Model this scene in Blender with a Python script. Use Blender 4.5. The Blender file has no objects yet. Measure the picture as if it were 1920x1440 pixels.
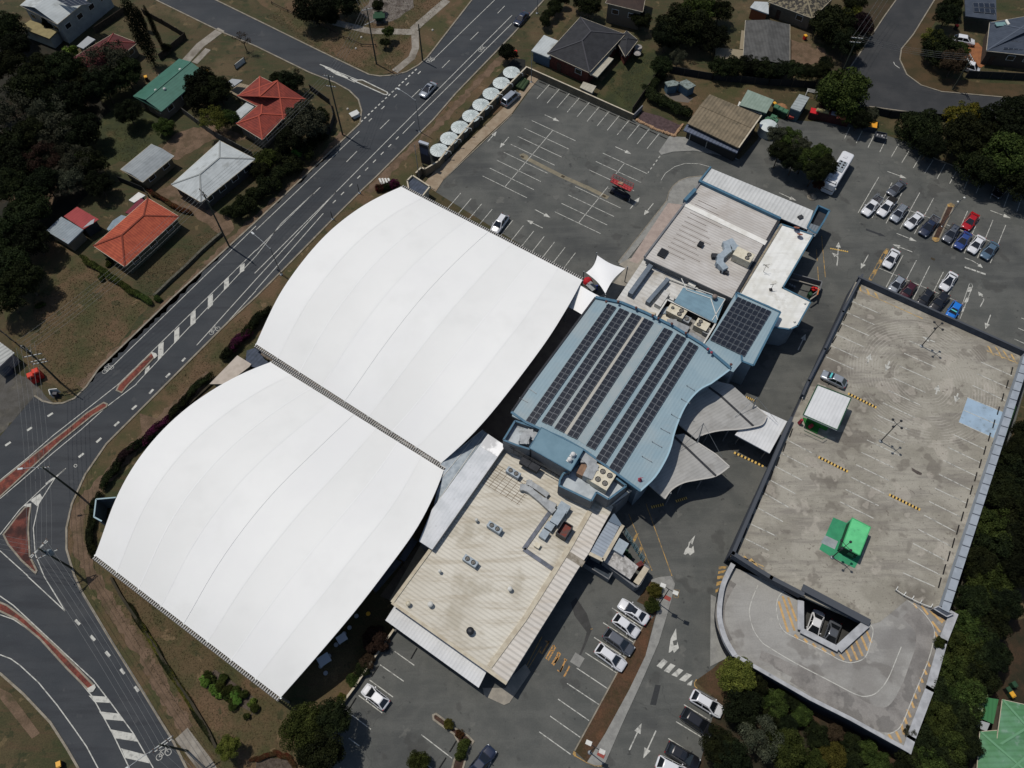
import bpy, bmesh, math, random
from mathutils import Vector, Matrix
from mathutils.geometry import tessellate_polygon
random.seed(7)
sc = bpy.context.scene
COL = sc.collection
# ---------------------------------------------------------------- camera
F_PX, CAM_H, TILT = 1500.0, 117.0, math.atan(830/1500)
cd = bpy.data.cameras.new('camera'); cam = bpy.data.objects.new('camera', cd); COL.objects.link(cam)
cam.location = (0, 0, CAM_H); cam.rotation_euler = (TILT, 0, 0)
cd.sensor_fit = 'HORIZONTAL'; cd.sensor_width = 36.0; cd.lens = 36.0*F_PX/1920.0
cd.clip_start = 1.0; cd.clip_end = 3000.0
sc.camera = cam
# ---------------------------------------------------------------- light
SUN_EL, SUN_AZ = math.radians(67.0), math.radians(143.0)      # azimuth, counter-clockwise from +X
world = bpy.data.worlds.new("World"); sc.world = world; world.use_nodes = True
wn = world.node_tree.nodes; wn.clear()
wo = wn.new('ShaderNodeOutputWorld'); wb = wn.new('ShaderNodeBackground'); ws = wn.new('ShaderNodeTexSky')
ws.sky_type = 'NISHITA'; ws.sun_disc = False; ws.sun_elevation = SUN_EL
ws.sun_rotation = math.radians(90) - SUN_AZ
wb.inputs[1].default_value = 0.07
world.node_tree.links.new(ws.outputs[0], wb.inputs[0]); world.node_tree.links.new(wb.outputs[0], wo.inputs[0])
sl = bpy.data.lights.new('sun', 'SUN'); sun = bpy.data.objects.new('sun', sl); COL.objects.link(sun)
sl.energy = 2.95; sl.angle = math.radians(0.53); sl.color = (1.0, 0.94, 0.865)
sd = Vector((math.cos(SUN_EL)*math.cos(SUN_AZ), math.cos(SUN_EL)*math.sin(SUN_AZ), math.sin(SUN_EL)))
sun.rotation_euler = sd.to_track_quat('Z', 'Y').to_euler(); sun.location = (0, 0, 200)
sc.view_settings.view_transform = 'Standard'; sc.view_settings.look = 'None'
sc.view_settings.gamma = 1.0; sc.view_settings.exposure = 0.0
# ---------------------------------------------------------------- photo pixel -> place in the world
CT, ST = math.cos(TILT), math.sin(TILT)
def G(px, py, z=0.0):
    x = (px-960)/F_PX; y = (720-py)/F_PX
    y2 = y*CT+ST; z2 = y*ST-CT; t = (CAM_H-z)/-z2
    return Vector((x*t, y2*t, z))
def PR(p):
    Z = p[2]-CAM_H
    y = p[1]*CT+Z*ST; z = -p[1]*ST+Z*CT
    return (960+F_PX*p[0]/-z, 720-F_PX*y/-z)
def L(c, r, s):           # read a list of points noted in a 4x enlargement of a 480x360 tile
    return [(480*c+float(a)/4, 360*r+float(b)/4) for a, b in (t.split(',') for t in s.split())]
def P(s):                 # the same in full photo pixels
    return [tuple(float(v) for v in t.split(',')) for t in s.split()]
def W(pts, z=0.0): return [G(x, y, z) for x, y in pts]
def height_of(b, t, z0=0.0):
    X = G(b[0], b[1], z0); best = (1e9, 1)
    for k in range(10, 1300):
        h = k/50; q = PR((X.x, X.y, z0+h)); d = math.hypot(q[0]-t[0], q[1]-t[1])
        if d < best[0]: best = (d, h)
    return best[1]
def lerp(a, b, t): return a+(b-a)*t
def l2(a, b, t): return (lerp(a[0], b[0], t), lerp(a[1], b[1], t))
# ---------------------------------------------------------------- materials
MATS = {}
def M(name, c1, c2=None, scale=0.3, lo=.38, hi=.64, rough=.85, rib=None, bump=0.0, bscale=20., metal=0.0,
      spec=.3, fine=0.0, c3=None, s3=0.08, lo3=.5, hi3=.7, streak=None, rnd=0.0, rings=None, cracks=0.0, local=False, coat=0.0, spots=None):
    if name in MATS: return MATS[name]
    m = bpy.data.materials.new(name); m.use_nodes = True; MATS[name] = m
    nt = m.node_tree; N = nt.nodes; K = nt.links.new
    b = N['Principled BSDF']; b.inputs['Roughness'].default_value = rough; b.inputs['Metallic'].default_value = metal
    b.inputs['Specular IOR Level'].default_value = spec
    if coat: b.inputs['Coat Weight'].default_value = coat; b.inputs['Coat Roughness'].default_value = .08
    if local: tc = N.new('ShaderNodeTexCoord'); pos = tc.outputs['Object']
    else: tc = N.new('ShaderNodeNewGeometry'); pos = tc.outputs['Position']
    def noise(sc_, det=6, vec=None, rg=.6):
        n = N.new('ShaderNodeTexNoise'); n.inputs['Scale'].default_value = sc_; n.inputs['Detail'].default_value = det
        n.inputs['Roughness'].default_value = rg; K(vec or pos, n.inputs['Vector']); return n.outputs['Fac']
    def ramp(f, lo_, hi_):
        r = N.new('ShaderNodeMapRange'); r.inputs['From Min'].default_value = lo_; r.inputs['From Max'].default_value = hi_
        r.interpolation_type = 'SMOOTHSTEP'; K(f, r.inputs['Value']); return r.outputs['Result']
    def mix(f, a, c, mode='MIX'):
        x = N.new('ShaderNodeMix'); x.data_type = 'RGBA'; x.blend_type = mode
        for v, i in ((f, 0), (a, 6), (c, 7)):
            if hasattr(v, 'links') or hasattr(v, 'is_output'): K(v, x.inputs[i])
            elif i == 0: x.inputs[0].default_value = v
            else: x.inputs[i].default_value = (*v, 1)
        return x.outputs[2]
    def mth(op, a, c=None):
        x = N.new('ShaderNodeMath'); x.operation = op
        for i, v in enumerate((a, c)):
            if v is None: continue
            if hasattr(v, 'is_output'): K(v, x.inputs[i])
            else: x.inputs[i].default_value = v
        return x.outputs[0]
    def mapping(rot, scl):
        v = N.new('ShaderNodeMapping'); v.vector_type = 'POINT'; v.inputs['Rotation'].default_value = (0, 0, rot)
        v.inputs['Scale'].default_value = scl; K(pos, v.inputs['Vector']); return v.outputs[0]
    col = c1
    if c2: col = mix(ramp(noise(scale), lo, hi), c1, c2)
    if c3: col = mix(ramp(noise(s3, 4), lo3, hi3), col, c3)
    if streak:      # (angle, colour, amount, scale)
        v = mapping(-math.radians(streak[0]), (.12, 1, 1))
        col = mix(mth('MULTIPLY', ramp(noise(streak[3], 8, v, .7), .46, .66), streak[2]), col, streak[1])
    if spots:       # (colour, amount, scale, threshold)
        for sp in spots: col = mix(mth('MULTIPLY', ramp(noise(sp[2], 3), sp[3], sp[3]+.05), sp[1]), col, sp[0])
    if rings:       # [(x, y, r0, r1, colour, amount)]
        for (rx, ry, r0, r1, rc, ra) in rings:
            sx = N.new('ShaderNodeVectorMath'); sx.operation = 'DISTANCE'; K(pos, sx.inputs[0]); sx.inputs[1].default_value = (rx, ry, rings_z)
            d = sx.outputs['Value']; w = mth('ADD', d, mth('MULTIPLY', noise(.12, 2), 1.6))
            lines = ramp(mth('SINE', mth('MULTIPLY', w, 13.0)), .2, .9)
            k = mth('MULTIPLY', ramp(d, r0, r0+1.5), ramp(mth('MULTIPLY', d, -1), -r1, -r1+2))
            k = mth('MULTIPLY', mth('MULTIPLY', k, mth('MULTIPLY', lines, ramp(noise(.3, 3), .38, .6))), ra)
            col = mix(k, col, rc)
    if cracks:
        vo = N.new('ShaderNodeTexVoronoi'); vo.feature = 'DISTANCE_TO_EDGE'; vo.inputs['Scale'].default_value = .11
        ad = N.new('ShaderNodeVectorMath'); ad.operation = 'ADD'; K(pos, ad.inputs[0])
        nn = N.new('ShaderNodeTexNoise'); nn.inputs['Scale'].default_value = .5; nn.inputs['Detail'].default_value = 5
        K(pos, nn.inputs['Vector']); sv = N.new('ShaderNodeVectorMath'); sv.operation = 'SCALE'; sv.inputs['Scale'].default_value = 2.4
        K(nn.outputs['Color'], sv.inputs[0]); K(sv.outputs[0], ad.inputs[1]); K(ad.outputs[0], vo.inputs['Vector'])
        k = mth('MULTIPLY', ramp(mth('MULTIPLY', vo.outputs['Distance'], -1), -.007, -.001), mth('MULTIPLY', ramp(noise(.05, 2), .5, .62), cracks*.55))
        col = mix(k, col, tuple(v*.45 for v in c1))
    if fine: col = mix(mth('MULTIPLY', ramp(noise(5.0, 3), .3, .7), fine), col, (0, 0, 0), 'MIX')
    h = None
    if rib:         # (angle of the ribs, period, darkening)
        v = mapping(-math.radians(rib[0]), (1, 1, 1)); s = N.new('ShaderNodeSeparateXYZ'); K(v, s.inputs[0])
        w = mth('SINE', mth('MULTIPLY', s.outputs['Y'], 2*math.pi/rib[1]))
        k = mth('MULTIPLY', ramp(w, -.2, 1.), rib[2]); col = mix(k, col, (0, 0, 0)); h = w
    if rnd:
        oi = N.new('ShaderNodeObjectInfo'); hs = N.new('ShaderNodeHueSaturation')
        K(mth('ADD', mth('MULTIPLY', oi.outputs['Random'], rnd), 1-rnd/2), hs.inputs['Value'])
        K(mth('ADD', mth('MULTIPLY', oi.outputs['Random'], .05), .475), hs.inputs['Hue'])
        if not isinstance(col, tuple): K(col, hs.inputs['Color'])
        else: hs.inputs['Color'].default_value = (*col, 1)
        col = hs.outputs[0]
    if isinstance(col, tuple): b.inputs['Base Color'].default_value = (*col, 1)
    else: K(col, b.inputs['Base Color'])
    if bump:
        bp = N.new('ShaderNodeBump'); bp.inputs['Strength'].default_value = bump; bp.inputs['Distance'].default_value = .05
        K(h if h is not None else noise(bscale, 5), bp.inputs['Height']); K(bp.outputs[0], b.inputs['Normal'])
    return m
def hexlin(r, g, b):
    f = lambda v: ((v/255+.055)/1.055)**2.4 if v > 10 else v/255/12.92
    return (f(r), f(g), f(b))
H_ = hexlin
# ---------------------------------------------------------------- object helpers
ORG = {}
def tag(o, label=None, cat=None, group=None, kind=None):
    if label: o['label'] = label
    if cat: o['category'] = cat
    if group: o['group'] = group
    if kind: o['kind'] = kind
    return o
def thing(name, loc, label, cat, group=None, rz=0.0):
    o = bpy.data.objects.new(name, None); COL.objects.link(o); o.empty_display_size = .3
    o.location = loc; o.rotation_euler = (0, 0, rz); ORG[o.name] = Vector(loc)
    return tag(o, label, cat, group)
class MB:
    """collects faces and links them as one mesh object"""
    def __init__(s): s.v = []; s.f = []; s.sm = []
    def add(s, vs, fs, smooth=False):
        n = len(s.v); s.v += [tuple(v) for v in vs]; s.f += [tuple(i+n for i in f) for f in fs]; s.sm += [smooth]*len(fs); return s
    def box(s, c, d, rz=0.0, M4=None, top=1.0):
        x, y, z = (k/2 for k in d); cs, sn = math.cos(rz), math.sin(rz); vs = []
        for (a, b_, e) in ((-1,-1,-1),(1,-1,-1),(1,1,-1),(-1,1,-1),(-1,-1,1),(1,-1,1),(1,1,1),(-1,1,1)):
            k = top if e > 0 else 1.0
            px_, py_, pz_ = a*x*k, b_*y*k, e*z
            q = Vector((c[0]+px_*cs-py_*sn, c[1]+px_*sn+py_*cs, c[2]+pz_)); vs.append(M4 @ q if M4 else q)
        return s.add(vs, [(3,2,1,0),(4,5,6,7),(0,1,5,4),(1,2,6,5),(2,3,7,6),(3,0,4,7)])
    def bar(s, a, b, w, h):     # box along a segment; a, b at the centre line
        a = Vector(a); b = Vector(b); d = b-a
        if d.length < 1e-5: return s
        d.normalize(); up = Vector((0,0,1)) if abs(d.z) < .95 else Vector((1,0,0))
        n = d.cross(up).normalized(); u = n.cross(d).normalized(); vs = []
        for p in (a, b):
            for (i, j) in ((-1,-1),(1,-1),(1,1),(-1,1)): vs.append(p+n*i*w/2+u*j*h/2)
        return s.add(vs, [(0,1,2,3),(7,6,5,4),(0,4,5,1),(1,5,6,2),(2,6,7,3),(3,7,4,0)])
    def tube(s, pts, r, n=6, r2=None, cap=True):
        pts = [Vector(p) for p in pts]; rings = []; m = len(pts)
        for i, p in enumerate(pts):
            d = (pts[min(i+1, m-1)]-pts[max(i-1, 0)]).normalized()
            up = Vector((0,0,1)) if abs(d.z) < .9 else Vector((1,0,0))
            a = d.cross(up).normalized(); b = a.cross(d); rr = r if r2 is None else lerp(r, r2, i/(m-1))
            rings.append([p+a*rr*math.cos(2*math.pi*k/n)+b*rr*math.sin(2*math.pi*k/n) for k in range(n)])
        vs = [v for q in rings for v in q]; fs = []
        for i in range(m-1):
            for k in range(n): fs.append((i*n+k, i*n+(k+1) % n, (i+1)*n+(k+1) % n, (i+1)*n+k))
        s.add(vs, fs, True)
        if cap: s.add(rings[0], [tuple(range(n))]); s.add(rings[-1], [tuple(reversed(range(n)))])
        return s
    def lathe(s, c, prof, n=20, smooth=True):    # prof: (radius, z) bottom to top
        vs = []; fs = []
        for (r, z) in prof:
            for k in range(n): vs.append((c[0]+r*math.cos(2*math.pi*k/n), c[1]+r*math.sin(2*math.pi*k/n), c[2]+z))
        for i in range(len(prof)-1):
            for k in range(n): fs.append((i*n+k, i*n+(k+1) % n, (i+1)*n+(k+1) % n, (i+1)*n+k))
        s.add(vs, fs, smooth)
        if prof[-1][0] > 1e-3: s.add(vs[-n:], [tuple(range(n))])
        if prof[0][0] > 1e-3: s.add(vs[:n], [tuple(reversed(range(n)))])
        return s
    def poly(s, pts, z=None):
        pts = [Vector((p[0], p[1], p[2] if z is None and len(p) > 2 else z)) for p in pts]
        tr = tessellate_polygon([pts]); fs = []
        for t in tr:
            a, b, c = (pts[i] for i in t)
            fs.append(t if (b-a).cross(c-a).z > 0 else tuple(reversed(t)))
        return s.add(pts, fs)
    def prism(s, pts, z0, z1, bottom=False):     # z1 a number, or None to use the points' own z
        pts = [Vector(p) for p in pts]
        A = sum(pts[i].x*pts[(i+1) % len(pts)].y-pts[(i+1) % len(pts)].x*pts[i].y for i in range(len(pts)))
        if A < 0: pts = pts[::-1]
        top = [Vector((p.x, p.y, p.z if z1 is None else z1)) for p in pts]
        lo = [Vector((p.x, p.y, z0 if z0 is not None else p.z-.25)) for p in pts]
        s.poly(top); n = len(pts)
        s.add(lo+top, [(i, (i+1) % n, n+(i+1) % n, n+i) for i in range(n)])
        if bottom:
            q = MB().poly(lo); s.add(q.v, [tuple(reversed(f)) for f in q.f])
        return s
    def strip(s, pts, w, h=None, z=0.0, side=0):  # ribbon (or kerb if h) along a ground polyline
        pts = [Vector((p[0], p[1], 0)) for p in pts]; m = len(pts); a = []; b = []
        for i, p in enumerate(pts):
            d = (pts[min(i+1, m-1)]-pts[max(i-1, 0)]); d.normalize(); n = Vector((-d.y, d.x, 0))
            a.append(p+n*(w/2+side*w/2)); b.append(p-n*(w/2-side*w/2))
        if h is None:
            vs = [Vector((v.x, v.y, z)) for v in a+b]; s.add(vs, [(m+i, m+i+1, i+1, i) for i in range(m-1)])
        else:
            vs = [Vector((v.x, v.y, z+h)) for v in a+b]+[Vector((v.x, v.y, z-.05)) for v in a+b]; fs = []
            for i in range(m-1):
                fs += [(m+i, m+i+1, i+1, i), (i, i+1, 2*m+i+1, 2*m+i), (3*m+i, 3*m+i+1, m+i+1, m+i)]
            fs += [(0, 2*m, 3*m, m), (m-1, 2*m-1, 4*m-1, 3*m-1)]; s.add(vs, fs)
        return s
    def build(s, name, mat, parent=None, origin=None, smooth=None):
        me = bpy.data.meshes.new(name); o = bpy.data.objects.new(name, me); COL.objects.link(o)
        if parent is not None:
            og = ORG.get(parent.name, Vector((0, 0, 0))); ORG[o.name] = og; o.parent = parent
        else:
            og = Vector(origin) if origin is not None else Vector((0, 0, 0)); o.location = og; ORG[o.name] = og
        me.from_pydata([(v[0]-og.x, v[1]-og.y, v[2]-og.z) for v in s.v], [], s.f)
        me.polygons.foreach_set('use_smooth', [bool(x) for x in s.sm] if smooth is None else [smooth]*len(s.f))
        for mm in (mat if isinstance(mat, (list, tuple)) else [mat]): me.materials.append(mm)
        me.update(); return o
def cen(pts):
    n = len(pts); return Vector((sum(p[0] for p in pts)/n, sum(p[1] for p in pts)/n, min(p[2] for p in pts)))
def struct(name, mb, mat):
    return tag(mb.build(name, mat), kind='structure')
def single(name, mb, mat, label, cat, group=None, z=None):
    c = Vector([sum(v[i] for v in mb.v)/len(mb.v) for i in range(3)]); c.z = min(v[2] for v in mb.v)
    return tag(mb.build(name, mat, None, c), label, cat, group)
def copy_tree(o, parent=None, mats=None):
    c = o.copy(); COL.objects.link(c); c.parent = parent
    if mats and o.name.split('.')[0] in mats and c.material_slots:
        c.material_slots[0].link = 'OBJECT'; c.material_slots[0].material = mats[o.name.split('.')[0]]
    for ch in CH.get(o.as_pointer(), []): copy_tree(ch, c, mats)
    return c
CH = {}
def index_children(o):
    CH[o.as_pointer()] = list(o.children)
    for ch in o.children: index_children(ch)
def shrink(pts, d):            # inset a convex-ish outline by d metres toward its inside
    pts = [Vector(p) for p in pts]; n = len(pts)
    A = sum(pts[i].x*pts[(i+1) % n].y-pts[(i+1) % n].x*pts[i].y for i in range(n)); sg = 1 if A > 0 else -1; out = []
    for i in range(n):
        a, b, c = pts[i-1], pts[i], pts[(i+1) % n]
        u = (b-a); u.z = 0; u.normalize(); v = (c-b); v.z = 0; v.normalize()
        n1 = Vector((-u.y, u.x, 0))*sg; n2 = Vector((-v.y, v.x, 0))*sg; k = n1+n2
        q = max(.35, 1+n1.dot(n2)); out.append(b+k*(d/q))
    return out
def smooth(px, k=5, closed_=False):       # Catmull-Rom through the noted points
    n = len(px); out = []
    for i in range(n if closed_ else n-1):
        p0, p1, p2, p3 = px[i-1 if (i or closed_) else 0], px[i], px[(i+1) % n], px[(i+2) % n if closed_ else min(i+2, n-1)]
        for j in range(k):
            t = j/k; out.append(tuple(.5*(2*p1[c]+(p2[c]-p0[c])*t+(2*p0[c]-5*p1[c]+4*p2[c]-p3[c])*t*t+(3*p1[c]-p0[c]-3*p2[c]+p3[c])*t**3) for c in (0, 1)))
    if not closed_: out.append(px[-1])
    return out
ORD = ['first', 'second', 'third', 'fourth', 'fifth', 'sixth', 'seventh', 'eighth', 'ninth', 'tenth', 'eleventh', 'twelfth',
       'thirteenth', 'fourteenth', 'fifteenth', 'sixteenth', 'seventeenth', 'eighteenth', 'nineteenth', 'twentieth']
# ---------------------------------------------------------------- palette
A_GRID = -33.0                 # the club's own grid: long sides run at this angle, the others at right angles to it
rings_z = 4.2
asph = M('carpark_asphalt', H_(80,82,79), H_(92,93,89), .25, c3=H_(68,70,69), s3=.06, bump=.25, bscale=30, fine=.14, cracks=.8, streak=(57, H_(98,99,95), .5, .4), spots=[(H_(54,55,54), .7, .75, .66), (H_(104,104,99), .6, .3, .64), (H_(60,60,58), .45, .18, .6)])
road_m = M('road_asphalt', H_(54,58,62), H_(62,65,68), .12, bump=.2, bscale=30, fine=.12, streak=(48, H_(46,48,52), .6, .5), c3=H_(68,70,71), s3=.05, lo3=.55, spots=[(H_(44,47,50), .6, .9, .68), (H_(74,76,77), .5, .35, .64)])
east_m = M('east_road_asphalt', H_(50,52,54), H_(60,61,62), .2, fine=.15, bump=.2, cracks=.3)
conc = M('footpath_concrete', H_(128,122,112), H_(146,141,131), .6, fine=.12, c3=H_(105,98,88), s3=.25)
concg = M('grey_concrete', H_(140,140,135), H_(126,126,122), .8, fine=.12)
kerbm = M('kerb_concrete', H_(125,118,104), H_(145,138,124), 1.0, fine=.15)
brick = M('red_brick_paving', H_(128,68,54), H_(92,46,40), 1.2, c3=H_(70,52,44), s3=.35, fine=.3)
mulch = M('brown_mulch', H_(62,46,38), H_(82,60,48), 2.0, fine=.4, bump=.6)
grassm = M('dry_grass', H_(74,66,42), H_(54,60,32), .14, c3=H_(90,78,54), s3=.09, lo3=.5, hi3=.66, spots=[(H_(44,50,26), .7, .5, .6), (H_(112,96,68), .6, .35, .62)], fine=.35, bump=.8, bscale=9, streak=(50, H_(84,64,46), .5, 1.2))
vergem = M('verge_grass', H_(88,74,50), H_(68,68,38), .22, c3=H_(100,80,58), s3=.12, lo3=.48, hi3=.62, spots=[(H_(52,56,30), .7, .55, .6), (H_(124,104,78), .6, .4, .63)], fine=.35, bump=.8, bscale=9)
lawnm = M('lawn_grass', H_(48,54,28), H_(62,66,34), .3, c3=H_(78,70,44), s3=.15, lo3=.55, hi3=.68, fine=.35, bump=.8, bscale=9)
dirtm = M('bare_dirt', H_(112,92,74), H_(90,74,56), .5, fine=.3, bump=.4, c3=H_(74,66,44), s3=.3, lo3=.55)
whitep = M('white_road_paint', H_(184,184,176), H_(138,138,133), 1.5, lo=.45, hi=.7)
fadedp = M('worn_white_paint', H_(182,182,174), H_(126,126,121), 2.0, lo=.45, hi=.65)
yellowp = M('yellow_road_paint', H_(172,138,80), H_(120,104,76), 1.5, lo=.4, hi=.6)
black = M('black_rubber', (.012, .012, .012), rough=.9)
steel = M('galvanised_steel', H_(150,155,158), H_(130,135,138), 2.0, rough=.5, metal=.6)
darksteel = M('dark_steel', H_(48,50,54), rough=.5, metal=.3)
woodp = M('weathered_timber_pole', H_(74,78,66), H_(58,60,50), 3.0, fine=.2)
glassm = M('dark_glass', (.015, .018, .022), rough=.08, spec=.8)
# ================================================================= SETTING
g = MB(); g.add([(-900,-500,-.02),(900,-500,-.02),(900,1300,-.02),(-900,1300,-.02)], [(0,1,2,3)]); struct('ground', g, grassm)
def sheet(name, pts, mat, z): return struct(name, MB().poly(W(pts), z), mat)
# --- main road with its two side streets
ROAD = P('930,-60 885,0 802,107 785,122 762,135 740,141 712,143 692,140 600,96 480,37 400,-2 340,-35 240,-30 292,0 415,60 480,87 580,136 628,155 655,170 672,187 678,208 675,232 580,322 480,416 325,557 185,692 162,725 140,747 118,756 100,757 80,752 65,742 0,818 -80,890 -80,1215 0,1262 45,1302 95,1355 125,1402 147,1440 165,1500 390,1500 350,1440 325,1390 265,1292 212,1207 155,1112 140,1080 125,1030 125,990 135,945 160,890 200,832 250,782 312,720 430,602 480,557 530,507 625,410 675,360 705,332 812,225 855,175 960,66 1020,0 1075,-60')
sheet('road', ROAD, road_m, 0.0)
EAST = P('1680,0 1657,32 1620,88 1585,140 1560,178 1600,200 1630,200 1702,210 1780,217 1925,232 2000,240 2000,192 1920,186 1765,172 1727,160 1700,140 1687,112 1690,92 1712,65 1752,0 1790,-60 1715,-60')
sheet('east_road', EAST, east_m, 0.0)
LOT = P('1010,147 1190,225 1255,256 1300,262 1385,300 1420,262 1440,222 1500,226 1590,232 1657,252 1687,262 1752,297 1790,312 1920,356 2010,395 2010,700 1930,700 1800,1150 1705,1400 1372,1227 1352,1238 1330,1260 1302,1280 1306,1290 1345,1312 1310,1440 1300,1500 560,1500 590,1410 637,1327 737,1182 830,950 1000,700 1090,530 817,360 832,337 960,215')
sheet('car_park', LOT, asph, 0.004)
# --- kerbs
kb = MB()
for s in ('885,0 802,107 785,122 762,135 740,141 712,143 692,140 600,96 480,37 400,-2',
          '292,0 415,60 480,87 580,136 628,155 655,170 672,187 678,208 675,232 580,322 480,416 325,557 185,692 162,725 140,747 118,756 100,757 80,752 65,742',
          '0,1262 45,1302 95,1355 125,1402 147,1440 165,1500',
          '390,1500 350,1440 325,1390 265,1292 212,1207 155,1112 140,1080 125,1030 125,990 135,945 160,890 200,832 250,782 312,720 430,602 480,557 530,507 625,410 675,360 705,332 812,225 855,175 960,66 1020,0'):
    kb.strip(W(P(s)), .3, .10)
struct('kerb', kb, kerbm)
kb = MB()
kb.strip(W(P('1680,0 1657,32 1620,88 1585,140')), .25, .1); kb.strip(W(P('1630,200 1702,210 1780,217 1925,232')), .25, .1)
kb.strip(W(P('1752,0 1712,65 1690,92 1687,112 1700,140 1727,160 1765,172 1920,186')), .25, .1)
struct('east_kerb', kb, kerbm)
kb = MB()
for s in ('1158.7,1258.7 1077.5,1407.5', '1205,1175 1158.7,1258.7', '960,215 832,337', '1690,262 1752,297 1790,312 1920,356', '1159,492 1250,377 1254,361 1262,349 1274,339 1290,333 1319,330'):
    kb.strip(W(P(s)), .18, .1)
struct('car_park_kerb', kb, kerbm)
# --- the verge between main road and club, lawns, dirt
def ragged(px, amp=2.2, step=9.0, seed=1):
    rg = random.Random(seed); out = []
    for a, b in zip(px, px[1:]+px[:1]):
        n = max(1, int(math.dist(a, b)/step))
        for k in range(n): p = l2(a, b, k/n); out.append((p[0]+rg.uniform(-amp, amp), p[1]+rg.uniform(-amp, amp)))
    return out
def gsheet(name, s, mat, z=-.012): return sheet(name, ragged(P(s), seed=len(s)), mat, z)
gsheet('verge', '675,360 625,410 530,507 430,602 312,720 250,782 200,832 160,890 135,945 125,990 125,1030 140,1080 155,1112 212,1207 325,1390 350,1440 390,1500 560,1500 640,1330 737,1182 560,1340 180,1045 200,900 480,650 760,350 960,190 1000,140 960,90 855,175', vergem)
gsheet('lawn', '40,470 80,440 150,480 275,570 290,560 185,690 140,745 60,700 20,640 0,560', vergem, -.008)
gsheet('yard_grass', '180,230 250,180 330,250 260,300 300,330 225,300 190,320 150,270', lawnm, -.008)
gsheet('yard_dirt', '330,250 400,230 470,262 400,262 330,300 300,280', dirtm, -.006)
gsheet('driveway_gravel', '290,360 322,345 378,380 430,410 440,430 420,445 380,415', dirtm, -.004)
gsheet('dry_yard', '10,310 60,300 110,340 90,400 20,400', dirtm, -.006)
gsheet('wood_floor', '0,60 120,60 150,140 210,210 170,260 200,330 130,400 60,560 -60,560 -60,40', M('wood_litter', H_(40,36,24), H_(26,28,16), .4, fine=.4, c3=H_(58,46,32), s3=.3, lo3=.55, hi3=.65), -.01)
gsheet('park_grass', '480,0 600,90 692,138 740,140 785,122 885,0 860,-60 400,-60', vergem, -.009)
gsheet('sand_patch', '672,25 690,5 700,-20 780,-20 775,15 740,38 718,45 695,42', M('pale_sand', H_(98,90,84), H_(120,114,106), .8, fine=.3, c3=H_(60,54,48), s3=.5), -.004)
gsheet('brick_house_lawn', '1015,60 1060,5 1110,30 1075,30 1030,90', vergem, -.008)
gsheet('back_yard', '1130,150 1200,75 1235,100 1232,150 1185,212 1120,180', lawnm, -.008)
gsheet('club_yard', '1250,150 1330,150 1420,150 1450,190 1290,250 1240,200', vergem, -.008)
gsheet('orange_driveway', '1782,90 1835,80 1860,110 1840,128 1790,112', M('orange_paving', H_(150,98,62), H_(128,84,56), .8, fine=.2), -.004)
gsheet('house_driveway', '1480,75 1545,90 1560,118 1500,122 1480,120', dirtm, -.004)
gsheet('road_reserve', '1560,178 1585,140 1657,32 1680,0 1640,-40 1600,40 1540,120', M('reserve_dirt', H_(66,54,38), H_(52,48,28), .3, fine=.3), -.006)
gsheet('corner_reserve', '1752,0 1712,65 1690,92 1687,112 1700,140 1727,160 1765,172 1920,186 2000,190 2000,165 1850,155 1760,145 1740,110 1745,60 1780,-20', M('reserve_dry_grass', H_(78,62,40), H_(62,54,32), .3, fine=.3), -.006)
gsheet('embankment', '1300,1320 1450,1240 1700,1405 1780,1160 1950,1160 1950,1500 1300,1500', M('leaf_litter', H_(42,40,24), H_(66,50,34), .35, fine=.4), -.008)
gsheet('forecourt', '-60,640 10,690 60,712 100,757 80,755 65,745 0,815 -60,870', M('old_asphalt', H_(84,82,78), H_(70,68,62), .5, c3=H_(100,96,86), s3=.3, fine=.2), -.004)
# --- footpaths
fp = MB()
def path(s, w, z=.012):
    if w in (1.4, 1.5, 1.8, 2.0) and z <= .002: 
        rg = random.Random(len(s)); pts = P(s); q = []
        for a, b in zip(pts, pts[1:]):
            n = max(1, int(math.dist(a, b)/7))
            for k in range(n): p = l2(a, b, k/n); q.append(p)
        q.append(pts[-1]); q = W(q); A = []; B = []
        for i, p in enumerate(q):
            d = (q[min(i+1, len(q)-1)]-q[max(i-1, 0)]).normalized(); nn = Vector((-d.y, d.x, 0)); A.append(Vector((p.x, p.y, z))+nn*(w/2+rg.uniform(-.35,.35))); B.append(Vector((p.x, p.y, z))-nn*(w/2+rg.uniform(-.35,.35)))
        m_ = len(q); fp.add(A+B, [(m_+i, m_+i+1, i+1, i) for i in range(m_-1)]); return
    fp.strip(W(P(s)), w, None, z)
path('838,0 775,55 770,60 692,58 620,40', 1.9)
path('778,58 779,90 772,108 740,134', 1.6, .016)
path('415,55 375,85 345,118 300,145', 2.0)
path('390,92 365,118', 1.4)
fp.poly(W(P('1330,1300 1338,1295 1385,1360 1380,1372')), .012) if 0 else None
path('340,1375 385,1435 400,1460', 2.0)
struct('footpath', fp, conc)
fp = MB()
path('645,250 600,300 490,400 425,458 330,555 240,640 150,725', 1.4, .0)
path('955,95 900,150 850,205 815,240 760,290 700,350 690,360', 1.5, .0)
path('148,945 145,985 150,1030 170,1075 210,1140 270,1225 310,1300 350,1370', 1.8, -.002)
path('395,700 330,762 300,790 250,840 190,905 150,950', 2.0, .002)
fp.poly(W(P('262,775 312,790 305,800 270,825 264,800')), .004)
fp.poly(W(P('0,1290 20,1300 75,1375 60,1385 0,1310')), .002)
struct('dirt_path', fp, dirtm)
fp = MB(); fp.prism(W(P('900,268 832,337 817,360 795,345 812,325 905,240 960,187 975,170 1000,130 1012,146 985,178 960,213')), -.05, .1)
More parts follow.
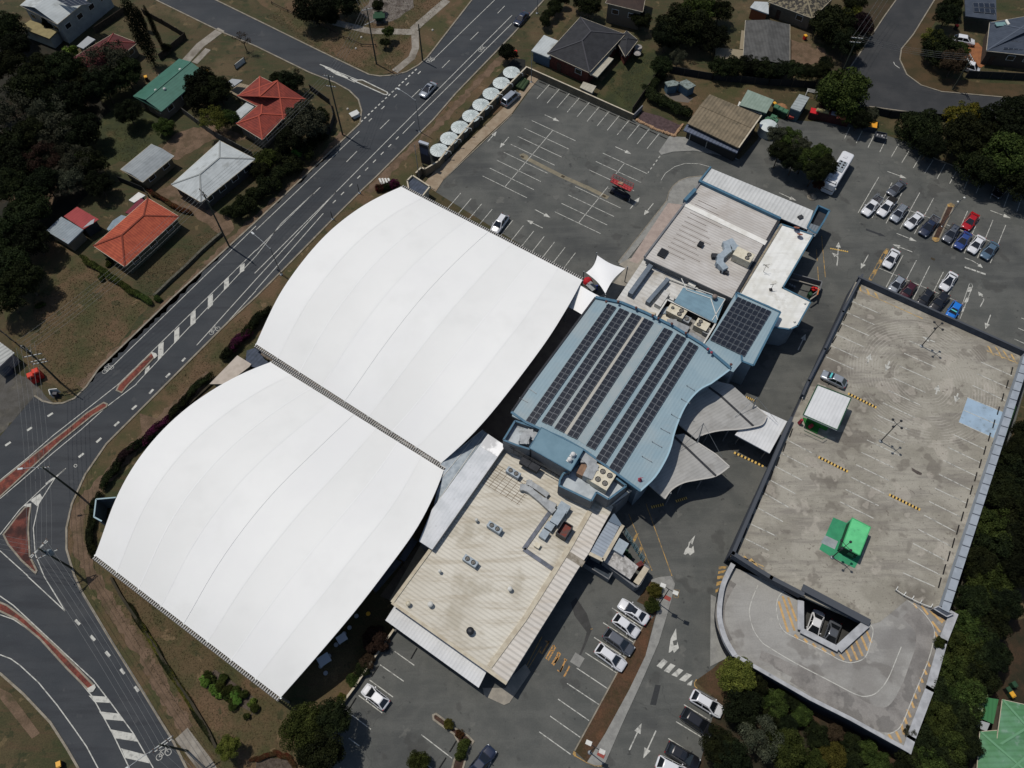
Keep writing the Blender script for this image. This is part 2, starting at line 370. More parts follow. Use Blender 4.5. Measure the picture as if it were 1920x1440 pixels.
struct('entry_footpath', fp, M('cream_concrete', H_(138,122,102), H_(152,138,118), .7, fine=.12))
fp = MB(); fp.prism(W(L(2,3,'1040,30 1100,10 1190,0 1222,60 1190,200 1100,500 960,820 830,1100 700,1400 650,1435 560,1400 700,1180 880,850 1000,600 1080,300 1095,230 1050,60')), -.05, .1)
fp.prism(W(P('1255,256 1235,285 1240,291 1262,285 1300,283 1340,289 1385,300 1345,275 1290,258')), -.05, .1)
fp.prism(W(P('1159,493 1168,498 1259,384 1282,384 1311,345 1319,331 1290,334 1274,340 1262,350 1254,362 1250,378')), -.05, .1)
fp.prism(W(L(2,3,'1490,140 1530,160 1560,480 1620,610 1485,680')), -.05, .1)
struct('concrete_footpath', fp, concg)
fp = MB(); fp.prism(W(L(2,1,'1170,85 1290,100 1000,480 940,540 880,520')), -.05, .11)
struct('pink_paving', fp, M('pink_concrete', H_(164,150,141), H_(152,138,130), .8, fine=.1))
fp = MB(); fp.prism(W(L(2,1,'800,545 880,500 1000,480 990,520 760,830 700,810 640,790 700,760 850,575')), -.05, .105)
fp.prism(W(P('948,1290 960,1268 985,1245 995,1260 955,1318 945,1322 908,1305 905,1290')), -.05, .1)
struct('courtyard_paving', fp, M('beige_concrete', H_(150,144,132), H_(135,130,120), .8, fine=.1))
fp = MB(); fp.poly(W(L(2,3,'1075,295 1000,600 880,850 700,1180 560,1395 470,1312 795,718 975,390')), .06)
fp.poly(W(L(2,3,'1090,60 1040,40 935,190 985,215 1030,285 1075,295 1100,200')), .06)
fp.poly(W(L(2,3,'1370,790 1640,600 1920,760 1920,1000 1700,1000 1545,925')), .03)
struct('garden_bed', fp, M('reddish_mulch', H_(84,62,44), H_(64,54,32), .6, fine=.35, bump=.5, c3=H_(98,68,48), s3=.3))
fp = MB(); fp.strip(W(L(2,0,'75,1170 380,1325 560,1405')), .9, None, .012); fp.strip(W(P('1100,351 1140,371')), .9, None, .012)
fp.poly(W(L(2,0,'55,1160 85,1148 125,1170 115,1205 75,1190')), .014)
struct('drain_channel', fp, M('drain_concrete', H_(132,124,104), H_(116,110,94), .8, fine=.15))
fp = MB()
for p in L(2,0,'78,1175 382,1323 ')+L(2,1,'690,30')+L(3,1,'1237,502'): fp.box(G(p[0], p[1], .02), (.7,.45,.02), math.radians(-33))
struct('drain_grate', fp, M('rusty_grate', H_(58,50,34), rough=.7))
# asphalt patch, wet stain by the bottom lot
fp = MB(); fp.poly(W(L(2,3,'1075,815 1115,820 1080,970 1035,965')), .008); struct('asphalt_patch', fp, M('fresh_asphalt', H_(52,54,55), fine=.2))
fp = MB(); fp.poly(W(L(2,3,'480,160 560,280 600,400 560,500 520,590 500,600 540,500 560,420 470,300 440,200')), .007)
struct('wet_stain', fp, M('damp_asphalt', H_(58,58,57), H_(66,66,65), .8, fine=.15))
fp = MB(); fp.box(G(*L(2,3,'490,630')[0], .012), (1.5,1.5,.02), math.radians(57)); struct('drain_pit', fp, concg)
# --- islands
def island(name, pts, mat, rim=kerbm, h=.12):
    pts = W(pts); struct(name+'_kerb' if name != 'island' else 'island_kerb', MB().prism(pts, -.05, h), rim)
    struct(name, MB().poly(shrink(pts, .25), h+.006), mat)
island('brick_median', P('284,661 292,665 290,672 262,702 241,723 229,738 217,733 222,722'), brick)
island('brick_median', L(0,2,'780,135 812,150 805,175 700,240 450,440 200,670 0,855 -150,985 -150,840 0,730 250,530 500,340 650,215'), brick)
island('mulch_island', L(0,2,'185,925 240,905 225,1000 220,1100 232,1290 285,1400 270,1430 160,1330 60,1210 20,1130 60,1080 120,1000'), M('island_mulch', H_(60,36,32), H_(110,60,50), .5, fine=.35))
island('brick_median', L(0,3,'-100,150 0,190 60,215 200,320 440,540 600,700 715,820 715,850 680,875 650,850 500,700 300,480 120,330 0,270 -100,250'), brick)
struct('median_nose', MB().poly(W(L(0,3,'655,845 712,812 722,835 700,870 675,875')), .135).poly(W(P('283,660 293,663 296,668 290,673')), .135).poly(W(L(0,2,'180,918 200,900 238,898 232,925')), .135), whitep)
island('side_median', L(1,0,'760,600 800,600 985,690 995,705 980,718 955,712 740,615'), M('dark_median', H_(66,62,52), H_(80,74,60), .8, fine=.2), whitep)
island('lot_island', L(3,1,'1345,90 1370,83 1400,100 1385,140 1280,370 1255,380 1230,362 1228,340 1290,210'), mulch)
struct('island_nose', MB().poly(W(L(3,1,'1343,95 1370,84 1398,100 1392,118 1345,112')), .14).poly(W(L(3,1,'1228,340 1285,350 1278,372 1255,380 1232,365')), .14).poly(W(L(2,3,'462,1312 478,1325 482,1352 470,1355 455,1335')), .11).strip(W(L(2,3,'475,1350 560,1400 620,1425 680,1425')), .12, None, .115).strip(W(L(2,3,'1385,775 1368,800 1370,825 1390,845')), .14, None, .06), yellowp)
island('planter_island', L(1,3,'1320,1040 1350,1025 1400,1060 1500,1140 1590,1190 1640,1240 1600,1300 1560,1440 1550,1500 1450,1500 1480,1380 1530,1280 1480,1190 1420,1150 1325,1080'), mulch)
island('lot_end', L(3,0,'595,1385 640,1300 700,1290 720,1310 660,1440 600,1460 585,1420'), asph) if 0 else None
# --- ground markings
mk = MB(); fm = MB(); ym = MB()
def line(mb, s, w=.125, z=.016): mb.strip(W(s), w, None, z)
def dashes(mb, s, on, off, w=.12, z=.016):
    pts = W(s); d = 0; segs = []
    for a, b in zip(pts, pts[1:]):
        n = (b-a).length; t = -d
        while t < n:
            t0, t1 = max(t, 0), min(t+on, n)
            if t1 > t0+.05: mb.strip([a+(b-a)*(t0/n), a+(b-a)*(t1/n)], w, None, z)
            t += on+off
        d = (n-(t-(on+off)))
        d = d if d < on+off else 0
def rowlines(mb, a0, a1, b0, b1, n, w=.125, z=.016, skip=()):
    for i in range(n):
        if i in skip: continue
        t = i/(n-1); line(mb, [l2(a0, b0, t), l2(a1, b1, t)], w, z)
def arrow(mb, t, h, w=.16, hw=.9, hl=1.3, z=.018):
    a = G(*t, z); b = G(*h, z); d = (b-a).normalized(); n = Vector((-d.y, d.x, 0)); c = b-d*hl
    mb.add([a+n*w*.5, a-n*w*.5, c-n*w*.5, c+n*w*.5], [(0,1,2,3)]); mb.add([c+n*hw/2, c-n*hw/2, b], [(0,1,2)]); 
def arr(mb, c, r, s, **k):
    p = L(c, r, s)
    for i in range(0, len(p), 2): arrow(mb, p[i], p[i+1], **k)
for c, r, s in ((1,0,'1790,0 1310,465'), (1,0,'775,985 300,1440'), (1,0,'1920,115 600,1440 -10,2050'), (1,0,'1920,175 1220,870'), (1,0,'1190,910 1100,1003'),
                (1,1,'300,0 0,285'), (1,1,'440,0 0,440'), (1,1,'440,0 190,235 0,480'), (1,1,'505,160 0,735'),(1,1,'600,0 0,655'), (0,1,'1920,255 800,1350'), (0,1,'1920,435 890,1440'), (0,1,'1920,480 1020,1440'),
                (0,1,'1920,655 1475,1150'), (0,1,'1920,740 1720,960'), (0,2,'890,0 650,190 400,385 200,560 0,722'), (0,2,'1025,0 800,170 600,350 400,515 200,690 0,860'),
                (0,2,'495,632 410,710 290,900 250,1080 265,1280 330,1440'), (0,2,'490,635 330,770 150,940 0,1130'), (0,2,'0,1250 210,1440'), (0,3,'330,0 487,260'), (0,3,'205,0 487,262'),
                (0,3,'0,590 80,620 150,670 290,800 430,970 560,1150 650,1280 735,1440 760,1500'), (0,3,'0,150 100,220 400,500 700,780 830,950 1000,1180 1150,1440'), (0,3,'0,290 100,325 200,390 330,490 470,640 690,900 850,1190 970,1440')):
    line(mk, L(c, r, s), .135)
for c, r, s in ((1,0,'1865,45 1812,100'),(1,0,'1668,240 1607,300'),(1,0,'1452,452 1395,510'),(1,0,'1230,670 1168,730'),(1,0,'1000,898 930,967'),(1,0,'758,1133 678,1215'),(1,0,'482,1405 430,1455')):
    line(mk, L(c, r, s), .135)
for c, r, s in ((0,2,'1150,40 1120,72'),(0,2,'1025,160 990,192'),(0,2,'893,283 858,315'),(0,2,'760,405 723,438'),(0,2,'628,520 590,550'),(0,2,'397,218 357,243'),(0,2,'240,325 203,350'),(0,2,'80,435 40,463'),
                (0,3,'565,330 598,365'),(0,3,'680,448 712,483'),(0,3,'793,567 823,603'),(0,3,'905,697 933,733'),(0,3,'1010,830 1040,865'),(0,1,'1390,1245 1365,1270'),(0,1,'1275,1360 1245,1390')):
    line(mk, L(c, r, s), .38)
dashes(mk, L(1,0,'1070,1025 690,1410'), .9, 1.6, .2); dashes(mk, L(1,1,'660,0 540,120'), .9, 1.6, .2)
dashes(mk, L(1,0,'1205,517 770,930'), .6, .55, .28); dashes(mk, L(1,0,'1235,535 830,925'), 1.0, 3.2, .22)
for s in ('1800,555 1835,532 1832,590 1798,610', '1680,668 1717,640 1717,705 1680,740', '1560,790 1597,762 1597,845 1558,882', '1430,912 1467,885 1467,980 1428,1012', '1308,1040 1345,1010 1345,1100 1306,1140', '1188,1150 1228,1122 1225,1225 1184,1268', '1090,1325 1122,1300 1120,1335 1085,1370'):
    mk.poly(W(L(0,1,s)), .017)
for s in ('665,897 800,905 832,952 708,945', '743,1015 890,1032 935,1088 785,1075', '820,1148 1000,1182 1035,1243 865,1217', '908,1292 1090,1340 1122,1405 940,1365'): mk.poly(W(L(0,3,s)), .017)
mk.poly(W(L(0,2,'225,872 300,822 318,850 280,918')), .017); mk.poly(W(L(0,2,'410,710 345,760 340,745 400,700')), .017)
mk.poly(W(L(1,0,'478,480 560,510 690,580 690,592 600,560')), .017); mk.poly(W(L(1,0,'700,582 760,602 735,612')), .017); line(mk, L(1,0,'478,483 760,598'), .15, .019); line(mk, L(1,0,'520,510 740,618'), .15, .019)
def bike(p, ang, s=1.0, z=.018):      # bicycle symbol
    c = G(*p, z); ca, sa = math.cos(ang), math.sin(ang)
    T = lambda x, y: Vector((c.x+(x*ca-y*sa)*s, c.y+(x*sa+y*ca)*s, z))
    for cx in (-.5, .5): mk.strip([T(cx+.32*math.cos(k*.7), .32*math.sin(k*.7)) for k in range(10)], .08, None, z)
    for a, b in (((-.5,0),(-.2,.5)),((-.2,.5),(.4,.5)),((.4,.5),(.5,0)),((-.2,.5),(0,0)),((0,0),(.4,.5)),((-.5,0),(0,0)),((-.3,.6),(-.1,.6)),((.4,.5),(.35,.75)),((.35,.75),(.55,.75))): mk.strip([T(*a), T(*b)], .07, None, z)
for p, a in ((L(1,0,'1700,370')[0], .6), (L(1,0,'1308,452')[0], .6), (L(0,1,'1610,1040')[0], .7), (L(0,1,'810,1330')[0], .7), (L(0,3,'1228,1340')[0], .5)): bike(p, a, 1.25)
mk.strip([G(*p, .018) for p in L(0,2,'555,610 562,602 575,605 578,615 568,625 556,620 555,610')], .1, None, .018)
mk.strip(W(L(3,0,'942,465 950,485 970,500 987,512')), .15, None, .02)
struct('road_marking', mk, whitep); mk = MB()
# --- car park markings
rowlines(fm, *L(2,0,'280,635 188,740 1105,1000 1013,1115'), 12)
rowlines(fm, (997,226), (1079,264), (905,330), (988,371), 8); line(fm, P('1036,245 947,350'))
rowlines(fm, (1130,287), (1214,326), (1040,397), (1126,438), 8, skip=(3,)); line(fm, P('1170,307 1155,326')); line(fm, P('1140,350 1084,419'))
rowlines(fm, (864,362), (840,390), (1079,474), (1056,504), 12)
dashes(fm, L(2,0,'1110,1170 1020,1295'), .6, .6, .2)
fm.strip(W(L(2,0,'1118,1352 1150,1300 1220,1250 1300,1225 1400,1228 1480,1250')), .1, None, .016)
arr(fm, 2,0,'245,860 355,910 775,1100 895,1155'); arr(fm, 1,0,'1735,1065 1805,985 1895,1028 1828,1108')
arr(fm, 2,1,'170,130 288,192 230,270 108,210 885,128 957,40 1060,85 988,175')
for a, b in zip(L(2,3,'750,240 683,350 615,460 550,575 485,690 413,805 345,923 285,1050 203,1168'), L(2,3,'975,385 912,497 850,610 785,727 717,845 650,963 578,1085 512,1210 440,1338')): line(fm, [a, b], .125)
for s in ('1040,565 1187,670', '930,665 1108,790', '852,780 1028,908', '770,895 947,1028', '670,1005 862,1150', '695,1215 775,1275', '1240,1190 1470,1367', '1160,1320 1390,1500', '1770,1375 1740,1440'): line(fm, L(1,3,s), .125)
for s in ('1290,965 1480,1080', '1230,1092 1440,1220', '1172,1218 1400,1365', '1112,1350 1190,1400'): line(fm, L(2,3,s), .125)
for s in ('1135,620 1168,643 1120,695 1083,675', '1190,655 1226,672 1178,727 1138,712', '1252,692 1285,707 1236,758 1195,742', '1310,727 1350,743 1298,793 1252,778', '1355,780 1345,822 1312,818 1318,805'): mk.poly(W(L(2,3,s)), .018)
arr(fm, 2,3,'880,1305 972,1105 1080,1160 985,1368')
for c, r, s in ((2,3,'1230,392 1236,478 1205,488 1212,522 1235,518 1240,490 1252,540 1215,577 1205,555 1190,570 1175,577 1178,545 1190,470'),
                (2,2,'1375,1132 1352,1205 1335,1190 1325,1228 1345,1232 1360,1212 1368,1262 1335,1285 1320,1268 1300,1282 1287,1275 1300,1240 1322,1215 1326,1188')): mk.poly(W(L(c, r, s)), .018)
rowlines(fm, *L(3,0,'615,955 573,1040 892,1033 838,1140'), 4)
for s in ('980,1080 923,1180', '1062,1125 1003,1220', '1145,1167 1090,1260', '1238,1200 1175,1300', '1330,1228 1268,1340', '1422,1267 1362,1377', '1510,1325 1470,1417', '1600,1360 1560,1450', '1700,1400 1665,1490', '1810,1440 1770,1550', '1900,1490 1865,1590', '830,1330 765,1440', '930,1370 890,1450','1850,1160 1775,1290','1760,1120 1690,1250'):
    line(fm, L(3,0,s), .125) if float(s.split(',')[0]) < 1700 or s[0] != '1' or '1440' in s or '1490' in s or '1400' in s else None
for s in ('765,0 675,157', '893,0 780,195', '1005,5 885,235', '1138,5 990,275', '1243,45 1097,315', '1497,142 1375,420', '1590,178 1470,460', '1687,210 1570,497', '1783,248 1667,533', '830,55 1243,205', '1340,245 1720,390',
          '1013,472 885,715', '1113,512 985,757', '1212,555 1087,805', '1315,600 1190,850', '1400,680 1330,810', '835,572 1420,820', '1875,1020 1930,1045', '1848,1103 1920,1135', '1900,945 1925,955'): line(fm, L(3,1,s), .125)
arr(fm, 3,0,'895,1285 1040,1338'); arr(fm, 3,1,'965,310 1115,370 1083,450 935,392 753,470 695,575 225,1185 283,1065 1668,138 1820,195 1670,920 1630,1028 83,5 213,65 518,555 530,375', hw=.9)
fm.strip(W(L(3,1,'1475,495 1530,515 1565,535')), .16, None, .018); arr(fm, 3,1,'1560,530 1612,570', hl=.9)
fm.strip(W(L(3,1,'1592,860 1618,810 1605,775')), .16, None, .018); arr(fm, 3,1,'1618,800 1575,745', hl=.9)
fm.strip(W(L(3,1,'515,550 525,500 520,470')), .16, None, .0185); arr(fm, 3,1,'525,490 480,455', hl=.9)
for s in ('1475,562 1632,618',): dashes(fm, L(3,1,s), 2.0, .15, .35)
# hatched strips: yellow one left of the white saloon, white one by the blue hatchback
ym.strip(W(L(3,1,'905,430 890,425 870,445 755,655')), .1, None, .016); line(ym, L(3,1,'905,430 775,665'), .1)
for s in ('880,430 903,435 893,470 868,460', '840,500 862,510 845,545 820,535', '798,575 822,585 805,622 780,612', '760,645 778,655 770,668 752,660'): ym.poly(W(L(3,1,s)), .015)
fm.strip(W(L(3,1,'1425,940 1510,690 1525,685 1535,705 1440,950')), .1, None, .016)
for s in ('1505,715 1535,710 1525,745 1495,750', '1485,795 1510,790 1498,825 1470,830', '1455,870 1480,862 1465,900 1440,905'): fm.poly(W(L(3,1,s)), .015)
for c, r, s in ((3,1,'362,430 370,520'), (3,1,'372,560 382,715'), (3,1,'402,330 430,640'), (2,2,'875,975 1050,1400'), (2,2,'1005,900 1200,1440'), (2,3,'590,400 605,395')): line(ym, L(c, r, s), .12)
line(ym, P('1016,1194 962,1297'), .12); line(ym, L(2,3,'220,530 0,890'), .1)
for s in ('925,1130 950,1120 915,1200 895,1190', '965,1215 985,1228 955,1290 938,1278', '995,1300 1010,1305 990,1350 980,1340'): ym.poly(W(L(2,2,s)), .017)
for s in ('1550,1370 1615,1365 1600,1385 1548,1390', '1548,1405 1605,1395 1590,1415 1545,1425'): ym.poly(W(L(2,2,s)), .017)
for s in ('1540,0 1600,-5 1585,18 1538,25', '1535,45 1580,35 1562,65 1532,75', '1528,100 1555,90 1545,115 1525,128'): ym.poly(W(L(2,3,s)), .017)
line(ym, L(2,3,'1215,105 1255,105 1245,165 1215,160 1215,105'), .1)
struct('car_park_marking', fm, fadedp); struct('white_marking', mk, whitep); struct('yellow_marking', ym, yellowp)
dm = MB(); arrow(dm, *L(3,1,'735,280 885,335'), w=.45, hw=.8); struct('painted_out_arrow', dm, M('blackout_paint', H_(50,52,54)))
# ================================================================= THE CLUB
wall_grey = M('grey_render', H_(120,122,124), H_(108,110,112), .6, fine=.1)
wall_blue = M('pale_blue_render', H_(128,140,148), H_(116,128,136), .6)
wall_dark = M('charcoal_wall', H_(54,56,60), H_(46,48,52), .8)
fascia_b = M('blue_fascia', H_(72,108,128), H_(60,96,118), 1.0, rough=.5)
fascia_w = M('white_trim', H_(205,205,198), H_(190,190,184), 1.0)
cream_t = M('cream_trim', H_(188,180,160), H_(172,162,142), 1.0)
def closed(p): return list(p)+[p[0]]
def bld(name, label, cat, px, z, rm, wm, z0=0.0, rim=None, rimh=.35, rimw=.25, inset=.3, thick=.25, group=None, pts=None, roofname='roof'):
    pts = pts or W(px, z); c = cen(pts); t = thing(name, (c.x, c.y, z0), label, cat, group)
    if wm: MB().prism(shrink(pts, inset), z0, z-thick*.5).build('wall', wm, t)
    MB().prism(pts, z-thick, z, True).build(roofname, rm, t)
    if rim:
        r = MB(); q = closed([Vector((p.x, p.y, z-.1)) for p in pts])
        for a, b in zip(q, q[1:]):
            n = (b-a).normalized()*rimw*.5; r.bar(a-n+Vector((0,0,rimh/2)), b+n*.98+Vector((0,0,rimh/2)), rimw, rimh+.1)
        r.build('parapet', rim, t)
    return t
def part_poly(t, name, px, z, mat, h=.12, z0=None):
    return MB().prism(W(px, z), z-h if z0 is None else z0, z, True).build(name, mat, t)
def part_bar(t, name, px, z, w, h, mat):
    q = W(px, z); m = MB()
    for a, b in zip(q, q[1:]): m.bar(a+Vector((0,0,h/2)), b+Vector((0,0,h/2)), w, h)
    return m.build(name, mat, t)
def Z(ox, oy, sc_, s): return [(ox+float(a)/sc_, oy+float(b)/sc_) for a, b in (t.split(',') for t in s.split())]
# ---- north hall
rm_grey = M('grey_ribbed_metal', H_(190,187,182), H_(176,172,166), .25, rough=.6, rib=(-33, .55, .16), c3=H_(170,164,156), s3=.2, lo3=.52, hi3=.75, bump=.15, streak=(-33, H_(166,160,152), .4, .6))
rm_grey2 = M('white_ribbed_metal', H_(196,198,196), H_(184,186,184), .4, rough=.6, rib=(57, .7, .13), bump=.2)
t = bld('hall', 'large hall with grey ribbed metal roof at the north end of the club', 'hall', P('1312,345 1460,414 1375,560 1208,483'), 6, rm_grey, wall_grey, rim=None)
hall = t
part_bar(t, 'flashing', L(2,1,'1290,90 1905,385'), 6.02, 1.1, .1, M('light_flashing', H_(222,221,215), H_(206,204,196), .5))
part_bar(t, 'fascia', P('1208,483 1312,345'), 5.95, .3, .35, wall_grey)
part_bar(t, 'fascia', P('1310,343 1462,414'), 5.95, .5, .7, fascia_b)
part_bar(t, 'fascia', L(2,1,'1290,85 1370,0'), 5.95, .6, .9, fascia_b)
part_bar(t, 'gutter', P('1460,414 1375,560'), 6.0, .5, .1, wall_dark)
pm = MB()
for i in range(13):
    a = l2(L(2,1,'1395,60 ')[0], L(2,1,'1150,440')[0], i/12); b = (a[0]+36+8*((i*5) % 4), a[1]+17+4*((i*5) % 4)); pm.strip(W([a, b], 6), .1, None, 6.012)
pm.build('rust_line', M('rust_stain', H_(96,84,76)), t)
t = bld('covered_walkway', 'long white ribbed awning along the north wall of the club', 'awning', P('1332,315 1525,395 1513,430 1310,343'), 5.0, rm_grey2, wall_dark, rim=None, inset=.6)
part_bar(t, 'fascia', P('1310,343 1332,315'), 4.9, .3, .4, fascia_b)
cm = MB(); cm.box(G(1501, 407, 5.2), (.9,.7,.3), .5); cm.build('roof_vent', wall_dark, t)
t = thing('end_bay', G(1533, 415, 0), 'dark open topped bay with blue rim at the east end of the white awning', 'bay')
MB().prism(W(L(3,1,'300,295 365,130 447,168 395,250 345,340'), 4.0), 0, 4.0).build('floor', wall_dark, t)
part_bar(t, 'parapet', L(3,1,'340,335 280,295 362,130 447,168 400,255 345,340'), 4.0, .3, 1.1, fascia_b)
part_poly(t, 'louvre_roof', L(3,1,'320,235 400,262 350,335 290,300'), 5.0, M('louvre_grey', H_(110,118,124), rib=(57,.5,.3)))
# ---- white L shaped wing
white_roof = M('white_membrane_roof', H_(222,223,218), H_(208,208,200), .3, rough=.6, rib=(57, 1.2, .05), c3=H_(188,186,176), s3=.5, lo3=.56, hi3=.75, streak=(-33, H_(190,188,180), .4, .8))
t = bld('north_wing', 'L shaped wing with flat white roof and blue fascia east of the grey hall', 'wing', P('1462,420 1525,441 1467,540 1520,566 1495,611 1481,618 1440,612 1375,560 1387,522'), 5.6, white_roof, wall_blue, rim=fascia_b, rimh=.2, rimw=.25)
part_bar(t, 'gutter', P('1465,421 1388,548'), 5.62, .35, .15, M('tan_gutter', H_(120,112,100), H_(150,140,120), 1.5))
m = MB(); c = G(*L(3,1,'20,735')[0], 5.6); m.tube([c, c+Vector((0,0,1.6))], .04); m.bar(c+Vector((-.5,0,1.5)), c+Vector((.5,.2,1.5)), .06, .06); m.box(c+Vector((0,0,.1)), (.5,.5,.2)); m.build('antenna', darksteel, t)
m = MB(); c = G(*L(2,1,'1885,600')[0], 5.6); m.tube([c, c+Vector((0,0,2.0))], .03); m.bar(c+Vector((-.6,0,1.9)), c+Vector((.6,.1,1.9)), .05, .05); m.bar(c+Vector((-.4,.4,1.7)), c+Vector((.4,-.4,1.7)), .05, .05); m.build('antenna', darksteel, t)
def dish(p, z, par_z=.6):
    c = G(*p, z); o = thing('satellite_dish', c, '', 'satellite dish'); m = MB(); m.tube([c, c+Vector((0,0,par_z+.3))], .04); m.build('mount', darksteel, o)
    m = MB(); ax = Vector((.1, .55, .83)).normalized(); u = ax.cross(Vector((1,0,0))).normalized(); v = ax.cross(u); rings = []
    for r, d in ((0.05,0),(.2,.03),(.4,.1),(.55,.2)): rings.append([c+Vector((0,0,par_z))+ax*d+(u*math.cos(k*math.pi/8)+v*math.sin(k*math.pi/8))*r for k in range(16)])
    m.add([q for r in rings for q in r], [(i*16+k, i*16+(k+1) % 16, (i+1)*16+(k+1) % 16, (i+1)*16+k) for i in range(3) for k in range(16)]+[tuple(range(16))], True)
    m.build('reflector', M('terracotta_dish', H_(140,92,76)), o); return o
tag(dish(L(3,1,'205,290')[0], 5.6), 'brown satellite dish on the white roof, the one nearer the blue rim at the top', group='satellite dishes'); tag(dish(L(3,1,'230,340')[0], 5.6), 'brown satellite dish on the white roof, the lower of the pair', group='satellite dishes')
for p, l in (((L(3,1,'278,835')[0]), 'small white lamp on the blue fascia, upper one on the angled east side'), (L(3,1,'200,972')[0], 'small white lamp on the blue fascia, lower one on the angled east side')):
    single('wall_lamp', MB().box(G(*p, 5.75), (.4,.3,.25), .5, top=.7).tube([G(*p, 5.6), G(*p, 5.9)], .05), fascia_w, l, 'lamp', 'fascia lamps')
# service yard
t = thing('service_yard', G(1515, 555, 0), 'walled service yard with orange trimmed corner beside the white roof', 'yard')
part_bar(t, 'wall', L(3,1,'165,655 380,715 365,775 312,812'), 1.7, .2, .25, conc); m = MB()
q = W(L(3,1,'165,655 380,715 365,775 312,812'), 0)
for a, b in zip(q, q[1:]): m.bar(a+Vector((0,0,.9)), b+Vector((0,0,.9)), .15, 1.8)
m.build('fence_panel', wall_grey, t); part_bar(t, 'corner_rail', L(3,1,'380,730 368,775'), 1.95, .15, .2, M('orange_paint', H_(196,110,60)))
def wheelie(p, body, lid, label, rz=0, s=1.0, z=0, group='wheelie bins', cat='bin'):
    c = G(*p, z); t = thing('wheelie_bin', c, label, cat, group, rz)
    ORG[t.name] = Vector((0,0,0)); m = MB(); m.box((0,0,.5*s), (.55*s,.6*s,.95*s), 0, top=1.12); m.build('bin_body', body, t)
    m = MB(); m.box((0,.02*s,1.03*s), (.66*s,.72*s,.1*s), 0, top=.9); m.bar((-.3*s,-.4*s,1.0*s), (.3*s,-.4*s,1.0*s), .05, .05); m.build('lid', lid, t)
    for sx in (-1, 1): m = MB(); m.tube([(sx*.22*s,-.32*s,.1*s), (sx*.3*s,-.32*s,.1*s)], .1*s, 10); m.build('wheel', black, t)
    return t
GRN = M('green_plastic', H_(40,72,50), H_(34,62,44), 2); RED = M('red_plastic', H_(196,40,36), H_(170,34,32), 2, rough=.5); YEL = M('yellow_plastic', H_(214,160,50), rough=.5); DKG = M('dark_plastic', H_(30,34,34)); GRY = M('grey_plastic', H_(140,144,150))
wheelie(L(3,1,'325,750')[0], DKG, RED, 'bin with bright red lid at the outer end of the service yard', .5)
wheelie(L(3,1,'345,748')[0], DKG, RED, 'bin with red lid against the orange corner of the service yard', .5)
wheelie(L(3,1,'305,788')[0], GRN, GRN, 'green bin at the foot of the service yard beside the blue fascia', .5)
for i in range(3): single('beer_keg', MB().lathe(G(*L(3,1,'%d,%d' % (155+i*18, 705+i*8))[0], 0), [(.2,0),(.24,.1),(.24,.5),(.2,.6),(.1,.62)], 12), steel, '%s of three steel kegs standing in the service yard' % ORD[i], 'keg', 'kegs in the service yard')
# ---- low roofs between hall and solar roof
rib_w = M('pale_ribbed_metal', H_(200,200,196), H_(184,182,176), .4, rib=(-33, .8, .12), c3=H_(160,154,142), s3=.35, lo3=.52)
t = bld('middle_wing', 'low pale roofed wing with grey screens between the grey hall and the solar roof', 'wing', L(2,1,'990,500 1225,600 1400,650 1640,760 1530,900 1500,1060 1430,1140 1080,950 1000,900 830,840 770,830'), 4.2, rib_w, wall_dark, inset=.2)
part_bar(t, 'gutter', L(2,1,'990,505 1215,603'), 4.2, .5, 1.0, M('blue_grey_metal', H_(108,118,128), H_(96,106,116), 1))
part_bar(t, 'screen', L(2,1,'1035,575 880,790'), 4.2, .8, 1.2, M('blue_grey_metal', H_(108,118,128)))
part_bar(t, 'screen', L(2,1,'1165,672 1010,850'), 4.2, .7, 1.0, M('blue_grey_metal', H_(108,118,128)))
part_poly(t, 'raised_roof', L(2,1,'1145,735 1185,755 1115,860 1070,835'), 5.2, rib_w, z0=4.2)
part_poly(t, 'raised_roof', L(2,1,'1195,765 1225,780 1210,815 1180,800'), 4.9, rib_w, z0=4.2)
part_poly(t, 'raised_roof', L(2,1,'1345,650 1395,680 1370,715 1318,690'), 5.0, fascia_w, z0=4.2)
part_poly(t, 'raised_roof', L(2,1,'870,850 1000,880 1040,900 1080,905 1050,945 870,880'), 4.7, cream_t, z0=4.2)
part_bar(t, 'ridge_cap', Z(1140,520,8,'850,0 1200,130 1350,170'), 4.5, .2, .15, fascia_w)
t = bld('lift_overrun', 'small blue hipped roof with white piping beside the plant well', 'roof block', Z(1140,520,8,'1130,150 1755,330 1620,690 990,370'), 6.4, M('blue_deck_roof', H_(112,142,156), H_(104,132,146), .6, rough=.6, rib=(-33,.8,.05)), wall_blue, z0=4.0, rim=None)
part_bar(t, 'pipe', Z(1140,520,8,'1100,20 1180,195 1540,320 1640,640'), 6.4, .12, .12, fascia_w); part_bar(t, 'pipe', Z(1140,520,8,'1755,330 1560,650'), 6.4, .12, .12, fascia_w); part_bar(t, 'pipe', Z(1140,520,8,'1200,130 1755,330'), 6.4, .12, .12, fascia_w)
single('roof_ventilator', MB().lathe(G(*Z(1140,520,8,'1590,320')[0], 6.4), [(.3,0),(.3,.4),(.42,.45),(.45,.7),(.35,.85),(.1,.9)], 14), M('brown_metal', H_(120,108,100), rough=.5), 'brown round ventilator at the edge of the small blue hipped roof', 'ventilator')
t = thing('plant_well', G(1270, 610, 4), 'sunken plant well with dark inner wall full of air conditioning units', 'plant well')
q = Z(1140,520,8,'885,335 1615,690 1430,1000 705,620'); MB().prism(W(q, 4.6), 4.0, 4.6).build('floor', M('grey_floor', H_(150,150,146), H_(124,122,118), 1), t)
m = MB(); w4 = W(q, 6.2)
for a, b in zip(closed(w4), closed(w4)[1:]): m.bar(Vector((a.x,a.y,5.2)), Vector((b.x,b.y,5.2)), .2, 2.0)
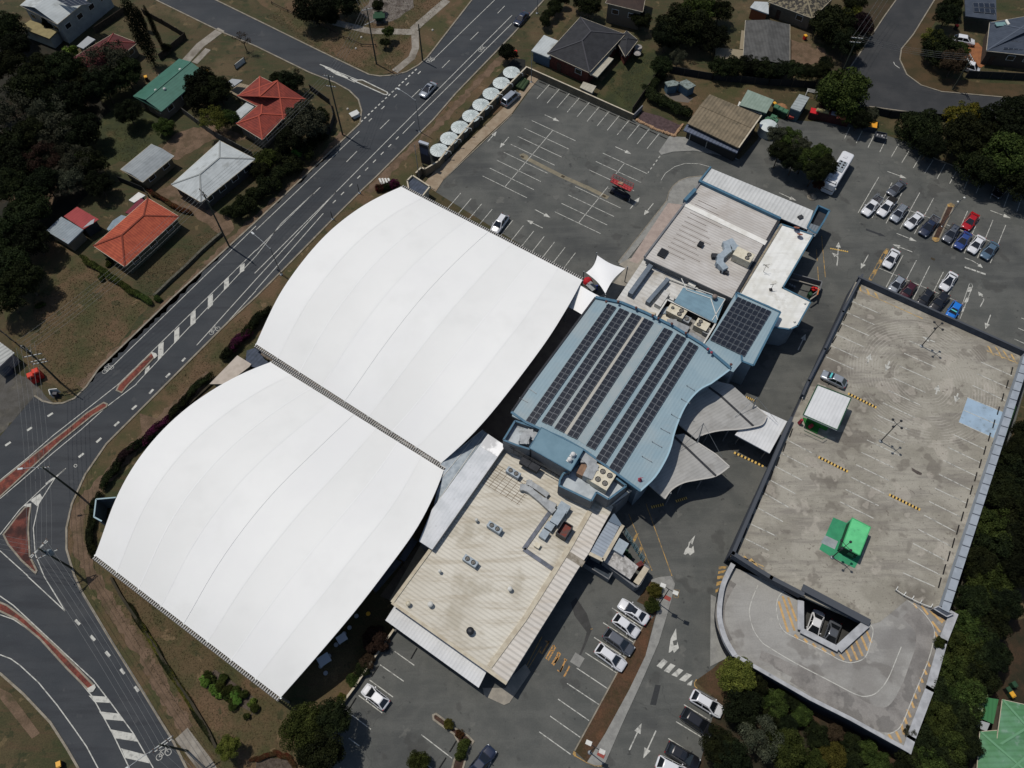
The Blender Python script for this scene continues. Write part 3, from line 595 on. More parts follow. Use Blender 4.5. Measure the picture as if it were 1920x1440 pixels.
m.build('wall', M('black_louvre', H_(34,34,34), rib=(57,1.2,.4)), t); part_bar(t, 'coping', closed(q), 6.2, .26, .08, fascia_w)
def fan(m, c, r):
    m.lathe(c, [(r,0),(r*1.05,.12),(r*.9,.14),(r*.86,.02)], 16); 
def ac(label, p, z, d, rz, fans, mat, name='air_conditioner', group='rooftop air conditioners'):
    c = G(*p, z); t = thing(name, c, label, 'air conditioner', group, rz); ORG[t.name] = Vector((0,0,0))
    m = MB(); m.box((0,0,d[2]/2+.1), d); m.box((-d[0]*.4,0,.05), (.1,d[1],.1)); m.box((d[0]*.4,0,.05), (.1,d[1],.1)); m.box((0,0,d[2]+.105), (d[0]*1.02, d[1]*1.02, .04)); m.build('casing', mat, t)
    for fx, fy, r in fans:
        m = MB(); m.lathe((fx*d[0]/2, fy*d[1]/2, d[2]+.12), [(r,0),(r,.12),(r*.85,.12),(r*.82,.0)], 16); f = m.build('fan_ring', darksteel, t)
        m = MB(); m.lathe((fx*d[0]/2, fy*d[1]/2, d[2]+.125), [(r*.84,0),(r*.3,.02),(r*.28,.09)], 12)
        for k in range(4): m.bar((fx*d[0]/2+r*.2*math.cos(k*1.57), fy*d[1]/2+r*.2*math.sin(k*1.57), d[2]+.2), (fx*d[0]/2+r*.9*math.cos(k*1.57+.2), fy*d[1]/2+r*.9*math.sin(k*1.57+.2), d[2]+.2), r*.28, .03)
        m.build('fan', M('fan_grey', H_(120,118,112)), f)
    return t
cream = M('cream_casing', H_(206,200,180), H_(190,182,160), 1.5, rough=.5); bluecas = M('blue_grey_casing', H_(150,162,170), H_(136,148,156), 1.5, rough=.5); greycas = M('grey_duct', H_(150,154,156), H_(128,132,134), 1.2, rough=.5, metal=.2)
g0 = math.radians(-33)
ac('cream air conditioner with two fans and a rusty hole, left end of the plant well', Z(1140,520,8,'1010,570')[0], 4.6, (3.0,1.9,1.3), g0, ((.45,.4,.4),(.45,-.45,.4),(-.55,.1,.28)), cream)
ac('cream air conditioner with two fans at the right end of the plant well', Z(1140,520,8,'1385,775')[0], 4.6, (2.2,1.7,1.3), g0, ((-.4,.42,.36),(-.4,-.42,.36)), cream)
ac('small square unit with one fan between the two cream air conditioners', Z(1140,520,8,'1165,675')[0], 4.6, (1.2,1.2,.9), g0, ((0,0,.4),), greycas)
ac('small dark topped unit in the right corner of the plant well', Z(1140,520,8,'1460,855')[0], 4.6, (1.0,1.0,.9), g0, ((0,0,.38),), greycas)
def duct(name, label, pxs, z, w, h, mat, cat='duct', group=None):
    q = W(pxs, z+h/2); m = MB()
    for i_, (a, b) in enumerate(zip(q, q[1:])):
        n = (b-a).normalized()*w*.5; up_ = Vector((0,0,.013*i_)); m.bar(a-n*.9+up_, b+n*.9+up_, w, h)
    m.bar(q[0]-Vector((0,0,h/2-.01)), q[0]+Vector((0,0,h*.45)), w*1.08, w*1.08)
    return single(name, m, mat, label, cat, group)
duct('duct', 'grey flat duct along the south side of the plant well', Z(1140,520,8,'960,700 1140,780'), 4.6, 1.5, .6, greycas); duct('duct', 'low beige duct under the left cream unit of the plant well', Z(1140,520,8,'800,620 900,680'), 4.6, 1.4, .5, cream)
duct('duct', 'blue elbow duct at the left corner of the plant well', Z(1140,520,8,'830,520 920,490'), 4.6, 1.0, .7, bluecas); duct('duct', 'pale duct at the lower right of the plant well', Z(1140,520,8,'1250,880 1400,960'), 4.6, .9, .5, greycas)
# ---- roof equipment on the hall
ac('cream air conditioner with two fans on the grey hall roof', L(2,1,'1720,515')[0], 6, (3.2,2.0,1.6), g0, ((.5,.42,.4),(.5,-.42,.4)), cream)
duct('duct', 'fat blue grey duct curving over the grey hall roof beside the cream unit', L(2,1,'1670,430 1640,385 1605,400 1615,450 1560,500 1555,540 1585,575'), 6, 1.1, 1.1, bluecas)
duct('duct', 'short dark duct stub left of the curved duct on the grey hall roof', L(2,1,'1515,482 1550,485'), 6, .8, .7, wall_dark)
duct('duct', 'dark hooked duct below the curved duct on the grey hall roof', L(2,1,'1575,590 1610,605'), 6, .6, .6, wall_dark)
def skylight(p, label, d=(1.6,1.2,.3), z=6):
    c = G(*p, z); t = thing('roof_hatch', c, label, 'roof hatch', 'roof hatches', g0); ORG[t.name] = Vector((0,0,0))
    MB().box((0,0,d[2]/2), d).build('curb', wall_dark, t); MB().box((0,0,d[2]+.04), (d[0]*.8,d[1]*.8,.06)).build('lid', M('black_lid', H_(28,30,34), rough=.4), t)
skylight(L(2,1,'1130,465')[0], 'black twin roof hatch near the left edge of the grey hall roof', (1.4,1.7,.4)); skylight(L(2,1,'1412,402')[0], 'small black framed hatch in the middle of the grey hall roof', (.9,1.0,.6))
# ---- solar roof
blue_roof = M('blue_standing_seam', H_(128,151,161), H_(138,159,167), .2, rough=.55, rib=(57, .5, .05), c3=H_(144,158,162), s3=.12, lo3=.5, bump=.08, streak=(57, H_(138,154,160), .35, .5))
BZ = 8.6
BR = smooth(L(2,1,'625,795 820,835 1010,915 1200,1010 1430,1150 1640,1330'), 3)+smooth(L(2,2,'1490,0 1400,50 1310,150 1250,270 1212,380 1190,470 1150,570 1070,700 960,805'), 4)+P('1184,905 1150,885')+L(2,2,'540,500 380,410 210,340 100,290 0,240 5,200 130,20')
sol = bld('solar_roof_building', 'main club building under the large pale blue curved roof with seven rows of solar panels', 'building', BR, BZ, blue_roof, wall_blue, rim=None, inset=.8)
part_bar(sol, 'parapet', L(2,1,'625,795 820,835 1010,915 1200,1010 1430,1150 1640,1330'), BZ, .45, .35, fascia_b)
part_bar(sol, 'fascia', L(2,2,'-5,215 100,290 210,340 380,410 540,500 960,805'), BZ-.1, .35, .3, fascia_b)
part_bar(sol, 'gutter', smooth(L(2,2,'960,805 1070,700 1150,570 1190,470 1212,380 1250,270 1310,150 1400,50 1490,0'), 4)+L(2,1,'1640,1330'), BZ-.1, .25, .25, M('pale_gutter', H_(150,178,190)))
part_bar(sol, 'gutter', L(2,1,'625,795')+L(2,2,'130,20 -5,215'), BZ-.1, .3, .25, wall_dark)
pc = M('solar_cell', H_(26,30,38), H_(34,38,46), 3.0, rough=.25, spec=.6, local=True); pf = M('panel_frame', H_(128,132,136), rough=.4, metal=.4)
S7 = [((1140,569),(1156,576),(985,789),(1001,796)), ((1162,577),(1180,585),(1015,790),(1033,797)), ((1185,586),(1203,594),(1039,802),(1056,811)), ((1208,596),(1226,604),(1063,815),(1081,823)),
      ((1245,614),(1262,621),(1098,835),(1115,844)), ((1269,625),(1287,634),(1116,860),(1134,870)), ((1292,639),(1310,650),(1141,877),(1159,887))]
def array(label, quad, rows, cols, z, group):
    A, B, C_, D = W(quad, z); c = (A+B+C_+D)/4; t = thing('solar_array', c, label, 'solar panels', group)
    m = MB()
    for s_ in (0.03, .5, .97): m.bar(A.lerp(B, s_)+Vector((0,0,-.08)), C_.lerp(D, s_)+Vector((0,0,-.08)), .06, .06)
    m.build('rail', steel, t); base = None; ux = (B-A)/cols; uy = (C_-A)/rows
    m = MB(); g_ = .06; ex, ey = ux.normalized()*.03, uy.normalized()*.03
    vs = [ex+ey, ux-ex+ey, ux+uy-ex-ey, uy+ex-ey]; h = Vector((0,0,.04)); org = Vector((0,0,0))
    def local(vv, z_): return [v+Vector((0,0,z_)) for v in vv]
    for i in range(rows):
        for j in range(cols):
            o = (A.lerp(B, j/cols)).lerp(C_.lerp(D, j/cols), i/rows)
            if base is None:
                m.add(local(vs, 0)+local(vs, .05), [(4,5,6,7),(0,1,5,4),(1,2,6,5),(2,3,7,6),(3,0,4,7)]); ORG[t.name] = Vector((0,0,0))
                fr = m.build('solar_panel', pf, t); i2 = MB(); ii = [v+(-(v-(ux+uy)/2))*.07 for v in vs]
                i2.add(local(ii, .056), [(0,1,2,3)]); ce = i2.build('cell_face', pc, fr); base = fr; bc = ce
                for mm in (fr.data, ce.data):
                    mm.update()
                nrm = (vs[1]-vs[0]).cross(vs[3]-vs[0]).z
                if nrm < 0:
                    for mm in (fr.data, ce.data): mm.flip_normals()
                fr.location = o-c
            else:
                q_ = base.copy(); COL.objects.link(q_); q_.parent = t; q_.location = o-c
                e_ = bc.copy(); COL.objects.link(e_); e_.parent = q_
    return t
for i, q in enumerate(S7):
    n = round(((W([q[0]], BZ)[0]-W([q[2]], BZ)[0]).length)/1.02)
    array('%s of the seven long solar panel rows, counted from the white canopies' % ORD[i], q, n, 2, BZ+.2, 'solar panel rows on the blue roof')
for k, (a_, b_, c_) in enumerate((((1204,594),(1057,811),H_(172,170,162)), ((1181,585),(1034,797),H_(150,160,162)))):
    part_poly(sol, 'pale_sheet', [a_, (a_[0]+4, a_[1]+2), (b_[0]+6, b_[1]+4), b_], BZ+.03, M('pale_roof_sheet_%d' % k, c_), h=.02)
part_poly(sol, 'pale_sheet', P('1227,605 1243,613 1097,834 1082,824'), BZ+.03, M('grey_blue_sheet', H_(142,156,160), H_(150,160,162), .5), h=.02)
t = bld('small_solar_building', 'smaller blue roofed block carrying one square field of solar panels', 'building', L(2,1,'1680,755 1925,850')+P('1463,586 1412,686 1391,678')+L(2,1,'1660,1350 1480,1270 1430,1160 1480,1100'), 7.0, blue_roof, wall_blue, rim=None)
part_bar(t, 'fascia', closed(P('1380,549 1463,586 1412,686 1391,678')), 6.95, .3, .2, fascia_b)
array('square field of solar panels on the small blue roof', P('1383,556 1447,584 1331,637 1396,669'), 9, 7, 7.2, 'solar panels')
m = MB()
for s in ('120,50 190,80', '60,120 130,155', '560,900 620,920'): pass
# anchor posts and safety lines on the blue roof
for k, s in enumerate(('125,35 185,75', '55,105 120,140')): single('anchor_rail', MB().bar(*[p+Vector((0,0,.08)) for p in W(L(2,2,s), BZ)], .07, .08), steel, 'short steel anchor rail at the left edge of the blue roof, %s' % ('upper', 'lower')[k], 'rail', 'anchor rails')
for k, s in enumerate(('975,545 1045,585', '1050,435 1120,475', '1115,335 1180,370', '1195,230 1255,265', '1270,115 1330,150', '1310,15 1365,50')): 
    m = MB(); q = W(L(2,2,s), BZ); m.bar(q[0]+Vector((0,0,.15)), q[1]+Vector((0,0,.15)), .05, .05); m.tube([q[0], q[0]+Vector((0,0,.35))], .05); m.tube([q[1], q[1]+Vector((0,0,.35))], .05)
    single('anchor_post', m, steel, '%s anchor post pair up the curved right edge of the blue roof' % ORD[k], 'anchor', 'roof anchors right edge')
for k, s in enumerate(L(2,1,'705,835 795,835 928,880 1052,938 1095,960 1195,1000 1300,1070 1465,1190 1492,1215 1638,1305')):
    c = G(*s, BZ+.35); mm = M('pink_lamp', H_(150,70,84)) if k in (7, 8) else M('brown_lamp', H_(96,66,62))
    m = MB(); m.tube([c, c+Vector((0,0,.4))], .05); m.lathe(c+Vector((0,0,.35)), [(.1,0),(.22,.08),(.22,.2),(.1,.3)], 10)
    single('flood_light', m, mm, '%s small spot lamp along the curved top edge of the blue roof, from the left' % ORD[k], 'spot lamp', 'spot lamps on the blue roof edge')
m = MB(); c = G(*L(2,2,'958,722')[0], BZ); m.lathe(c, [(.3,0),(.3,.25),(.12,.3),(.1,.9)], 10); m.bar(c+Vector((-.4,0,.8)), c+Vector((.4,.1,.8)), .06, .06); single('roof_anchor', m, M('pink_lamp', H_(150,70,84)), 'pinkish anchor point at the lower right corner of the blue roof', 'anchor')
# ---- plant rooms south of the solar roof
Z3 = lambda s: Z(940,780,6.4,s)
pdeck = M('pale_blue_deck', H_(178,186,190), H_(160,168,172), .8, c3=H_(136,140,142), s3=.6, lo3=.55)
t = thing('plant_deck', G(1040, 860, 5), 'raised rooftop plant rooms with blue grey roof and parapets south of the solar roof', 'plant room')
def well(t, s, zf, zt, rimmat, zb=5.0):
    q = Z3(s); MB().prism(W(q, zf), zb, zf).build('deck_floor', pdeck, t); m = MB(); w = W(q, zt)
    for a, b in zip(closed(w), closed(w)[1:]): m.bar(Vector((a.x,a.y,(zb+zt)/2)), Vector((b.x,b.y,(zb+zt)/2)), .22, zt-zb)
    m.build('wall', wall_grey, t); part_bar(t, 'coping', closed(q), zt, .28, .12, rimmat)
well(t, '25,290 165,60 475,165 480,200 340,400 180,350', 7.6, 8.4, fascia_b)
well(t, '745,690 700,770 692,835 1080,1020 1140,915 1285,1000 1500,840 1000,470 830,650', 7.0, 8.0, fascia_b)
q = W(Z3('480,140 990,400 830,665 335,385'), 9.4); MB().prism(q, 9.15, 9.4, True).build('roof', M('teal_roof', H_(104,134,148), H_(96,126,140), .5, rough=.6), t)
MB().prism(shrink(q, .25), 5.0, 9.2).build('wall', wall_grey, t)
part_bar(t, 'fascia', closed(Z3('480,140 990,400 830,665 335,385')), 9.3, .12, .16, fascia_b)
m = MB(); qa, qb = G(*Z3('20,330')[0], 7.0), G(*Z3('720,740')[0], 6.4)
for k in range(12):
    p = qa.lerp(qb, k/11); m.tube([p-Vector((0,0,1.2)), p+Vector((0,0,.6))], .04)
m.bar(qa+Vector((0,0,.6)), qb+Vector((0,0,.6)), .07, .07); m.bar(qa, qb, .07, .07); m.build('handrail', darksteel, t)
for k, s in enumerate(('860,470', '820,530')): single('turbine_vent', MB().box(G(*Z3(s)[0], 9.45), (.8,.8,.12), g0).lathe(G(*Z3(s)[0], 9.5), [(.22,0),(.24,.12),(.36,.25),(.38,.42),(.25,.58),(.05,.66)], 16), M('white_vent', H_(205,205,202), rough=.4), 'round white turbine vent on the teal plant roof, %s one' % ('upper', 'lower')[k], 'turbine vent', 'turbine vents on the plant roof')
ac('large cream air conditioner with four fans on the plant deck', Z3('1215,790')[0], 7.0, (2.6,3.0,1.5), g0, ((-.45,.5,.42),(.45,.5,.42),(-.45,-.45,.42),(.45,-.45,.42)), cream)
duct('duct', 'narrow cream duct box beside the four fan unit', Z3('1165,650 1090,760'), 7.0, 1.3, 1.3, cream)
duct('duct', 'grey bent duct above the plant deck next to the teal roof', Z3('1010,520 1070,570 1090,640 1050,720'), 7.0, 1.5, 1.7, greycas)
duct('duct', 'brown open duct box on the plant deck left of the bent duct', Z3('1000,600 950,690'), 7.0, 1.0, 1.2, M('rusty_duct', H_(140,112,90), H_(120,96,80), 1))
duct('duct', 'grey box duct standing in the left plant well', Z3('275,300 290,270'), 7.6, 1.3, 1.2, greycas); duct('duct', 'low wide grey duct in the left plant well', Z3('330,215 380,250'), 7.6, 1.2, .6, greycas)
for k, s in enumerate(('290,570', '400,630')): ac('dark grey unit hung below the plant room wall, %s one' % ('left', 'right')[k], Z3(s)[0], 5.5, (1.5,1.3,.8), g0, (), wall_dark)
t = thing('angled_canopy', G(1160, 930, 5), 'narrow white slanting canopy at the corner below the plant deck', 'canopy')
a = W(Z3('1305,1080 1530,880 1570,895'), 6.0); MB().prism(a, 5.8, 6.0, True).build('roof', fascia_w, t); MB().prism(W(Z3('1290,1010 1300,1060 1390,1060 1490,960 1560,890 1500,850'), 5.2), 0, 5.2).build('wall', wall_grey, t)
# ---- cream roofed wing
cr = M('cream_ribbed_roof', H_(204,200,187), H_(192,187,173), .12, rough=.7, rib=(-33, .55, .16), c3=H_(176,170,154), s3=.22, lo3=.5, hi3=.68, streak=(-33, H_(170,161,142), .7, .9), bump=.3)
cr2 = M('pale_cream_ribbed_roof', H_(204,199,190), H_(192,187,178), .2, rough=.7, rib=(-33, .72, .24), bump=.3, streak=(-33, H_(180,168,150), .4, .7))
CZ = 4.7
t = bld('south_wing', 'large wing with weathered cream ribbed roof in the south of the club', 'wing', P('948,843 1010,872 1070,905 1150,950 1144,963 1128,991 1104,1037 1085,1065 950,1282 735,1130'), CZ, cr, wall_grey)
part_poly(t, 'edge_roof', P('1106,960 1142,966 1128,991 1104,1037 1085,1065 950,1281 918,1250 984,1160 1062,1036'), CZ+.06, cr2, h=.04)
part_bar(t, 'ridge_cap', P('1106,959 1062,1036 984,1160 918,1250'), CZ, .7, .2, cream_t); part_bar(t, 'ridge_cap', P('945,842 735,1130'), CZ, .5, .15, cream_t); part_bar(t, 'ridge_cap', P('735,1130 950,1282'), CZ, .4, .12, cream_t)
part_bar(t, 'box_gutter', P('1030,962 982,1030 1036,1067'), CZ, .6, .14, M('slate_gutter', H_(108,112,122), H_(90,94,100), 1))
part_bar(t, 'valley', Z(960,950,6.857,'700,600 920,740'), CZ+.07, 1.0, .03, M('dirty_valley', H_(150,144,132), H_(120,112,98), 1.5))
pm = MB()
for i in range(9):
    a = l2(L(2,2,'-110,640')[0], L(2,2,'-210,790')[0], i/8) if 0 else l2((930,870), (905,905), i/8); pm.strip(W([a, (a[0]+70, a[1]+42)], CZ), .08, None, CZ+.012)
for i in range(7):
    a = l2((932,873), (995,912), i/6); pm.strip(W([a, (a[0]-26, a[1]+34)], CZ), .07, None, CZ+.014)
pm.build('pipe_run', M('brown_pipe', H_(120,108,92)), t)
for k, (s, lab) in enumerate(((L(1,2,'1790,1090')[0], 'upper'), (L(1,2,'1610,1340')[0], 'lower'))): ac('slim pale blue twin fan unit alone on the cream roof, %s one' % lab, s, CZ, (2.2,.9,.9), g0, ((-.45,0,.34),(.45,0,.34)), bluecas)
ac('slim pale twin fan unit beside the dark plant wall on the cream roof', L(2,2,'10,680')[0], CZ, (2.2,.9,.9), g0, ((-.45,0,.34),(.45,0,.34)), bluecas)
duct('duct', 'long silver jointed duct on the cream roof, the lower of the pair', L(2,2,'85,780 130,800 215,870 300,950'), CZ, .9, .8, greycas, group='silver ducts')
duct('duct', 'long silver jointed duct on the cream roof, the upper of the pair', L(2,2,'130,745 200,790 255,830'), CZ, .8, .7, greycas, group='silver ducts'); duct('duct', 'short silver duct ending the pair near the slate gutter', L(2,2,'240,880 310,915'), CZ, .8, .8, greycas, group='silver ducts')
for s, d, lab in (('385,945', (1.6,1.3,1.1), 'topmost blue grey box of the column on the cream roof'), ('345,1010', (1.3,2.6,1.2), 'long blue grey box below the topmost one on the cream roof'), ('280,1080', (1.2,1.1,.8), 'third small blue box down the column on the cream roof'), ('240,1140', (1.1,1.3,.8), 'lowest blue box of the column on the cream roof'), ('190,1218', (.8,.7,.5), 'tiny white box alone beyond the lowest blue box')):
    ac(lab, L(2,2,s)[0], CZ, d, g0, (), bluecas if d[0] > .9 else cream)
t = thing('exhaust_cowl', G(*L(2,2,'390,1115')[0], CZ), 'open topped dark exhaust cowl with rusty inside on the cream roof', 'exhaust', None, g0); ORG[t.name] = Vector((0,0,0))
m = MB()
for c_, d_ in (((-.75,0,.8),(.12,2.2,1.5)), ((.75,0,.8),(.12,2.2,1.5)), ((0,1.05,.8),(1.4,.12,1.5)), ((0,-1.05,.8),(1.4,.12,1.5)), ((0,-.6,.12),(1.3,1.0,.2))): m.box(c_, d_)
m.build('casing', darksteel, t); MB().box((0,0,.7), (1.38,1.98,.1)).build('rusty_core', M('rust_red', H_(120,60,52), H_(90,70,66), 2), t)
def pipe_vent(p, z, lab, r=.3, mat=None):
    single('roof_vent', MB().lathe(G(*p, z), [(r*.7,0),(r*.7,.5),(r,.55),(r,.75),(r*.3,.85)], 12), mat or cream, lab, 'roof vent', 'small vents on the cream roof')
pipe_vent(L(1,3,'1608,420')[0], CZ, 'round dark vent near the lower edge of the cream roof', .55, darksteel); pipe_vent(L(1,3,'1310,220')[0], CZ, 'white vent near the left edge of the cream roof', .4, fascia_w)
pipe_vent(L(1,3,'1145,215')[0], CZ, 'small vent at the far left corner of the cream roof', .35); pipe_vent(L(1,2,'1655,1030')[0], CZ, 'white vent above the upper twin fan unit', .25, fascia_w)
pipe_vent(L(1,2,'1380,1412')[0], CZ, 'white vent left of the lower twin fan unit', .25, fascia_w); pipe_vent(L(1,3,'1905,105')[0], CZ, 'white angled vent right of the middle of the cream roof', .35, fascia_w)
t = bld('front_awning', 'long white ribbed awning over the car park along the lower edge of the cream roof', 'awning', L(1,3,'1040,222 1735,705 1670,838 970,332'), 3.4, M('white_corrugated', H_(206,208,208), H_(196,198,198), .4, rib=(57,.5,.08), bump=.1), None)
m = MB()
for k in range(6):
    c = G(*l2(L(1,3,'985,325')[0], L(1,3,'1670,815')[0], k/5), 3.3); m.tube([Vector((c.x,c.y,0)), c], .06)
m.build('post', darksteel, t)
# ---- white strip roof and glass walkway west of the cream roof
t = bld('west_gallery', 'long white roofed gallery between the white canopies and the cream roof', 'gallery', L(1,2,'1740,375 1875,465 1325,1245 1222,1178 1320,940'), 5.6, M('speckled_white_roof', H_(205,208,210), H_(190,194,196), .5, rib=(57,.5,.05), c3=H_(176,178,178), s3=2.5, lo3=.62), wall_grey, inset=.15)
part_bar(t, 'roof_edge', L(1,2,'1325,1245 1875,465'), 5.6, .12, .12, darksteel); part_poly(t, 'bright_panel', L(1,2,'1740,378 1870,463 1812,545 1685,470'), 5.65, M('bright_zinc', H_(205,207,208), H_(160,162,164), .3, lo=.45, hi=.55, rough=.35, metal=.5), h=.04)
t = bld('glass_walkway', 'translucent panelled walkway roof linking the two white canopies', 'walkway', L(1,2,'1490,465 1525,487 1700,345 1738,374 1330,930 1358,800 1395,725 1378,718 1422,632 1380,605'), 4.6, M('translucent_sheet', H_(158,168,174), H_(132,144,152), 1.2, rough=.3, rib=(57,2.0,.12)), None)
part_bar(t, 'glazing_bar', L(1,2,'1720,365 1350,900'), 4.62, .08, .06, fascia_w); part_bar(t, 'glazing_bar', L(1,2,'1640,400 1380,720'), 4.62, .08, .06, fascia_w); part_bar(t, 'frame', L(1,2,'1700,345 1525,487 1490,465 1380,605 1422,632'), 4.6, .1, .08, fascia_w)
m = MB()
for s in ('1700,360', '1500,480', '1400,700', '1350,880'): c = G(*L(1,2,s)[0], 4.5); m.tube([Vector((c.x,c.y,0)), c], .08)
m.build('post', darksteel, t)
for k, s in enumerate(('1172,1150 1212,1180 1112,1332 1072,1308', '1050,1312 1092,1335 900,1560 860,1530')):
    t = bld('side_awning', '%s dark grey slab awning between the lower white canopy and the cream roof' % ('upper', 'lower')[k], 'awning', L(1,2,s), 3.2, M('charcoal_sheet', H_(72,76,82), H_(62,66,72), .8), None, group='dark awnings beside the lower canopy')
    MB().box(G(*L(1,2,s)[1], 1.6)+Vector((-.3,-.3,0)), (.15,.15,3.2)).build('post', darksteel, t); MB().box(G(*L(1,2,s)[2], 1.6)+Vector((-.3,.3,0)), (.15,.15,3.2)).build('post', darksteel, t)
struct('side_passage', MB().poly(W(L(1,2,'1225,1190 1330,1250 1130,1520 1000,1620 930,1590'), 0), .01), M('brown_paving', H_(92,82,70), H_(104,94,80), .8, fine=.2))
single('passage_strip', MB().prism(W(L(1,2,'1240,1195 1325,1250 1030,1640 1000,1620'), 1.0), 0, 1.0), M('beige_block', H_(150,142,124), H_(136,128,110), 1), 'narrow beige planter wall along the left side of the cream roof', 'planter wall')
# ---- courtyard between upper canopy and solar roof
struct('inner_courtyard', MB().poly(W(P('860,850 1000,660 1090,540 1110,560 990,750 960,800 945,830'), 0), .012), M('dusty_paving', H_(118,106,98), H_(104,92,86), .6))
# ---- small buildings at the south east corner of the cream wing
Z4 = lambda s: Z(960,950,6.857,s)
t = bld('loading_dock', 'small block with pale blue ribbed roof and cream edges beside the cream wing', 'loading dock', Z4('1240,185 1385,245 1160,690 990,600'), 4.4, M('blue_corrugated', H_(150,160,170), H_(140,150,160), .5, rib=(-33,.5,.2)), wall_grey)
part_bar(t, 'fascia', Z4('1425,245 1170,695 985,603'), 4.3, .5, .3, cream_t); part_poly(t, 'side_roof', Z4('1310,75 1420,240 1385,250 1240,185'), 4.6, M('slate_panel', H_(98,112,126)), h=.15)
t = bld('loading_shelter', 'mottled grey flat roof over the walled loading area', 'shelter', Z4('1330,415 1460,500 1400,590 1625,770 1520,935 1175,700'), 3.4, M('mottled_roof', H_(168,166,162), H_(128,126,122), 1.6, c3=H_(190,188,184), s3=3), wall_dark)
MB().box(G(*Z4('1395,520')[0], 3.8), (1.6,2.0,.7), g0).build('tank_box', bluecas, t)
t = thing('loading_yard_wall', G(1190, 1085, 0), 'thick grey wall with cream coping around the loading area', 'wall')
m = MB(); q = W(Z4('1165,705 1595,1030 1640,1000 1760,790 1700,740'), 2.4)
for a, b in zip(q, q[1:]): m.bar(Vector((a.x,a.y,1.2)), Vector((b.x,b.y,1.2)), .3, 2.4)
m.build('wall', wall_grey, t); part_poly(t, 'coping', Z4('1700,760 1765,800 1630,1010 1560,965'), 2.6, cream_t); 
t = thing('loading_gate', G(1195, 1030, 0), 'teal railed gate facing the driveway beside the loading area', 'gate'); a, b = G(*Z4('1440,345')[0], 0), G(*Z4('1680,720')[0], 0); m = MB()
for h in (.3, .9, 1.5, 2.1): m.bar(a+Vector((0,0,h)), b+Vector((0,0,h)), .06, .08)
m.build('rail', M('teal_steel', H_(80,110,120)), t); m = MB()
for k in range(9): p = a.lerp(b, k/8); m.tube([p, p+Vector((0,0,2.2))], .05)
m.build('post', M('teal_steel', H_(80,110,120)), t)
t = thing('planter_tank', G(*Z4('1110,800')[0], 0), 'open rectangular steel tank with dark water against the cream wing', 'tank', None, g0); ORG[t.name] = Vector((0,0,0))
m = MB()
for c_, d_ in (((-2.1,0,.8),(.15,1.9,1.6)), ((2.1,0,.8),(.15,1.9,1.6)), ((0,.95,.8),(4.3,.15,1.6)), ((0,-.95,.8),(4.3,.15,1.6))): m.box(c_, d_)
m.build('tank_wall', wall_grey, t); MB().box((0,0,.6), (4.1,1.75,1.2)).build('contents', M('dark_water', H_(40,50,60), H_(56,64,72), 3, rough=.3, local=True), t)
wheelie(Z4('1450,590')[0], GRN, GRN, 'dark green bin behind the mottled loading roof', .5); wheelie(Z4('1500,660')[0], GRN, GRN, 'green bin nearest the teal gate', .5)
single('red_cart', MB().box(G(*Z4('1640,750')[0], .6), (1.2,.9,.9), .5, top=.8).box(G(*Z4('1640,750')[0], 1.1), (.8,.5,.2), .5), M('dark_red', H_(110,50,46), H_(80,44,42), 2), 'dark red cart in the outer corner of the loading area', 'cart')
# ---- wavy canopies
wv = M('grey_corrugated', H_(160,160,157), H_(148,148,145), .4, rib=(30, .5, .08), bump=.1, c3=H_(138,137,133), s3=.3, lo3=.55)
UC = L(2,2,'1650,5 1820,160 1910,240 1880,300 1800,325 1700,340 1560,350 1440,378 1380,412 1250,300 1100,160 1300,-80')
LC = L(2,2,'1290,372 1390,440 1530,530 1630,620 1530,690 1400,718 1290,740 1200,790 1145,862 1020,750 900,620 1080,400')
UC = [UC[0], UC[1]]+smooth(UC[2:9], 4)+UC[9:]; LC = LC[:4]+smooth(LC[3:9], 4)[1:]+LC[9:]
for px, lab, rid in ((UC, 'upper wavy edged grey corrugated canopy at the club entrance', '1470,20 1560,85 1810,315'), (LC, 'lower wavy edged grey corrugated canopy at the club entrance', '1200,380 1300,470 1530,690')):
    t = bld('entrance_canopy', lab, 'canopy', px, 4.7, wv, None, thick=.3, group='wavy entrance canopies')
    part_bar(t, 'valley_gutter', L(2,2,rid), 4.72, .35, .06, wall_dark); m = MB()
    part_bar(t, 'fascia', px[1:24], 4.68, .2, .1, M('pale_edge', H_(176,174,168)))
    cc = cen(W(px, 4.7)); cc.z = 0
    for p in px[2:24:7]:
        c = G(*p, 4.6); c = c.lerp(Vector((cc.x, cc.y, 4.6)), .25); m.tube([Vector((c.x,c.y,0)), c], .12, 10)
    m.build('column', wall_grey, t)
for k, (b_, tp) in enumerate((('1390,440','1435,248'), ('1805,185','1850,80'), ('1465,490','1435,345'))):
    if k == 2: continue
    b0, t0 = L(2,2,b_)[0], L(2,2,tp)[0]; c = G(*b0, 4.7); m = MB(); d = Vector((.5,1.8,3.2)) if k == 0 else Vector((.3,1.0,2.0))
    m.tube([c, c+d], .12, 8, .05); m.tube([c+d*.98, c+Vector((3.5,-2.5,.1))], .03, 4); m.tube([c+d*.98, c+Vector((-3.0,-1.5,.1))], .03, 4)
    single('canopy_mast', m, steel, 'leaning steel mast with stay cables on the %s wavy canopy' % ('gap side of the upper', 'outer tip of the upper')[k], 'mast', 'canopy masts')
t = bld('walkway_roof', 'flat white ribbed roof linking the entrance canopies with the parking deck', 'walkway roof', P('1378,815 1421,765 1476,790 1443,850'), 4.2, M('white_corrugated', H_(206,208,208)), None)
m = MB()
for p in P('1390,812 1423,775 1440,840'): c = G(*p, 4.1); m.tube([Vector((c.x,c.y,0)), c], .1)
m.build('post', steel, t)
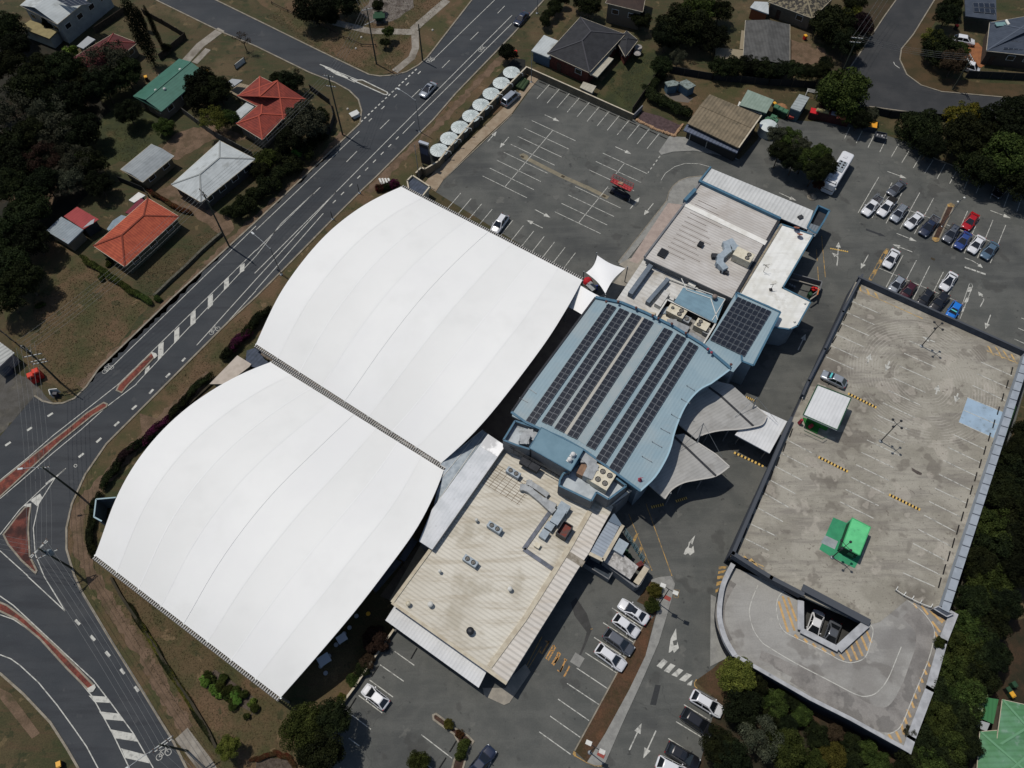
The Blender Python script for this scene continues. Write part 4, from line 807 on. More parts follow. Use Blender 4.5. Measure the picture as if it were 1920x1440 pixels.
# ---- shade sail and small awning by the top car park
def sail(label, corners, zs, sag, nm='shade_sail'):
    A, B, C_, D = [G(*p, z) for p, z in zip(corners, zs)]; c = (A+B+C_+D)/4; t = thing(nm, (c.x, c.y, 0), label, 'shade sail'); m = MB(); n = 14; vs = []
    for i in range(n+1):
        for j in range(n+1):
            u, v = i/n, j/n; p = A.lerp(B, u).lerp(D.lerp(C_, u), v)
            e = c; k = sag*(4*u*(1-u)*((2*v-1)**2)+4*v*(1-v)*((2*u-1)**2)); p = p.lerp(Vector((c.x, c.y, p.z)), k); p.z += .25*math.sin(u*math.pi)*math.sin(v*math.pi); vs.append(p)
    m.add(vs, [(i*(n+1)+j, (i+1)*(n+1)+j, (i+1)*(n+1)+j+1, i*(n+1)+j+1) for i in range(n) for j in range(n)], True)
    o = m.build('membrane', M('white_fabric', H_(232,233,232), rough=.6), t); m = MB()
    for p in (A, B, C_, D):
        q = p+(p-c).normalized()*.4; m.tube([Vector((q.x,q.y,0)), Vector((q.x,q.y,p.z+.3))], .09, 8); m.tube([p, q], .03, 4)
    m.build('post', steel, t); return t
sail('square white shade sail with scalloped edges between the upper canopy and the car park', L(2,1,'640,475 850,572 700,762 555,605'), (5,4.2,4.6,3.6), .16)
sail('white fabric link awning between the upper canopy and the blue roof', L(2,1,'500,692 680,795 525,920 420,862'), (4.5,5.2,5.0,4.2), .03)
single('tarpaulin_heap', MB().lathe(G(*L(2,1,'568,675')[0], 0), [(.9,0),(.8,.5),(.5,.9),(.1,1.05)], 9), M('red_tarp', H_(190,34,46), H_(140,26,36), 2), 'crumpled bright red cover beside the canopy corner', 'cover')
single('storage_box', MB().box(G(*L(2,1,'595,710')[0], .5), (1.6,1.0,1.0), -.9, top=.95).box(G(*L(2,1,'595,710')[0], 1.03), (1.7,1.1,.08), -.9), greycas, 'pale grey lidded box beside the red cover', 'storage box')
single('blue_mat', MB().box(G(*L(2,1,'632,715')[0], .1), (.3,1.2,.15), -.5, top=.9).tube([G(*L(2,1,'625,700')[0], .2), G(*L(2,1,'640,735')[0], .2)], .12), M('blue_vinyl', H_(40,60,140)), 'dark blue rolled mat by the pale storage box', 'mat')
# ================================================================= WHITE MEMBRANE CANOPIES
mem = M('white_membrane', H_(229,230,227), H_(224,225,223), .05, rough=.75, c3=H_(221,222,219), s3=.09, lo3=.5, hi3=.75)
def vault(label, LC_, RC_, group):
    def resample(px, n):
        d = [0]
        for a, b in zip(px, px[1:]): d.append(d[-1]+math.dist(a, b))
        out = []
        for k in range(n+1):
            s_ = d[-1]*k/n; i = max(j for j in range(len(d)) if d[j] <= s_+1e-9); i = min(i, len(px)-2); out.append(l2(px[i], px[i+1], (s_-d[i])/(d[i+1]-d[i])))
        # smooth
        for _ in range(6): out = [out[0]]+[((out[k-1][0]+2*out[k][0]+out[k+1][0])/4, (out[k-1][1]+2*out[k][1]+out[k+1][1])/4) for k in range(1, n)]+[out[-1]]
        return out
    n, mS = 32, 48; zf = lambda t_: 4.6+4.2*4*t_*(1-t_)
    Lp = [G(*p, zf(k/n)) for k, p in enumerate(resample(LC_, n))]; Rp = [G(*p, zf(k/n)) for k, p in enumerate(resample(RC_, n))]
    c = (Lp[0]+Lp[-1]+Rp[0]+Rp[-1])/4; t = thing('membrane_canopy', (c.x, c.y, 0), label, 'canopy', group); vs = []
    def S(k, s_):
        p = Lp[k].lerp(Rp[k], s_); w = k/n
        # keep the middle arches in a vertical plane
        ca, cb = Lp[0].lerp(Rp[0], s_), Lp[-1].lerp(Rp[-1], s_)
        bay = (s_*8) % 1; p.z -= .07*math.sin(math.pi*bay)*math.sin(math.pi*w); return p
    for k in range(n+1):
        for j in range(mS+1): vs.append(S(k, j/mS))
    top = MB().add(vs, [(k*(mS+1)+j, k*(mS+1)+j+1, (k+1)*(mS+1)+j+1, (k+1)*(mS+1)+j) for k in range(n) for j in range(mS)], True)
    o = top.build('membrane', [mem, M('white_membrane_b', H_(226,227,224), H_(221,222,219), .05, rough=.75, c3=H_(217,218,215), s3=.09, lo3=.5, hi3=.75)], t)
    o.data.polygons.foreach_set('material_index', [1 if (i % mS)*8//mS in (1,2,5,7) else 0 for i in range(n*mS)])
    if o.data.polygons[0].normal.z < 0: o.data.flip_normals()
    m = MB(); m.tube([S(k, .5)+Vector((0,0,.01)) for k in range(n+1)], .035, 5); m.build('seam', M('seam_grey', H_(214,216,214)), t)
    for s_ in (.125, .25, .375, .625, .75, .875):
        m = MB(); A_ = [S(k, s_-.0022)+Vector((0,0,.02)) for k in range(n+1)]; B_ = [S(k, s_+.0022)+Vector((0,0,.02)) for k in range(n+1)]; m.add(A_+B_, [(i, i+1, n+1+i+1, n+1+i) for i in range(n)]); m.build('seam', M('seam_band_a' if int(s_*8) % 2 else 'seam_band_b', H_(227,228,226) if int(s_*8) % 2 else H_(231,232,230)), t)
    for e, nm in ((0, 0), (n, 1)):
        m = MB(); b = MB()
        for j in range(0, mS):
            a_, b_ = S(e, j/mS), S(e, (j+1)/mS); out = (Lp[0]-Lp[-1]).normalized()*(1 if e == 0 else -1); out.z = 0
            m.bar(a_+out*.45-Vector((0,0,.25)), b_+out*.45-Vector((0,0,.25)), .28, .3)
            for q in range(2):
                p_ = a_.lerp(b_, q/2+.2); b.bar(p_+out*.02-Vector((0,0,.05)), p_+out*.55-Vector((0,0,.03)), .15, .08)
        m.build('edge_gutter', darksteel, t); b.build('lacing_bracket', M('lacing_grey', H_(168,166,160)), t)
        for j in range(0, 9):
            p = S(e, j/8); cm_ = MB(); cm_.tube([Vector((p.x,p.y,0)), p-Vector((0,0,.1))], .16, 10); cm_.build('column', steel, t)
    for s_ in (0, .25, .5, .75, 1.0):
        m = MB(); m.tube([S(k, min(max(s_, .004), .996))-Vector((0,0,.3)) for k in range(0, n+1)], .12, 6); m.build('arch', steel, t)
    return t
NL = P('752,350 730,359 695,376 662,397 620,430 585,467 555,505 527,545 510,577 495,612 482,637 480,645'); NR = P('1092,525 1082,545 1065,575 1035,625 1005,667 965,720 932,762 900,800 860,840 827,868')
SL = P('507,679 480,688 447,703 415,720 375,745 345,768 312,797 275,838 245,880 217,932 200,977 185,1027 178,1041'); SR = P('832,882 827,900 815,927 797,965 775,1003 745,1042 717,1080 667,1145 605,1218 567,1262 526,1308')
vault('upper of the two huge white arched membrane canopies, next to the top car park', NL, NR, 'white membrane canopies'); vault('lower of the two huge white arched membrane canopies, next to the road corner', SL, SR, 'white membrane canopies')
gm = M('bowling_green', H_(60,84,44), H_(54,76,40), .5)
struct('bowling_green', MB().poly(W(P('560,640 770,400 1040,560 840,840'), 0), .02).poly(W(P('240,1060 520,720 790,900 540,1270'), 0), .02), gm)
t = thing('valley_walkway', G(660, 775, 0), 'narrow timber gutter walk running between the two white canopies', 'gutter walk')
q = W(P('495,658 600,722 720,795 829,872'), 4.0); m = MB()
for a, b in zip(q, q[1:]): m.bar(a, b, 1.7, .2)
m.build('deck', M('dusty_timber', H_(128,116,102), H_(98,88,78), .8, c3=H_(84,76,68), s3=1.5), t); m = MB()
for o_ in (-.55, .15, .6):
    for a, b in zip(q, q[1:]): nn = Vector((-(b-a).y, (b-a).x, 0)).normalized()*o_; m.bar(a+nn+Vector((0,0,.18)), b+nn+Vector((0,0,.18)), .14, .14)
m.build('gutter_rail', M('pale_rail', H_(150,146,138), H_(110,104,96), 1), t); m = MB()
for k in range(9): c = q[0].lerp(q[-1], k/8); m.tube([Vector((c.x,c.y,0)), c], .1)
m.build('post', steel, t)
# edge buildings poking out from under the canopies
t = bld('clubhouse_porch', 'small flat beige roof beside the hedge between the two canopies', 'porch', L(0,1,'1570,1440 1780,1225 1885,1290 1870,1310 1700,1440'), 3.4, M('beige_roof', H_(178,168,156), H_(166,156,144), 1), wall_grey)
t = bld('clubhouse_lean_to', 'dark blue ribbed roof tucked under the corner of the upper canopy', 'lean-to', L(1,1,'-70,1190 0,1165 30,1200 60,1250 105,1285 0,1320 -80,1290'), 3.2, M('dark_blue_rib', H_(70,78,92), H_(60,68,80), 1, rib=(57,.6,.2)), wall_dark)
t = thing('corner_screen', G(197, 945, 0), 'folded grey blue screen wall at the road corner of the lower canopy', 'screen'); q = L(0,2,'870,852 722,865 706,998 765,1030'); m = MB(); w_ = W(q, 3.6)
for a, b in zip(w_, w_[1:]): m.bar(Vector((a.x,a.y,1.8)), Vector((b.x,b.y,1.8)), .15, 3.6)
m.build('wall', M('slate_screen', H_(92,106,116), H_(80,92,102), .7), t); part_bar(t, 'coping', q, 3.6, .2, .1, M('pale_teal', H_(150,172,178)))
t = bld('pump_shed', 'small dark blue roofed room in the car park corner by the canopy apex', 'pump room', L(1,0,'1135,1365 1175,1325 1305,1410 1250,1480 1150,1440'), 2.2, M('dark_blue_rib', H_(70,78,92)), None, rim=cream_t, rimh=.5)
MB().prism(shrink(W(L(1,0,'1135,1365 1175,1325 1305,1410 1250,1480 1150,1440'), 2.2), .25), 0, 2.0).build('wall', cream_t, t)
# furniture on the grass under the lower canopy
for k, (s, w_) in enumerate((('518,635', 1.7), ('650,475', 1.4))):
    c = G(*L(1,3,s)[0], 0); t = thing('picnic_table', c, '%s pale square table in the shade at the edge of the lower canopy' % ('lower', 'upper')[k], 'table', 'tables in the canopy shade', .6); ORG[t.name] = Vector((0,0,0))
    MB().box((0,0,.74), (w_,w_*.8,.06)).build('table_top', M('pale_laminate', H_(190,196,204)), t)
    for a in (-1, 1):
        for b in (-1, 1): MB().box((a*w_*.4,b*w_*.32,.36), (.06,.06,.72)).build('leg', steel, t)
for k, s in enumerate(('490,680', '552,605', '527,732', '605,520', '665,437', '705,392', '757,305', '845,288')):
    c = G(*L(1,3,s)[0], 0); t = thing('stool', c, ('round pale stool below the lower table', 'round stool above the lower table', 'white round stool nearest the canopy corner', 'small brownish stool between the two tables', 'round stool above the upper table', 'grey stool further along the shaded edge', 'dim stool near the dark corner', 'yellow stool in the darkest corner under the canopy')[k], 'stool', 'stools in the canopy shade'); ORG[t.name] = Vector((0,0,0))
    MB().lathe((0,0,.42), [(.3,0),(.32,.04),(.28,.07)], 14).build('seat', YEL if k == 7 else M('pale_plastic', H_(150,154,160)), t)
    for a in range(3): MB().tube([(.12*math.cos(a*2.1),.12*math.sin(a*2.1),.42), (.25*math.cos(a*2.1),.25*math.sin(a*2.1),0)], .025).build('leg', steel, t)
# ================================================================= PARKING DECK
DZ = 4.2; rings_z = DZ
rc1, rc2 = G(1690, 700, DZ), G(1600, 660, DZ)
deckm = M('stained_deck', H_(158,154,142), H_(140,136,124), .18, lo=.4, hi=.62, rough=.9, c3=H_(106,101,92), s3=.11, lo3=.5, hi3=.68, streak=(-33, H_(112,107,101), .6, .6), spots=[(H_(100,94,86), .5, .2, .57), (H_(176,170,158), .5, .22, .58), (H_(96,88,80), .5, 1.3, .64), (H_(104,98,90), .4, 2.6, .6)], fine=.12, bump=.2,
          rings=[(rc1.x+3, rc1.y-1, 3, 13, H_(192,187,178), .3)])
rampm = M('ramp_concrete', H_(152,151,146), H_(134,132,127), .14, rough=.9, spots=[(H_(104,100,95), .45, .2, .55), (H_(168,166,159), .4, .3, .6)], c3=H_(100,97,93), s3=.10, lo3=.5, hi3=.66, fine=.1, streak=(-33, H_(110,108,106), .45, .25))
slate = M('slate_coping', H_(74,80,90), H_(62,68,78), .8); deckwall = M('dark_deck_wall', H_(66,70,78), H_(54,58,66), .5); white_cop = M('pale_coping', H_(168,170,172), H_(148,150,152), .8)
DECK = P('1605,527 1917,667 1760,1142 1700,1125')+P('1650,1166 1626,1172 1502,1117 1440,1087 1370,1040')
RAMPO = P('1371,1062 1353,1100 1346,1145 1349,1175 1359,1205 1374,1230')+L(3,3,'0,752 300,925 600,1075 1030,1312')+P('1705,1384')+L(3,3,'1200,850 1300,490 1380,290 1240,240')
deck = thing('parking_deck', G(1640, 850, 0), 'upper level of the concrete parking deck with stained floor and slate parapets', 'parking deck')
MB().prism(W(DECK, DZ), DZ-.5, DZ, True).build('deck_slab', deckm, deck)
m = MB(); 
for a, b in ((0,1), (8,0)):
    p, q = W([DECK[a], DECK[b]], DZ); m.bar(Vector((p.x,p.y,1.8)), Vector((q.x,q.y,1.8)), .2, 3.6)
m.build('wall', deckwall, deck)
def parapet(t, px, z, h, w, mat, capm, capw=None, name='parapet'):
    q = W(px, z); m = MB()
    for a, b in zip(q, q[1:]): m.bar(a+Vector((0,0,h/2-.25)), b+Vector((0,0,h/2-.25)), w, h+.5)
    o = m.build(name, mat, t)
    m = MB()
    for a, b in zip(q, q[1:]): n = (b-a).normalized()*w*.5; m.bar(a+Vector((0,0,h+.04))-n, b+Vector((0,0,h+.04))+n, capw or w*1.15, .08)
    m.build('coping', capm, o); return o
parapet(deck, DECK[0:2], DZ, 1.25, .3, slate, M('dark_cap', H_(70,74,80)))
parapet(deck, L(3,1,'690,650 545,925 410,1205 290,1440')+P('1502,745'), DZ, 1.1, .35, slate, M('dark_cap', H_(70,74,80)), .3); parapet(deck, P('1480,790 1371,1042'), DZ, 1.1, .45, slate, M('dark_cap', H_(70,74,80)), .5)
m = MB(); q = W(P('1608,534 1504,747'), DZ+.5)
m.bar(q[0], q[1], .12, .12); m.build('guide_rail', white_cop, deck)
parapet(deck, P('1371,1042 1442,1087 1500,1117'), DZ, 1.1, .45, slate, M('dark_cap', H_(70,74,80)), .6); 
parapet(deck, P('1505,1106 1622,1168'), DZ, .8, .7, slate, M('dark_cap', H_(70,74,80)), 1.0)
parapet(deck, P('1921,668 1766,1143'), DZ, 1.15, 1.0, M('pale_blue_panel', H_(150,158,166), H_(138,146,154), .8), M('pale_blue_panel', H_(164,172,180)), 1.05)
a, b = W(P('1921,668 1766,1143'), DZ)
for k in range(26):
    p = a.lerp(b, (k+.5)/26); m = MB(); m.box((p.x, p.y, DZ+1.25), (1.1,.12,.06), math.radians(-20)); m.build('bracket', slate, deck)
m = MB()
for i in range(5):
    for j in range(9):
        p = l2(l2((1612,535),(1905,665),i/4), l2((1378,1035),(1750,1130),i/4), j/8); c = G(*p, 3.7); m.box((c.x,c.y,1.85), (.4,.4,3.7))
m.build('column', concg, deck)
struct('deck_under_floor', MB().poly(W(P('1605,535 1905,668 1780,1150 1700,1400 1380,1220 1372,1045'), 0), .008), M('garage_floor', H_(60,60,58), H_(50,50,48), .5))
# deck markings
wm_ = MB(); yb = MB(); wy = MB(); rk = random.Random(3)
def gl(mb, a, b, z, w=.15):
    A, B = G(*a, z-.012), G(*b, z-.012); mb.strip([A, B], w, None, z)
wm_ = MB()
for i in range(6): gl(wm_, l2((1595.5,564),(1549,669),i/5), l2((1649.5,588),(1600,692),i/5), DZ+.012)
for s in ('130,412 330,517', '92,515 300,622', '50,615 255,722', '5,715 205,823', '-45,810 160,928', '-85,925 112,1032', '-130,1050 62,1140', '-170,1160 5,1248'): gl(wm_, *L(3,2,s), DZ+.012)
for i in range(14): gl(wm_, l2((1705,639),(1575.5,941),i/13), l2((1764,665),(1638,972),i/13), DZ+.012)
for s in ('1597,1275 1832,1380', '1568,1363 1810,1470', '1533,1450 1780,1565'): gl(wm_, *L(3,1,s), DZ+.012)
for s in ('1393,380 1635,495', '1350,475 1593,590', '1315,572 1567,693', '1283,677 1528,798', '1250,780 1490,895', '1207,880 1450,1000', '1170,983 1410,1110', '1127,1090 1370,1215', '1087,1195 1335,1325', '1050,1313 1290,1430', '1010,1415 1250,1520'): gl(wm_, *L(3,2,s), DZ+.012)
for s in ('1495,100 1750,205', '1465,195 1720,305', '1430,287 1680,400'): gl(wm_, *L(3,2,s), DZ+.02, .12)
def yline(*a):
    m_ = MB(); gl(m_, *a); m_.build('yellow_border_line', M('worn_yellow_paint', H_(170,140,84)), deck)
def garr(mb, a, b, z):
    A, B = G(*a, z), G(*b, z); d = (B-A).normalized(); n = Vector((-d.y,d.x,0)); c = B-d*1.2; up = Vector((0,0,.015))
    mb.add([A+n*.12+up, A-n*.12+up, c-n*.12+up, c+n*.12+up], [(0,1,2,3)]); mb.add([c+n*.5+up, c-n*.5+up, B+up], [(0,1,2)])
for s in ('745,1285 770,1213', '912,1270 882,1343', '1250,1125 1155,1085'): garr(wm_, *L(3,1,s), DZ)
for s in ('1258,78 1280,5', '1425,70 1403,140'): garr(wm_, *L(3,2,s), DZ)
wm_.build('painted_line', fadedp, deck)
for s in ('675,700 690,700 705,745 690,745', '735,725 750,730 768,775 752,775', '795,750 812,758 830,795 815,795', '1640,1150 1660,1160 1700,1230 1685,1225', '1700,1160 1715,1165 1765,1250 1750,1245', '1755,1185 1770,1190 1825,1270 1810,1265', '1815,1210 1830,1215 1870,1290 1858,1285'): MB().poly(W(L(3,1,s), DZ), DZ+.014).build('hatch_stripe', M('worn_yellow_paint', H_(190,158,100), H_(150,134,106), 1.5, lo=.4, hi=.6), deck)
yline(*L(3,1,'690,740 1160,950'), DZ+.013); yline(*L(3,1,'1640,1190 1875,1285'), DZ+.013)
for s in ('160,20 210,45 195,50 150,30',): pass
yline(*L(2,2,'1650,1265 1890,1370'), DZ+.013); yline(*L(2,2,'1640,1290 1880,1390'), DZ+.013); yline(*L(2,2,'1740,1290 1800,1360'), DZ+.013, .3); yline(*L(2,2,'1790,1310 1850,1385'), DZ+.013, .3)

MB().poly(W(L(3,2,'1497,102 1765,212 1690,405 1432,285'), DZ), DZ+.01).build('blue_bay', M('pale_blue_paint', H_(150,172,190), H_(140,160,176), .5, c3=H_(124,138,148), s3=.6, lo3=.55), deck)
MB().poly(W(L(3,2,'490,1000 590,1042 625,1010 765,1075 700,1290 650,1382 480,1300 385,1240'), DZ), DZ+.01).build('green_bay', M('green_floor_paint', H_(56,140,100), H_(50,128,92), .8), deck)
MB().poly(W(L(3,2,'430,1135 525,1180 500,1240 395,1190'), DZ), DZ+.016).build('grey_patch', M('grey_screed', H_(150,156,158), H_(130,136,138), .6), deck)
MB().poly(W(L(3,2,'1075,625 1100,640 1155,668 1150,685 1120,678 1080,650'), DZ), DZ+.012).build('oil_stain', M('oil_black', H_(70,64,60), H_(96,88,82), 3), deck)
# humps
for k, s in enumerate(('600,72 812,178', '378,548 598,658', '908,830 1140,944')):
    a, b = W(L(3,2,s), DZ); c = (a+b)/2; t = thing('speed_hump', c, ('yellow and black speed hump beside the white roofed lift lobby', 'yellow and black speed hump left of the middle of the deck', 'yellow and black speed hump nearest the green kiosk')[k], 'speed hump', 'speed humps on the deck', math.atan2((b-a).y, (b-a).x)); ORG[t.name] = Vector((0,0,0)); n = 19; Lh = (b-a).length; h1 = MB(); h2 = MB()
    for i in range(n): (h1 if i % 2 == 0 else h2).box((-Lh/2+Lh*(i+.5)/n, 0, .03), (Lh/n, .42 if i % 2 == 0 else .4, .06), 0, top=.8 if 0 else 1)
    h1.build('yellow_segment', YEL if 0 else M('hump_yellow', H_(206,172,96)), t); h2.build('black_segment', black, t)
def hump_ground(s, lab, n=8, z=0):
    a, b = W(L(2,2,s), z); c = (a+b)/2; t = thing('speed_hump', c, lab, 'speed hump', 'speed humps on the driveway', math.atan2((b-a).y, (b-a).x)); ORG[t.name] = Vector((0,0,0)); Lh = (b-a).length; h1 = MB(); h2 = MB()
    for i in range(n*2+1): (h1 if i % 2 == 0 else h2).box((-Lh/2+Lh*(i+.5)/(2*n+1), 0, .04), (Lh/(2*n+1), .4, .07))
    h1.build('yellow_segment', M('hump_yellow', H_(206,172,96)), t); h2.build('black_segment', black, t)
hump_ground('1665,515 1885,618', 'yellow and black speed hump across the driveway below the white walkway roof'); hump_ground('1045,925 1135,905', 'short speed hump in the shade nearest the cream wing', 5); hump_ground('1230,880 1310,855', 'short speed hump in the shade under the lower wavy canopy', 5); hump_ground('1755,100 1830,130', 'speed hump beyond the upper wavy canopy', 5)
m = MB(); t = thing('bump_stud_row', G(*L(3,1,'532,435')[0], 0), 'row of yellow studs across the lane at the forked arrow', 'studs')
for k in range(9): c = G(*l2(L(3,1,'472,425')[0], L(3,1,'595,448')[0], k/8), 0); m.lathe(c, [(.17,0.02),(.12,.1),(.03,.12)], 8)
m.build('stud', M('hump_yellow', H_(206,172,96)), t)
# wheel stops
ws0 = None
def wheel_stop(p0, p1, z, label, group):
    global ws0
    a, b = G(*p0, z), G(*p1, z); c = (a+b)/2; rz = math.atan2((b-a).y, (b-a).x)
    m = MB(); m.box((0,0,.06), (1.7,.16,.11), 0, top=.85)
    if ws0 is None: ws0 = m.build('wheel_stop', M('black_rubber', (.012,.012,.012)))
    o = ws0 if not ws0.get('used') else ws0.copy()
    if ws0.get('used'): COL.objects.link(o)
    ws0['used'] = 1; o.location = c; o.rotation_euler = (0, 0, rz); tag(o, label, 'wheel stop', group)
for i in range(13):
    a = l2(L(2,0,'202,614')[0], L(2,0,'1107,1018')[0], i/12); b = l2(L(2,0,'253,634')[0], L(2,0,'1160,1043')[0], i/12); wheel_stop(a, b, 0, '%s black wheel stop along the top wall of the car park, from the left' % ORD[i], 'wheel stops along the car park wall')
for i in range(6):
    a = l2(L(3,1,'668,752')[0], L(3,1,'472,1165')[0], i/5); b = l2(L(3,1,'650,800')[0], L(3,1,'440,1215')[0], i/5); wheel_stop(a, b, DZ, '%s black wheel stop down the left edge of the deck, from its far corner' % ORD[i], 'deck wheel stops upper left')
for i in range(9):
    a = l2(L(3,2,'182,340')[0], L(3,2,'-210,1195')[0], i/8); b = (a[0]-5, a[1]+14); wheel_stop(a, b, DZ, '%s black wheel stop on the deck edge below the lift lobby' % ORD[i], 'deck wheel stops lower left')
for i in range(17):
    a = l2((1899,688),(1764,1085), i/16); b = (a[0]-4, a[1]+15); wheel_stop(a, b, DZ, '%s black wheel stop down the right edge of the deck, from its far corner' % ORD[i], 'deck wheel stops right')
for s, lab in (('1205,545 1165,615', 'thin wheel stop beside the awning in the lower car park'), ('915,680 870,750', 'wheel stop above the parked white hatchback'), ('750,915 700,995', 'wheel stop below the parked white hatchback'), ('1500,1240 1455,1315', 'wheel stop beside the planter island'), ('1420,1370 1375,1440', 'wheel stop in the bottom bay beside the planter island')): wheel_stop(*L(1,3,s), 0, lab, 'wheel stops in the lower car park')
# ---- ramp
def ramp_z(p):      # slopes down from the deck at its right end to the left, along the club's grid
    e = G(1622, 1172, DZ); u = Vector((math.cos(g0), math.sin(g0), 0)); s_ = (Vector((p[0],p[1],0))-Vector((e.x,e.y,0))).dot(u)
    return DZ+max(-2.6, min(0.0, s_*.105))
def on_ramp(px, dz=0.0):
    z = 3.0
    for _ in range(12): p = G(px[0], px[1], z); z = ramp_z(p)+dz
    return G(px[0], px[1], z)
ramp = thing('car_ramp', G(1560, 1250, 0), 'curved concrete ramp looping around the void at the lower end of the parking deck', 'ramp')
HOLE = L(3,3,'235,192 235,412 515,556 728,362')
outer = [on_ramp(p) for p in smooth(RAMPO[:6], 4)+RAMPO[6:]]+[on_ramp(p) for p in P('1752,1136 1698,1116 1645,1163')+HOLE[::-1]+P('1440,1088')]
holep = []
bmr = bmesh.new(); loops = [[Vector((p.x,p.y,0)) for p in outer], [Vector((p.x,p.y,0)) for p in holep]][:1]
tr = tessellate_polygon(loops); allp = [bmr.verts.new(v) for lp in loops for v in lp]
for f in tr:
    try: bmr.faces.new([allp[i] for i in f])
    except ValueError: pass
u = Vector((math.cos(g0), math.sin(g0), 0)); e = G(1622, 1172, DZ)
for k in range(0, 27, 2):
    bmesh.ops.bisect_plane(bmr, geom=bmr.verts[:]+bmr.edges[:]+bmr.faces[:], plane_co=Vector((e.x,e.y,0))-u*k, plane_no=u)
for v in bmr.verts: v.co.z = ramp_z(v.co)-.03
bmr.normal_update()
for f in bmr.faces:
    if f.normal.z < 0: f.normal_flip()
me = bpy.data.meshes.new('ramp_surface'); 
bmr.transform(Matrix.Translation(-ORG[ramp.name])); bmr.to_mesh(me); me.materials.append(rampm); ro = bpy.data.objects.new('ramp_surface', me); COL.objects.link(ro); ro.parent = ramp
m = MB(); oo = outer[:29]
for a, b in zip(oo, oo[1:]):
    m.add([Vector((a.x,a.y,0)), Vector((b.x,b.y,0)), b, a], [(0,1,2,3),(3,2,1,0)])
m.build('wall', deckwall, ramp)
def ramp_par(px, h, w, mat, cap, capw, nm='parapet'):
    q = [on_ramp(p) for p in px]; m = MB(); k_ = MB()
    for a, b in zip(q, q[1:]):
        m.bar(a+Vector((0,0,h/2-.15)), b+Vector((0,0,h/2-.15)), w, h+.3); n = (b-a).normalized()*w*.4; k_.bar(a-n+Vector((0,0,h+.04)), b+n+Vector((0,0,h+.04)), capw, .09)
    o = m.build(nm, mat, ramp); k_.build('coping', cap, o)
ramp_par(smooth(RAMPO[:6], 4), .9, .3, white_cop, white_cop, .7); ramp_par(RAMPO[5:10], .8, .3, deckwall, white_cop, .5); ramp_par(RAMPO[9:11], .5, .5, white_cop, white_cop, 1.1); ramp_par(RAMPO[10:14], .5, .6, white_cop, white_cop, 1.1)
q = [on_ramp(p) for p in HOLE]; m = MB(); kk = MB()
for a, b, w_ in ((q[0],q[1],.9), (q[1],q[2],.8), (q[2],q[3],1.1)):
    m.bar(a+Vector((0,0,-1.2)), b+Vector((0,0,-1.2)), .25, 3.4); kk.bar(a+Vector((0,0,.6)), b+Vector((0,0,.6)), w_, .1)
o = m.build('void_wall', deckwall, ramp); kk.build('coping', white_cop, o)
lm = MB(); ym2 = MB()
def lline(*a):
    m_ = MB(); rline(m_, *a); m_.build('painted_line', whitep, ramp)
def rline(mb, c, r, s, w=.11, dz=-.012, sub=6):
    p = smooth(L(c, r, s), 3) if s.count(' ') > 3 else L(c, r, s); sub = 3 if s.count(' ') > 3 else sub; pts = []
    for a, b in zip(p, p[1:]):
        for k in range(sub): pts.append(on_ramp(l2(a, b, k/sub), dz))
    pts.append(on_ramp(p[-1], dz)); m_ = len(pts); A = []; B = []
    for i, q_ in enumerate(pts):
        d = pts[min(i+1,m_-1)]-pts[max(i-1,0)]; d.z = 0; d.normalize(); n = Vector((-d.y,d.x,0)); A.append(q_+n*w/2); B.append(q_-n*w/2)
    mb.add(A+B, [(m_+i, m_+i+1, i+1, i) for i in range(m_-1)])
lline(3,3,'-75,70 -110,150 -130,210 -140,280 -110,400 -50,490 0,530 200,650 450,780 600,860 680,895 730,903 800,885 860,830 905,760 940,680 1000,530')
lline(3,3,'210,70 150,90 100,130 70,180 65,260 80,340 110,400 160,440 330,520 450,580 540,630 620,650 700,630 740,590 770,500 787,430 780,380 730,340'); 
lline(3,3,'950,115 1010,160 1130,240 1210,330 1245,400 1245,470 1200,640 1100,880 1010,1100 960,1160 890,1185 800,1170 600,1080 300,920')
lline(2,3,'1640,0 1570,130 1550,220 1560,320 1590,430 1645,520')
for s in ('80,190 150,420', '110,150 200,410', '150,160 215,340', '540,590 570,630', '570,525 625,640', '610,485 670,630', '645,450 710,600', '685,415 745,560', '725,380 775,500', '200,440 225,470', '270,470 295,500', '335,505 360,535', '405,540 435,570', '475,570 500,600'): rline(ym2, 3,3, s, .32, -.016, 3)
for s in ('1090,205 1120,240', '1150,220 1200,290', '1215,260 1310,350', '1270,260 1320,340', '1230,340 1290,420', '1250,420 1280,470', '1195,640 1215,680', '1170,700 1190,740', '1145,760 1160,800', '1125,820 1140,870', '1100,880 1110,920', '1075,940 1095,990', '1045,1000 1070,1060', '1025,1060 1040,1110', '1000,1110 1020,1190', '960,1165 1000,1250', '905,1185 950,1260', '850,1185 870,1215'): rline(ym2, 3,3, s, .32, -.016, 3)
dk = MB(); rline(dk, 3,3,'1060,260 1180,400 1190,560 1140,720 1080,880 990,1030 890,1080 760,1050 600,960 420,855 200,720', 3.0, -.024); rline(dk, 2,3,'1680,60 1620,160 1590,260 1600,370 1650,480', 2.4, -.024); rline(dk, 3,3,'-60,600 60,650 200,720', 1.6, -.022)
dk.build('tyre_dirt', M('ramp_dirt', H_(116,113,109), H_(138,135,130), .35, lo=.35, hi=.6, spots=[(H_(96,94,91), .5, .3, .55)], fine=.15), ramp)

